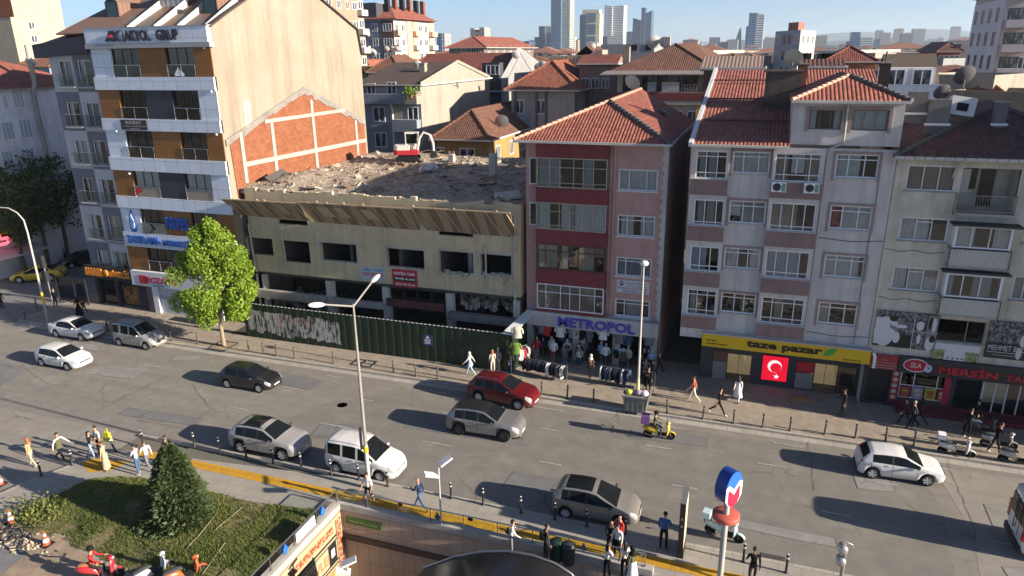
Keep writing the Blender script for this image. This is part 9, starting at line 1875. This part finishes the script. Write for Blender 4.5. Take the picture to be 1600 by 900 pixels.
def mannequin(label,loc,ci,cb=None,rz=0,h=1.0,group='mannequins outside the clothes shop'):
 o=thing('mannequin',label,'mannequin',loc,rz,group);o.scale=(h,h,h);m=MB();m.lathe([(.2,0),(.2,.02),(.03,.04),(.02,.9)],(0,0,0),14);m.build('stand',METALG,o)
 m=MB();rows=[]
 for z,w,d in((.86,.17,.11),(.95,.175,.12),(1.1,.145,.105),(1.3,.185,.13),(1.42,.19,.11),(1.48,.08,.07)):rows.append([(w*math.cos(a),d*math.sin(a),z)for a in np.linspace(0,2*PI,16,endpoint=False)])
 m.grid(rows,0,True,True)
 for s in(1,-1):m.tube([(s*.18,0,1.42),(s*.25,.02,1.2),(s*.25,.06,.98)],[.06,.05,.042],8)
 m.build('shirt',GC[ci],o);m=MB();m.tube([(0,0,1.45),(0,0,1.56)],.05,8);m.ell((0,.015,1.66),(.075,.09,.11),12,8);m.build('dummy_head',plain('dummy_pale',(.45,.40,.34),.5),o)
 if cb is not None:
  m=MB()
  for s in(1,-1):m.tube([(s*.08,0,.92),(s*.09,.02,.5),(s*.1,0,.08)],[.085,.065,.05],8)
  m.build('trousers',GC[cb],o)
for px,py,ci,cb,lab in((779,580,5,5,'mannequin in a grey suit against the green hoarding'),(839,562,9,5,'mannequin in a bright red shirt at the left of the clothes shop'),(862,562,4,9,'mannequin in a white shirt beside the red one'),(865,566,4,None,'mannequin with a white bag shirt, in front of the white and red one'),(886,566,4,2,'mannequin in white beside the left shop column'),(946,573,4,2,'mannequin in a white shirt by the middle shop column'),(966,575,8,None,'mannequin in a sky blue shirt under the shop letters'),(981,577,7,None,'mannequin in a cream shirt under the last shop letter'),(1017,584,8,2,'mannequin in a pale blue shirt by the right shop column'),(939,570,8,None,'mannequin in a pale blue blouse at the shop doorway')):mannequin(lab,(*G(px,py,NP),NP),ci,cb,PI+random.uniform(-.5,.5))
rr=random.Random(23)
for i in range(16):
 x=rr.choice((rr.uniform(-14.2,-11.4),rr.uniform(-10.9,-10.4),rr.uniform(-8.1,-5.7)));mannequin(f'draped clothes stand packed at the shop front, {nth(i)} of that crowd of stands',(x,rr.uniform(43.75,44.7),NP),rr.choice((0,1,2,3,5,6,7,8,10,9,4)),rr.choice((None,0,2,6,1)),PI+rr.uniform(-.8,.8),rr.uniform(.75,1.02),'draped stands packed at the shop front')
rr=random.Random(17)
for i in range(26):
 x=rr.choice((rr.uniform(-14,-11.4),rr.uniform(-10.8,-10.2),rr.uniform(-8.0,-5.9)));z=rr.choice((2.45,2.35,1.55));garment(rr.choice((0,0,1,2,3,5,6,4,10,9)),(x,45.0+rr.uniform(-.1,.7),z),rr.uniform(-.5,.5),rr.uniform(.7,1),f' inside the shop front, {nth(i)} of the clothes hung there','garments hung in the shop front',1.1)
for px,py,ci,lab in((875,518,4,'under the letter M of the clothes shop'),(942,522,4,'on the front of the shop right of the doorway'),(968,528,5,'with a dark print under the end of the shop letters'),(1014,530,5,'beside the right shop column'),(853,515,9,'at the left end of the shop front'),(846,512,5,'in the left corner of the shop front')):x,z=F(px,py,44.55);garment(ci,(x,44.55,z+.45),0,.85,' hung '+lab,'garments hung on the shop front',1.25)
for px,py,ci,lab in((808,520,7,'cream'),(806,545,13,'green')):x,z=F(px,py,41.3);garment(ci,(x,41.3,z+.45),.2,.8,' hung on the end of the green hoarding','garments hung on the hoarding',1.3)
PWH=paint('paint_white',(.60,.60,.59));PSI=paint('paint_silver',(.38,.38,.375),.45);PGR=paint('paint_grey',(.24,.24,.245),.55);PBK=paint('paint_black',(.010,.010,.012));PRD=paint('paint_red',(.13,.006,.010),.3);PBZ=paint('paint_bronze',(.25,.235,.215),.4);PYE=paint('paint_yellow',(.62,.40,.01));PCH=paint('paint_champagne',(.36,.355,.35),.4);PBR=paint('paint_black_roof',(.015,.014,.013))
put_car('parked_car','white sedan parked at the left end of the far kerb','car','sedan',PWH,(89,527),(129,533),rim='alloy')
put_car('parked_minivan','silver boxy minivan parked behind the white sedan','minivan','kangoo',PSI,(188,540),(229,547),rim='alloy',rails=True)
def pink_toy(root,P,sect):
 m=MB();rr=random.Random(3)
 for k in range(7):m.ell((P['L']*.14+rr.uniform(-.05,.05),rr.uniform(-.45,-.05),1.21+rr.uniform(0,.02)),(.09,.09,.05),8,5)
 m.build('dashboard_toys',plain('toy_red',(.45,.08,.10),.7),root)
put_car('hatchback','white hatchback driving on the left of the main road','car','hatch',PWH,(67,572),(107,579.5))
put_car('hatchback','black hatchback driving in the far lane','car','hatch',PBK,(356,606),(406,613.5),dark_pillars=True)
put_car('suv','silver beige SUV with a dark sunroof by the near kerb','car','suv',PCH,(378,707),(442,719.5),roof=(.22,.47,CARGL),dark_pillars=True)
put_car('small_van','white passenger van stopped behind the double street lamp','van','van',PWH,(528,738.5),(593,752.5),rails=True,railm=PWH)
put_car('suv','dark red SUV in the far lane in front of the clothes racks','car','suv',PRD,(748,626),(810,642.5),dark_pillars=True,railm=CHROME)
put_car('suv','grey SUV with a black roof beside the dark red one','car','suv',PGR,(718.7,679.5),(786,690),rim='dark',roof=(.14,.56,PBR),dark_pillars=True)
put_car('compact_mpv','bronze grey compact MPV with a dark glass roof by the near kerb','car','mpv',PBZ,(882,810),(968,824),roof=(.16,.47,CARGL),dark_pillars=True)
put_car('hatchback','white hatchback with tinted glass at the right of the road','car','hatch',PWH,(1362,748),(1446,758.5),spokes=6,dark_pillars=True)
a,c=G(30,446),G(83,436)
TYPES['fastback']=dict(TYPES['sedan'],L=4.7,W=1.82,H=1.45,wb=2.75,fo=.92,wr=.33)
tx,ty=G(62,437);make_car('taxi','yellow taxi turning out of the side street','taxi','fastback',PYE,(tx,ty,.01),math.atan2(-.55,-.84),dark_pillars=True,extra=None)
x,y=G(100,428);make_car('parked_car','black car behind the yellow taxi in the side street','car','sedan',PBK,(x-1.2,y+3.2,.01),R(250))
x,y=G(128,402);make_car('parked_car','white car half hidden by the grey wing in the side street','car','hatch',PWH,(x-1.5,y+3.5,.01),R(245))
def minibus():
 L,W,H=6.2,2.1,2.75;x0=G(1588,872)[0];y=31.55;o=thing('minibus','white minibus with red tail lights at the right edge','minibus',(x0,y,.01));HW=W/2
 m=MB();rows=[]
 for x,k,zt in((0,.80,2.35),(.03,.93,2.6),(.10,.985,2.70),(.35,1,2.75),(3.6,1,2.75),(4.6,1,2.70),(5.2,.97,1.55),(6.0,.9,1.25),(6.2,.75,.9)):
  z=[(.0,.32),(HW*.93*k,.32),(HW*k,.55),(HW*k,1.15),(HW*.975*k,1.35 if zt>1.6 else min(1.35,zt-.15)),(HW*.90*k,zt-.28 if zt>1.6 else zt-.1),(HW*.80*k,zt-.06),(HW*.5*k,zt),(0,zt+.01)]
  rows.append([(x,-a,b)for a,b in z][::-1]+[(x,a,b)for a,b in z[1:]])
 m.grid(rows,0,True);m.face(rows[0][::-1],0,True);m.face(rows[-1],0,True);m.build('body',PWH,o)
 m=MB();m.hexa([(.06,-.82,1.45),(.06,.82,1.45),(.10,.82,1.45),(.10,-.82,1.45),(.045,-.76,2.32),(.045,.76,2.32),(.10,.76,2.32),(.10,-.76,2.32)]);m.v=[(a-.085,b,c)for a,b,c in m.v];m.build('rear_window',CARGL,o)
 m=MB()
 for s in(1,-1):m.box((.5,s*(HW*.965)-.02,1.42),(4.4,s*(HW*.965)+.02,2.30))
 m.build('window',CARGL,o)
 for s in(1,-1):m=MB();m.box((-.03,s*.96-.10,.95),(.12,s*.96+.085,1.75));m.build('taillight',TAILL,o)
 m=MB();m.box((-.07,-.98,.32),(.12,.98,.62));m.build('rear_bumper',TRIM,o);m=MB();m.box((-.045,-.26,.85),(.02,.26,.97));m.build('number_plate',PLATE,o);m=MB();m.box((-.02,-.004,.7),(.03,.004,2.4));m.build('door_seam',TRIM,o)
 m=MB()
 for z in(1.5,1.75,2.0,2.25):m.tube([(-.06,-.5,z),(-.06,.1,z)],.015,5)
 m.tube([(-.06,-.5,.9),(-.06,-.5,2.5)],.018,5);m.tube([(-.06,.1,.9),(-.06,.1,2.5)],.018,5);m.build('ladder',TRIM,o)
 tyre,rim=make_wheel(.36,.24,ALLOY,6)
 for x in(1.3,4.9):
  for s in(1,-1):
   w_=bpy.data.objects.new('wheel',None);COL.objects.link(w_);w_.parent=o;w_.location=(x,s*(HW-.10),.36);w_.rotation_euler=(0,0,0 if s>0 else PI);OFF[w_.name]=(0,0,0)
   tyre.build('tyre',RUBBER,w_);rim.build('rim',[ALLOY,TRIM],w_)
minibus()
def scooter(label,loc,rz,pm,seatm=None,box=None,group='scooters',lean=.10,kind='scooter'):
 o=thing('scooter',label,'scooter',loc,rz,group);o.rotation_euler=(lean,0,rz);s2=seatm or SEATM
 for x in(-.62,.66):
  w_=bpy.data.objects.new('wheel',None);COL.objects.link(w_);w_.parent=o;w_.location=(x,0,.245);OFF[w_.name]=(0,0,0)
  m=MB();m.lathe([(.16,-.045),(.215,-.055),(.245,-.03),(.25,0),(.245,.03),(.215,.055),(.16,.045)],(0,0,0),20,0,'y');m.build('tyre',RUBBER,w_)
  m=MB();m.lathe([(.165,-.03),(.165,.03)],(0,0,0),16,0,'y');m.lathe([(.05,-.04),(.05,.04)],(0,0,0),10,0,'y')
  for k in range(5):a=k*2*PI/5;m.beam((.04*math.cos(a),0,.04*math.sin(a)),(.165*math.cos(a),0,.165*math.sin(a)),.03,.03)
  m.build('rim',ALLOYD,w_)
 m=MB();rows=[]
 for x,z0,z1,w in((-.86,.60,.70,.05),(-.78,.46,.78,.13),(-.55,.40,.80,.165),(-.25,.32,.76,.165),(-.10,.28,.60,.15),(-.02,.26,.36,.15)):
  zc,hz=(z0+z1)/2,(z1-z0)/2;rows.append([(x,w*math.cos(a),zc+hz*math.sin(a))for a in np.linspace(0,2*PI,14,endpoint=False)])
 m.grid(rows,0,True,True);m.face(rows[0][::-1]);m.face(rows[-1]);m.build('rear_body',pm,o)
 m=MB();m.prism([(-.1,-.16,.25),(.40,-.16,.25),(.46,-.16,.31),(.38,-.16,.33),(-.1,-.16,.33)],(0,.32,0));m.build('floorboard',TRIM,o)
 m=MB();rows=[]
 for x,z,w,t in((.42,.28,.15,.05),(.46,.45,.19,.06),(.48,.68,.20,.06),(.47,.86,.16,.06),(.46,.93,.08,.05)):rows.append([(x+t*math.cos(a)+.06*(1-abs(math.sin(a))),w*math.sin(a),z)for a in np.linspace(-PI,PI,14,endpoint=False)])
 m.grid(rows,0,True,True);m.face(rows[-1]);m.build('leg_shield',pm,o)
 m=MB();m.tube([(.70,0,.30),(.54,0,.70),(.47,0,1.02)],.032,8);m.tube([(.66,.06,.245),(.58,.06,.6)],.02,6);m.tube([(.66,-.06,.245),(.58,-.06,.6)],.02,6);m.build('fork',METALG,o)
 m=MB();rows=[]
 for a in np.linspace(.3,2.6,9):rows.append([(.66+.285*math.cos(a),y,.245+.285*math.sin(a)-abs(y)*.25)for y in(-.08,-.05,0,.05,.08)])
 m.grid(rows,0,True);m.build('front_mudguard',pm,o)
 m=MB();m.ell((.48,0,1.0),(.13,.13,.10),12,8);m.build('handlebar_cowl',pm,o);m=MB();m.ell((.58,0,1.0),(.05,.085,.07),12,8);m.build('headlight',HEADL,o)
 m=MB();m.tube([(.40,.34,1.03),(.46,.15,1.05),(.47,0,1.04),(.46,-.15,1.05),(.40,-.34,1.03)],.018,6);m.tube([(.40,.34,1.03),(.38,.42,1.02)],.026,6);m.tube([(.40,-.34,1.03),(.38,-.42,1.02)],.026,6);m.build('handlebar',TRIM,o)
 for s in(1,-1):m=MB();m.tube([(.44,s*.22,1.05),(.46,s*.30,1.22)],.008,5);m.ell((.46,s*.32,1.25),(.015,.06,.045),10,6);m.build('mirror',TRIM,o)
 m=MB();rows=[]
 for x,z,w in((-.78,.80,.09),(-.70,.83,.13),(-.35,.83,.14),(-.12,.79,.12),(-.04,.74,.07)):rows.append([(x,w*math.cos(a),z+.05*math.sin(a))for a in np.linspace(0,2*PI,12,endpoint=False)])
 m.grid(rows,0,True,True);m.face(rows[0][::-1]);m.face(rows[-1]);m.build('seat',s2,o)
 m=MB();m.box((-.90,-.06,.60),(-.84,.06,.68));m.build('taillight',TAILL,o);m=MB();m.tube([(-.3,-.18,.22),(-.8,-.2,.32)],[.03,.05],8);m.build('exhaust',METALD,o);m=MB();m.tube([(0,.1,.25),(-.1,.32,.02)],.012,5);m.build('kick_stand',METALD,o)
 if box:bm,sz,zb=box;m=MB();a,b_,c=sz;m.box((-.78-a/2,-b_/2,zb),(-.78+a/2,b_/2,zb+c));m.build('top_box',bm,o);m=MB();m.box((-.9,-.12,zb-.05),(-.55,.12,zb-.002));m.build('box_rack',METALD,o)
 return o
PU=plain('courier_purple',(.14,.06,.20),.6);PMN=paint('paint_mint',(.42,.56,.56));PRS=paint('paint_scooter_red',(.45,.02,.03));POR=paint('paint_scooter_orange',(.55,.10,.02));PDG=paint('paint_dark_grey',(.04,.04,.045))
def on_road(a,b):A,B=G(*a),G(*b);return((A[0]+B[0])/2,(A[1]+B[1])/2),math.atan2(B[1]-A[1],B[0]-A[0])
c,h=on_road((1011,683),(1047,687));scooter('yellow courier scooter with a purple delivery box in the far lane',(*c,.005),h,PYE,None,(PU,(.46,.50,.48),.92),lean=0)
rider=dict(sit=True,lr=(1.25,1.25),lk=(1.35,1.35),lean=.10,arms=((.75,.12,.55),(.75,.12,.55)))
make_person('courier riding the yellow scooter, in olive jacket and black helmet',(c[0]-.28*math.cos(h),c[1]-.28*math.sin(h),-.08),h-PI/2,'olive','charcoal',style='helmet',group='riders',**rider)
c,h=on_road((1113,834),(1148,847));scooter('mint and white scooter parked behind the metro sign',(c[0],c[1],.005),h*.8,PMN,plain('seat_grey',(.2,.2,.2),.8),(paint('mint_box',(.45,.60,.66)),(.34,.38,.32),.90))
c,h=on_road((1472,709),(1512,716));scooter('white scooter with a white top box parked nearest the white hatchback',(*c,.005),h,PWH,None,(PVC,(.36,.40,.28),.98))
c,h=on_road((1537,700),(1578,706));scooter('silver scooter on the pavement edge with a man standing beside it',(c[0],c[1],NP),h,PSI,None,None)
c,h=on_road((1568,722),(1607,729));scooter('silver scooter cut by the right edge of the picture',(*c,.005),h,PSI,None,None)
c,h=on_road((1522,684),(1545,688));scooter('dark scooter with a white seat behind the silver one',(c[0],c[1]+.4,NP),h,PDG,PVC,None)
x,y=G(160,905,NP);scooter('red and tan scooter under the red rider at the bottom edge',(x,y,NP),R(30),PRS,plain('seat_tan',(.42,.18,.08),.7),None,lean=0)
make_person('rider in a red jacket and black helmet at the bottom edge',(x-.22,y-.15,.02),R(-60),'red','dark',style='helmet',group='riders',**rider)
x,y=G(240,905,NP);scooter('white scooter parked at the bottom edge between two red ones',(x,y,NP),R(75),PWH);x,y=G(290,908,NP);scooter('orange red scooter parked at the bottom edge beside the lawn',(x,y,NP),R(60),POR)
def pp(px,py,deg,label,z=NP,**kw):return make_person(label,(*G(px,py,z),z),R(deg-90),**kw)
walkA=dict(lr=(.42,-.35),lk=(.10,.45),arms=((-.35,.10,.2),(.40,.10,.35)));walkB=dict(lr=(-.35,.42),lk=(.5,.10),arms=((.40,.10,.35),(-.35,.10,.2)));stand=dict(lr=(.04,-.04),lk=(.03,.05),arms=((.08,.12,.25),(.05,.12,.2)));phone=dict(lr=(.06,-.05),lk=(.04,.06),arms=((.45,.10,1.75),(.05,.12,.2)))
LEFT=178;RIGHT=-4
pp(52,728,190,'red haired woman in tan top and trousers at the far left of the near pavement',z=0,top='tan',bottom='sand',shoes='white',hair='red',style='long',female=True,h=1.68,lr=(.35,-.28),lk=(.1,.3),arms=((.5,.1,1.5),(-.2,.1,.3)))
pp(97,720,10,'man in an olive vest and black trousers walking with one arm out',z=0,top='white',bottom='black',shoes='dark',h=1.76,coat=('olive',.88),lr=(.45,-.4),lk=(.1,.45),arms=((-.4,.2,.3),(.6,.5,.2)))
pp(145,716,20,'woman in a black top and jeans reaching to the person in white',z=0,top='black',bottom='pale_jeans',shoes='white',style='long',female=True,h=1.66,lr=(.3,-.3),lk=(.1,.3),arms=((.7,.1,.5),(.6,.15,.6)),short_sleeve=True)
pp(158,711,260,'person in a white top and black trousers carrying a bright yellow bag',z=0,top='white',bottom='black',shoes='dark',h=1.78,short_sleeve=True,bag=None,**{k:v for k,v in stand.items()})
x,y=G(172,704,0);o=thing('bag','bright yellow bag beside the person in white','bag',(x,y,0));m=MB();m.hexa([(-.22,-.1,.62),(.22,-.1,.62),(.22,.12,.62),(-.22,.12,.62),(-.18,-.05,1.15),(.18,-.05,1.15),(.18,.07,1.15),(-.18,.07,1.15)]);m.build('bag_body',plain('bag_yellow',(.68,.62,.03),.6),o);m=MB();m.tube([(-.1,0,1.15),(-.1,0,1.38),(.1,0,1.38),(.1,0,1.15)],.014,6);m.build('handle',MATS['bag_yellow'],o)
pp(168,735,200,'woman in a long sand coloured dress with tan hair',top='sand',bottom='sand',shoes='tan',hair='brown',style='bun',female=True,h=1.70,skirt=('sand',.16,.22),**phone)
pp(218,741,190,'woman in a white shirt and blue jeans left of the conifer',top='white',bottom='jeans',shoes='white',style='short',female=True,h=1.72,lr=(.08,-.06),lk=(.05,.08),arms=((.5,.05,1.2),(.5,.05,1.2)))
pp(233,733,170,'person in a white top partly behind the conifer',top='white',bottom='grey',hair='brown',h=1.70,**walkA)
pp(265,728,0,'man in a black t shirt above the tip of the conifer',top='black',bottom='charcoal',h=1.80,short_sleeve=True,**stand)
pp(282,735,10,'child in a white and red top right of the conifer',top='white',bottom='red',shoes='white',h=1.15,**walkA);pp(291,738,20,'small child in pink beside the conifer',top='pink',bottom='cream',shoes='white',h=1.05,**walkB)
pp(577,787,265,'person in a white top and dark shorts by the corner of the glass railing',top='white',bottom='black',shoes='white',h=1.72,shorts=True,short_sleeve=True,bag=None,lr=(.25,-.2),lk=(.1,.3),arms=((.1,.15,.6),(-.1,.15,.6)))
pp(657,796,176,'bald man in a navy jacket and jeans walking left on the near pavement',top='navy',bottom='jeans',shoes='dark',style='bald',h=1.78,lr=(.48,-.42),lk=(.08,.42),arms=((-.3,.1,.3),(.55,.1,1.6)),lean=.06)
pp(799,866,20,'person in a white shirt leaning on the street side railing',top='white',bottom='grey',h=1.72,lean=.12,lr=(.05,-.03),lk=(.05,.05),arms=((.5,.15,.5),(.5,.15,.5)))
pp(853,876,30,'man with a black backpack facing the bins',top='charcoal',bottom='dark',h=1.80,bag=('backpack','black'),**stand)
pp(953,868,300,'bald man in a black jacket by the bronze grey car',top='black',bottom='dark',style='bald',h=1.78,**phone)
pp(964,872,250,'person in a white and black patterned top among the group',top='white',bottom='black',h=1.70,**stand);pp(968,858,230,'person in a dark red jacket behind the group',top='red',bottom='dark',style='bald',h=1.72,**phone)
pp(948,903,60,'woman in a white blouse at the front of the group',top='white',bottom='black',style='long',female=True,h=1.66,lr=(.06,-.04),lk=(.04,.06),arms=((.4,.1,1.0),(.4,.1,1.0)));pp(975,902,120,'woman in a white t shirt and black trousers at the bottom of the group',top='white',bottom='black',style='long',female=True,h=1.68,short_sleeve=True,**stand)
pp(987,910,150,'woman in an olive scarf and a patterned skirt at the bottom of the group',top='olive',bottom='white',style='scarf',female=True,h=1.68,extra=dict(scarf='black'),skirt=('white',.3,.27),**stand)
pp(1036,858,80,'man in a blue shirt and black trousers standing by the totem',top='blue',bottom='black',h=1.84,lr=(.03,-.03),lk=(.03,.04),arms=((.3,.12,.9),(.1,.12,.3)))
pp(1174,912,95,'person in black at the bottom edge right of the metro sign',top='black',bottom='dark',h=1.78,**walkA)
pp(88,480,100,'person with a light bag by the left corner lamp',top='charcoal',bottom='dark',h=1.7,**stand);pp(125,493,170,'woman in a long black coat on the corner by the bakery',top='black',bottom='black',style='scarf',female=True,h=1.68,skirt=('black',.1,.32),extra=dict(scarf='black'),**walkA);pp(133,489,170,'child in dark clothes beside the woman in the black coat',top='dark',bottom='dark',h=1.2,**walkB);pp(4,482,90,'person in dark clothes at the left edge',z=0,top='dark',bottom='dark',h=1.74,**stand);pp(104,412,250,'person with a pale bag crossing the side street',z=0.01,top='charcoal',bottom='dark',h=1.75,**walkA)
pp(735,585,183,'woman in a white dress walking in front of the green hoarding',top='white',bottom='sky',shoes='white',style='scarf',female=True,h=1.66,extra=dict(scarf='cream'),skirt=('sky',.75,.24),lr=(.42,-.4),lk=(.1,.3),arms=((-.5,.5,.1),(.6,.3,.2)))
pp(770,582,120,'fair person in cream beside the grey suited mannequin',top='cream',bottom='cream',hair='red',style='long',female=True,h=1.64,**stand)
for q in((1008,598,100,'person in black reaching to the clothes beside the slim lamp',dict(top='grey',bottom='black',h=1.74,lr=(.1,-.1),lk=(.1,.1),arms=((.3,.2,.3),(1.2,.3,.1)))),(1012,612,280,'woman in black trousers browsing right of the slim lamp',dict(top='black',bottom='black',style='long',female=True,h=1.68,**phone)),(1030,588,240,'man in dark clothes at the right shop column',dict(top='dark',bottom='black',h=1.76,shoes='white',**walkA)),(1020,600,200,'shop assistant in dark clothes behind the short rack',dict(top='charcoal',bottom='dark',h=1.7,**stand))):pp(q[0],q[1],q[2],q[3],**q[4])
pp(1083,627,175,'person in a rust shirt and pale trousers walking left past the alley',top='rust',bottom='cream',shoes='white',h=1.74,short_sleeve=True,**walkA);pp(1122,648,5,'man in black striding right with a hand raised',top='black',bottom='black',shoes='white',h=1.8,short_sleeve=True,lr=(.5,-.5),lk=(.1,.5),arms=((-.4,.1,.2),(.9,.2,.6)));pp(1152,626,260,'woman in a long white coat and dark headscarf',top='white',bottom='white',style='scarf',female=True,h=1.68,extra=dict(scarf='charcoal'),skirt=('white',.35,.28),**walkB)
pp(1316,650,200,'man in dark clothes standing before the yellow market',top='dark',bottom='charcoal',h=1.74,**phone);pp(1412,664,190,'person in dark clothes left of the shop step',top='dark',bottom='black',h=1.72,**walkA);pp(1424,668,190,'person with white hair in a dark coat by the shop step',top='charcoal',bottom='black',hair='grey',h=1.72,**walkB);pp(1436,663,185,'third walker in dark clothes by the shop step',top='dark',bottom='dark',style='scarf',extra=dict(scarf='dark'),h=1.66,**walkA)
pp(1509,684,30,'man in black holding a white bag behind the white scooter',top='black',bottom='black',shoes='white',h=1.78,**phone);pp(1521,668,40,'person in black with a hood behind the man in black',top='black',bottom='dark',h=1.74,**stand);pp(1552,708,10,'man in black leaning by the silver scooter',top='black',bottom='dark',shoes='white',h=1.8,lean=.15,lr=(.3,-.2),lk=(.1,.2),arms=((.7,.1,.4),(.5,.1,.4)))
for q in((1000,590,60,'shopper in a charcoal coat looking into the clothes shop left of its right column',dict(top='charcoal',bottom='dark',h=1.72,**stand)),(905,572,95,'shopper in black standing in the doorway of the clothes shop',dict(top='black',bottom='jeans',h=1.70,**phone)),(832,572,40,'woman in a navy top beside the bright red mannequin',dict(top='navy',bottom='dark',style='long',female=True,h=1.65,**stand)),(922,590,330,'woman in a brown coat leaning over the long rack',dict(top='brown',bottom='black',style='scarf',extra=dict(scarf='cream'),female=True,h=1.65,**phone)),(798,583,200,'woman in a dark coat browsing by the hoarding end',dict(top='dark',bottom='navy',style='long',female=True,h=1.66,**stand))):pp(q[0],q[1],q[2],q[3],**q[4])
x,z=F(714,134,70);o=thing('bird','seagull gliding in front of the cream gable','bird',(x,70,z));m=MB();m.ell((0,0,0),(.22,.07,.07),10,6)
for s in(1,-1):m.grid([[(.10,s*.05,.03),(-.08,s*.05,.03)],[(.12,s*.38,.16),(-.06,s*.38,.15)],[(-.02,s*.72,.08),(-.10,s*.72,.08)]],0,True)
m.face([(-.2,-.03,0),(-.38,-.08,0),(-.38,.08,0),(-.2,.03,0)]);m.build('body',plain('gull_grey',(.12,.12,.12),.7),o);o.rotation_euler=(.5,.2,.6)
if HAZE>0:
 m=MB();m.box((-12500,-450,-1.1),(8200,10200,262));t=NT('haze_air');v=t.n('ShaderNodeVolumePrincipled');v.inputs['Color'].default_value=(.70,.84,1.0,1);v.inputs['Density'].default_value=HAZE;v.inputs['Anisotropy'].default_value=.2;t.l(v.outputs[0],t.out.inputs['Volume'])
 tag(m.build('haze',t.m),kind='stuff')
fit_texts()
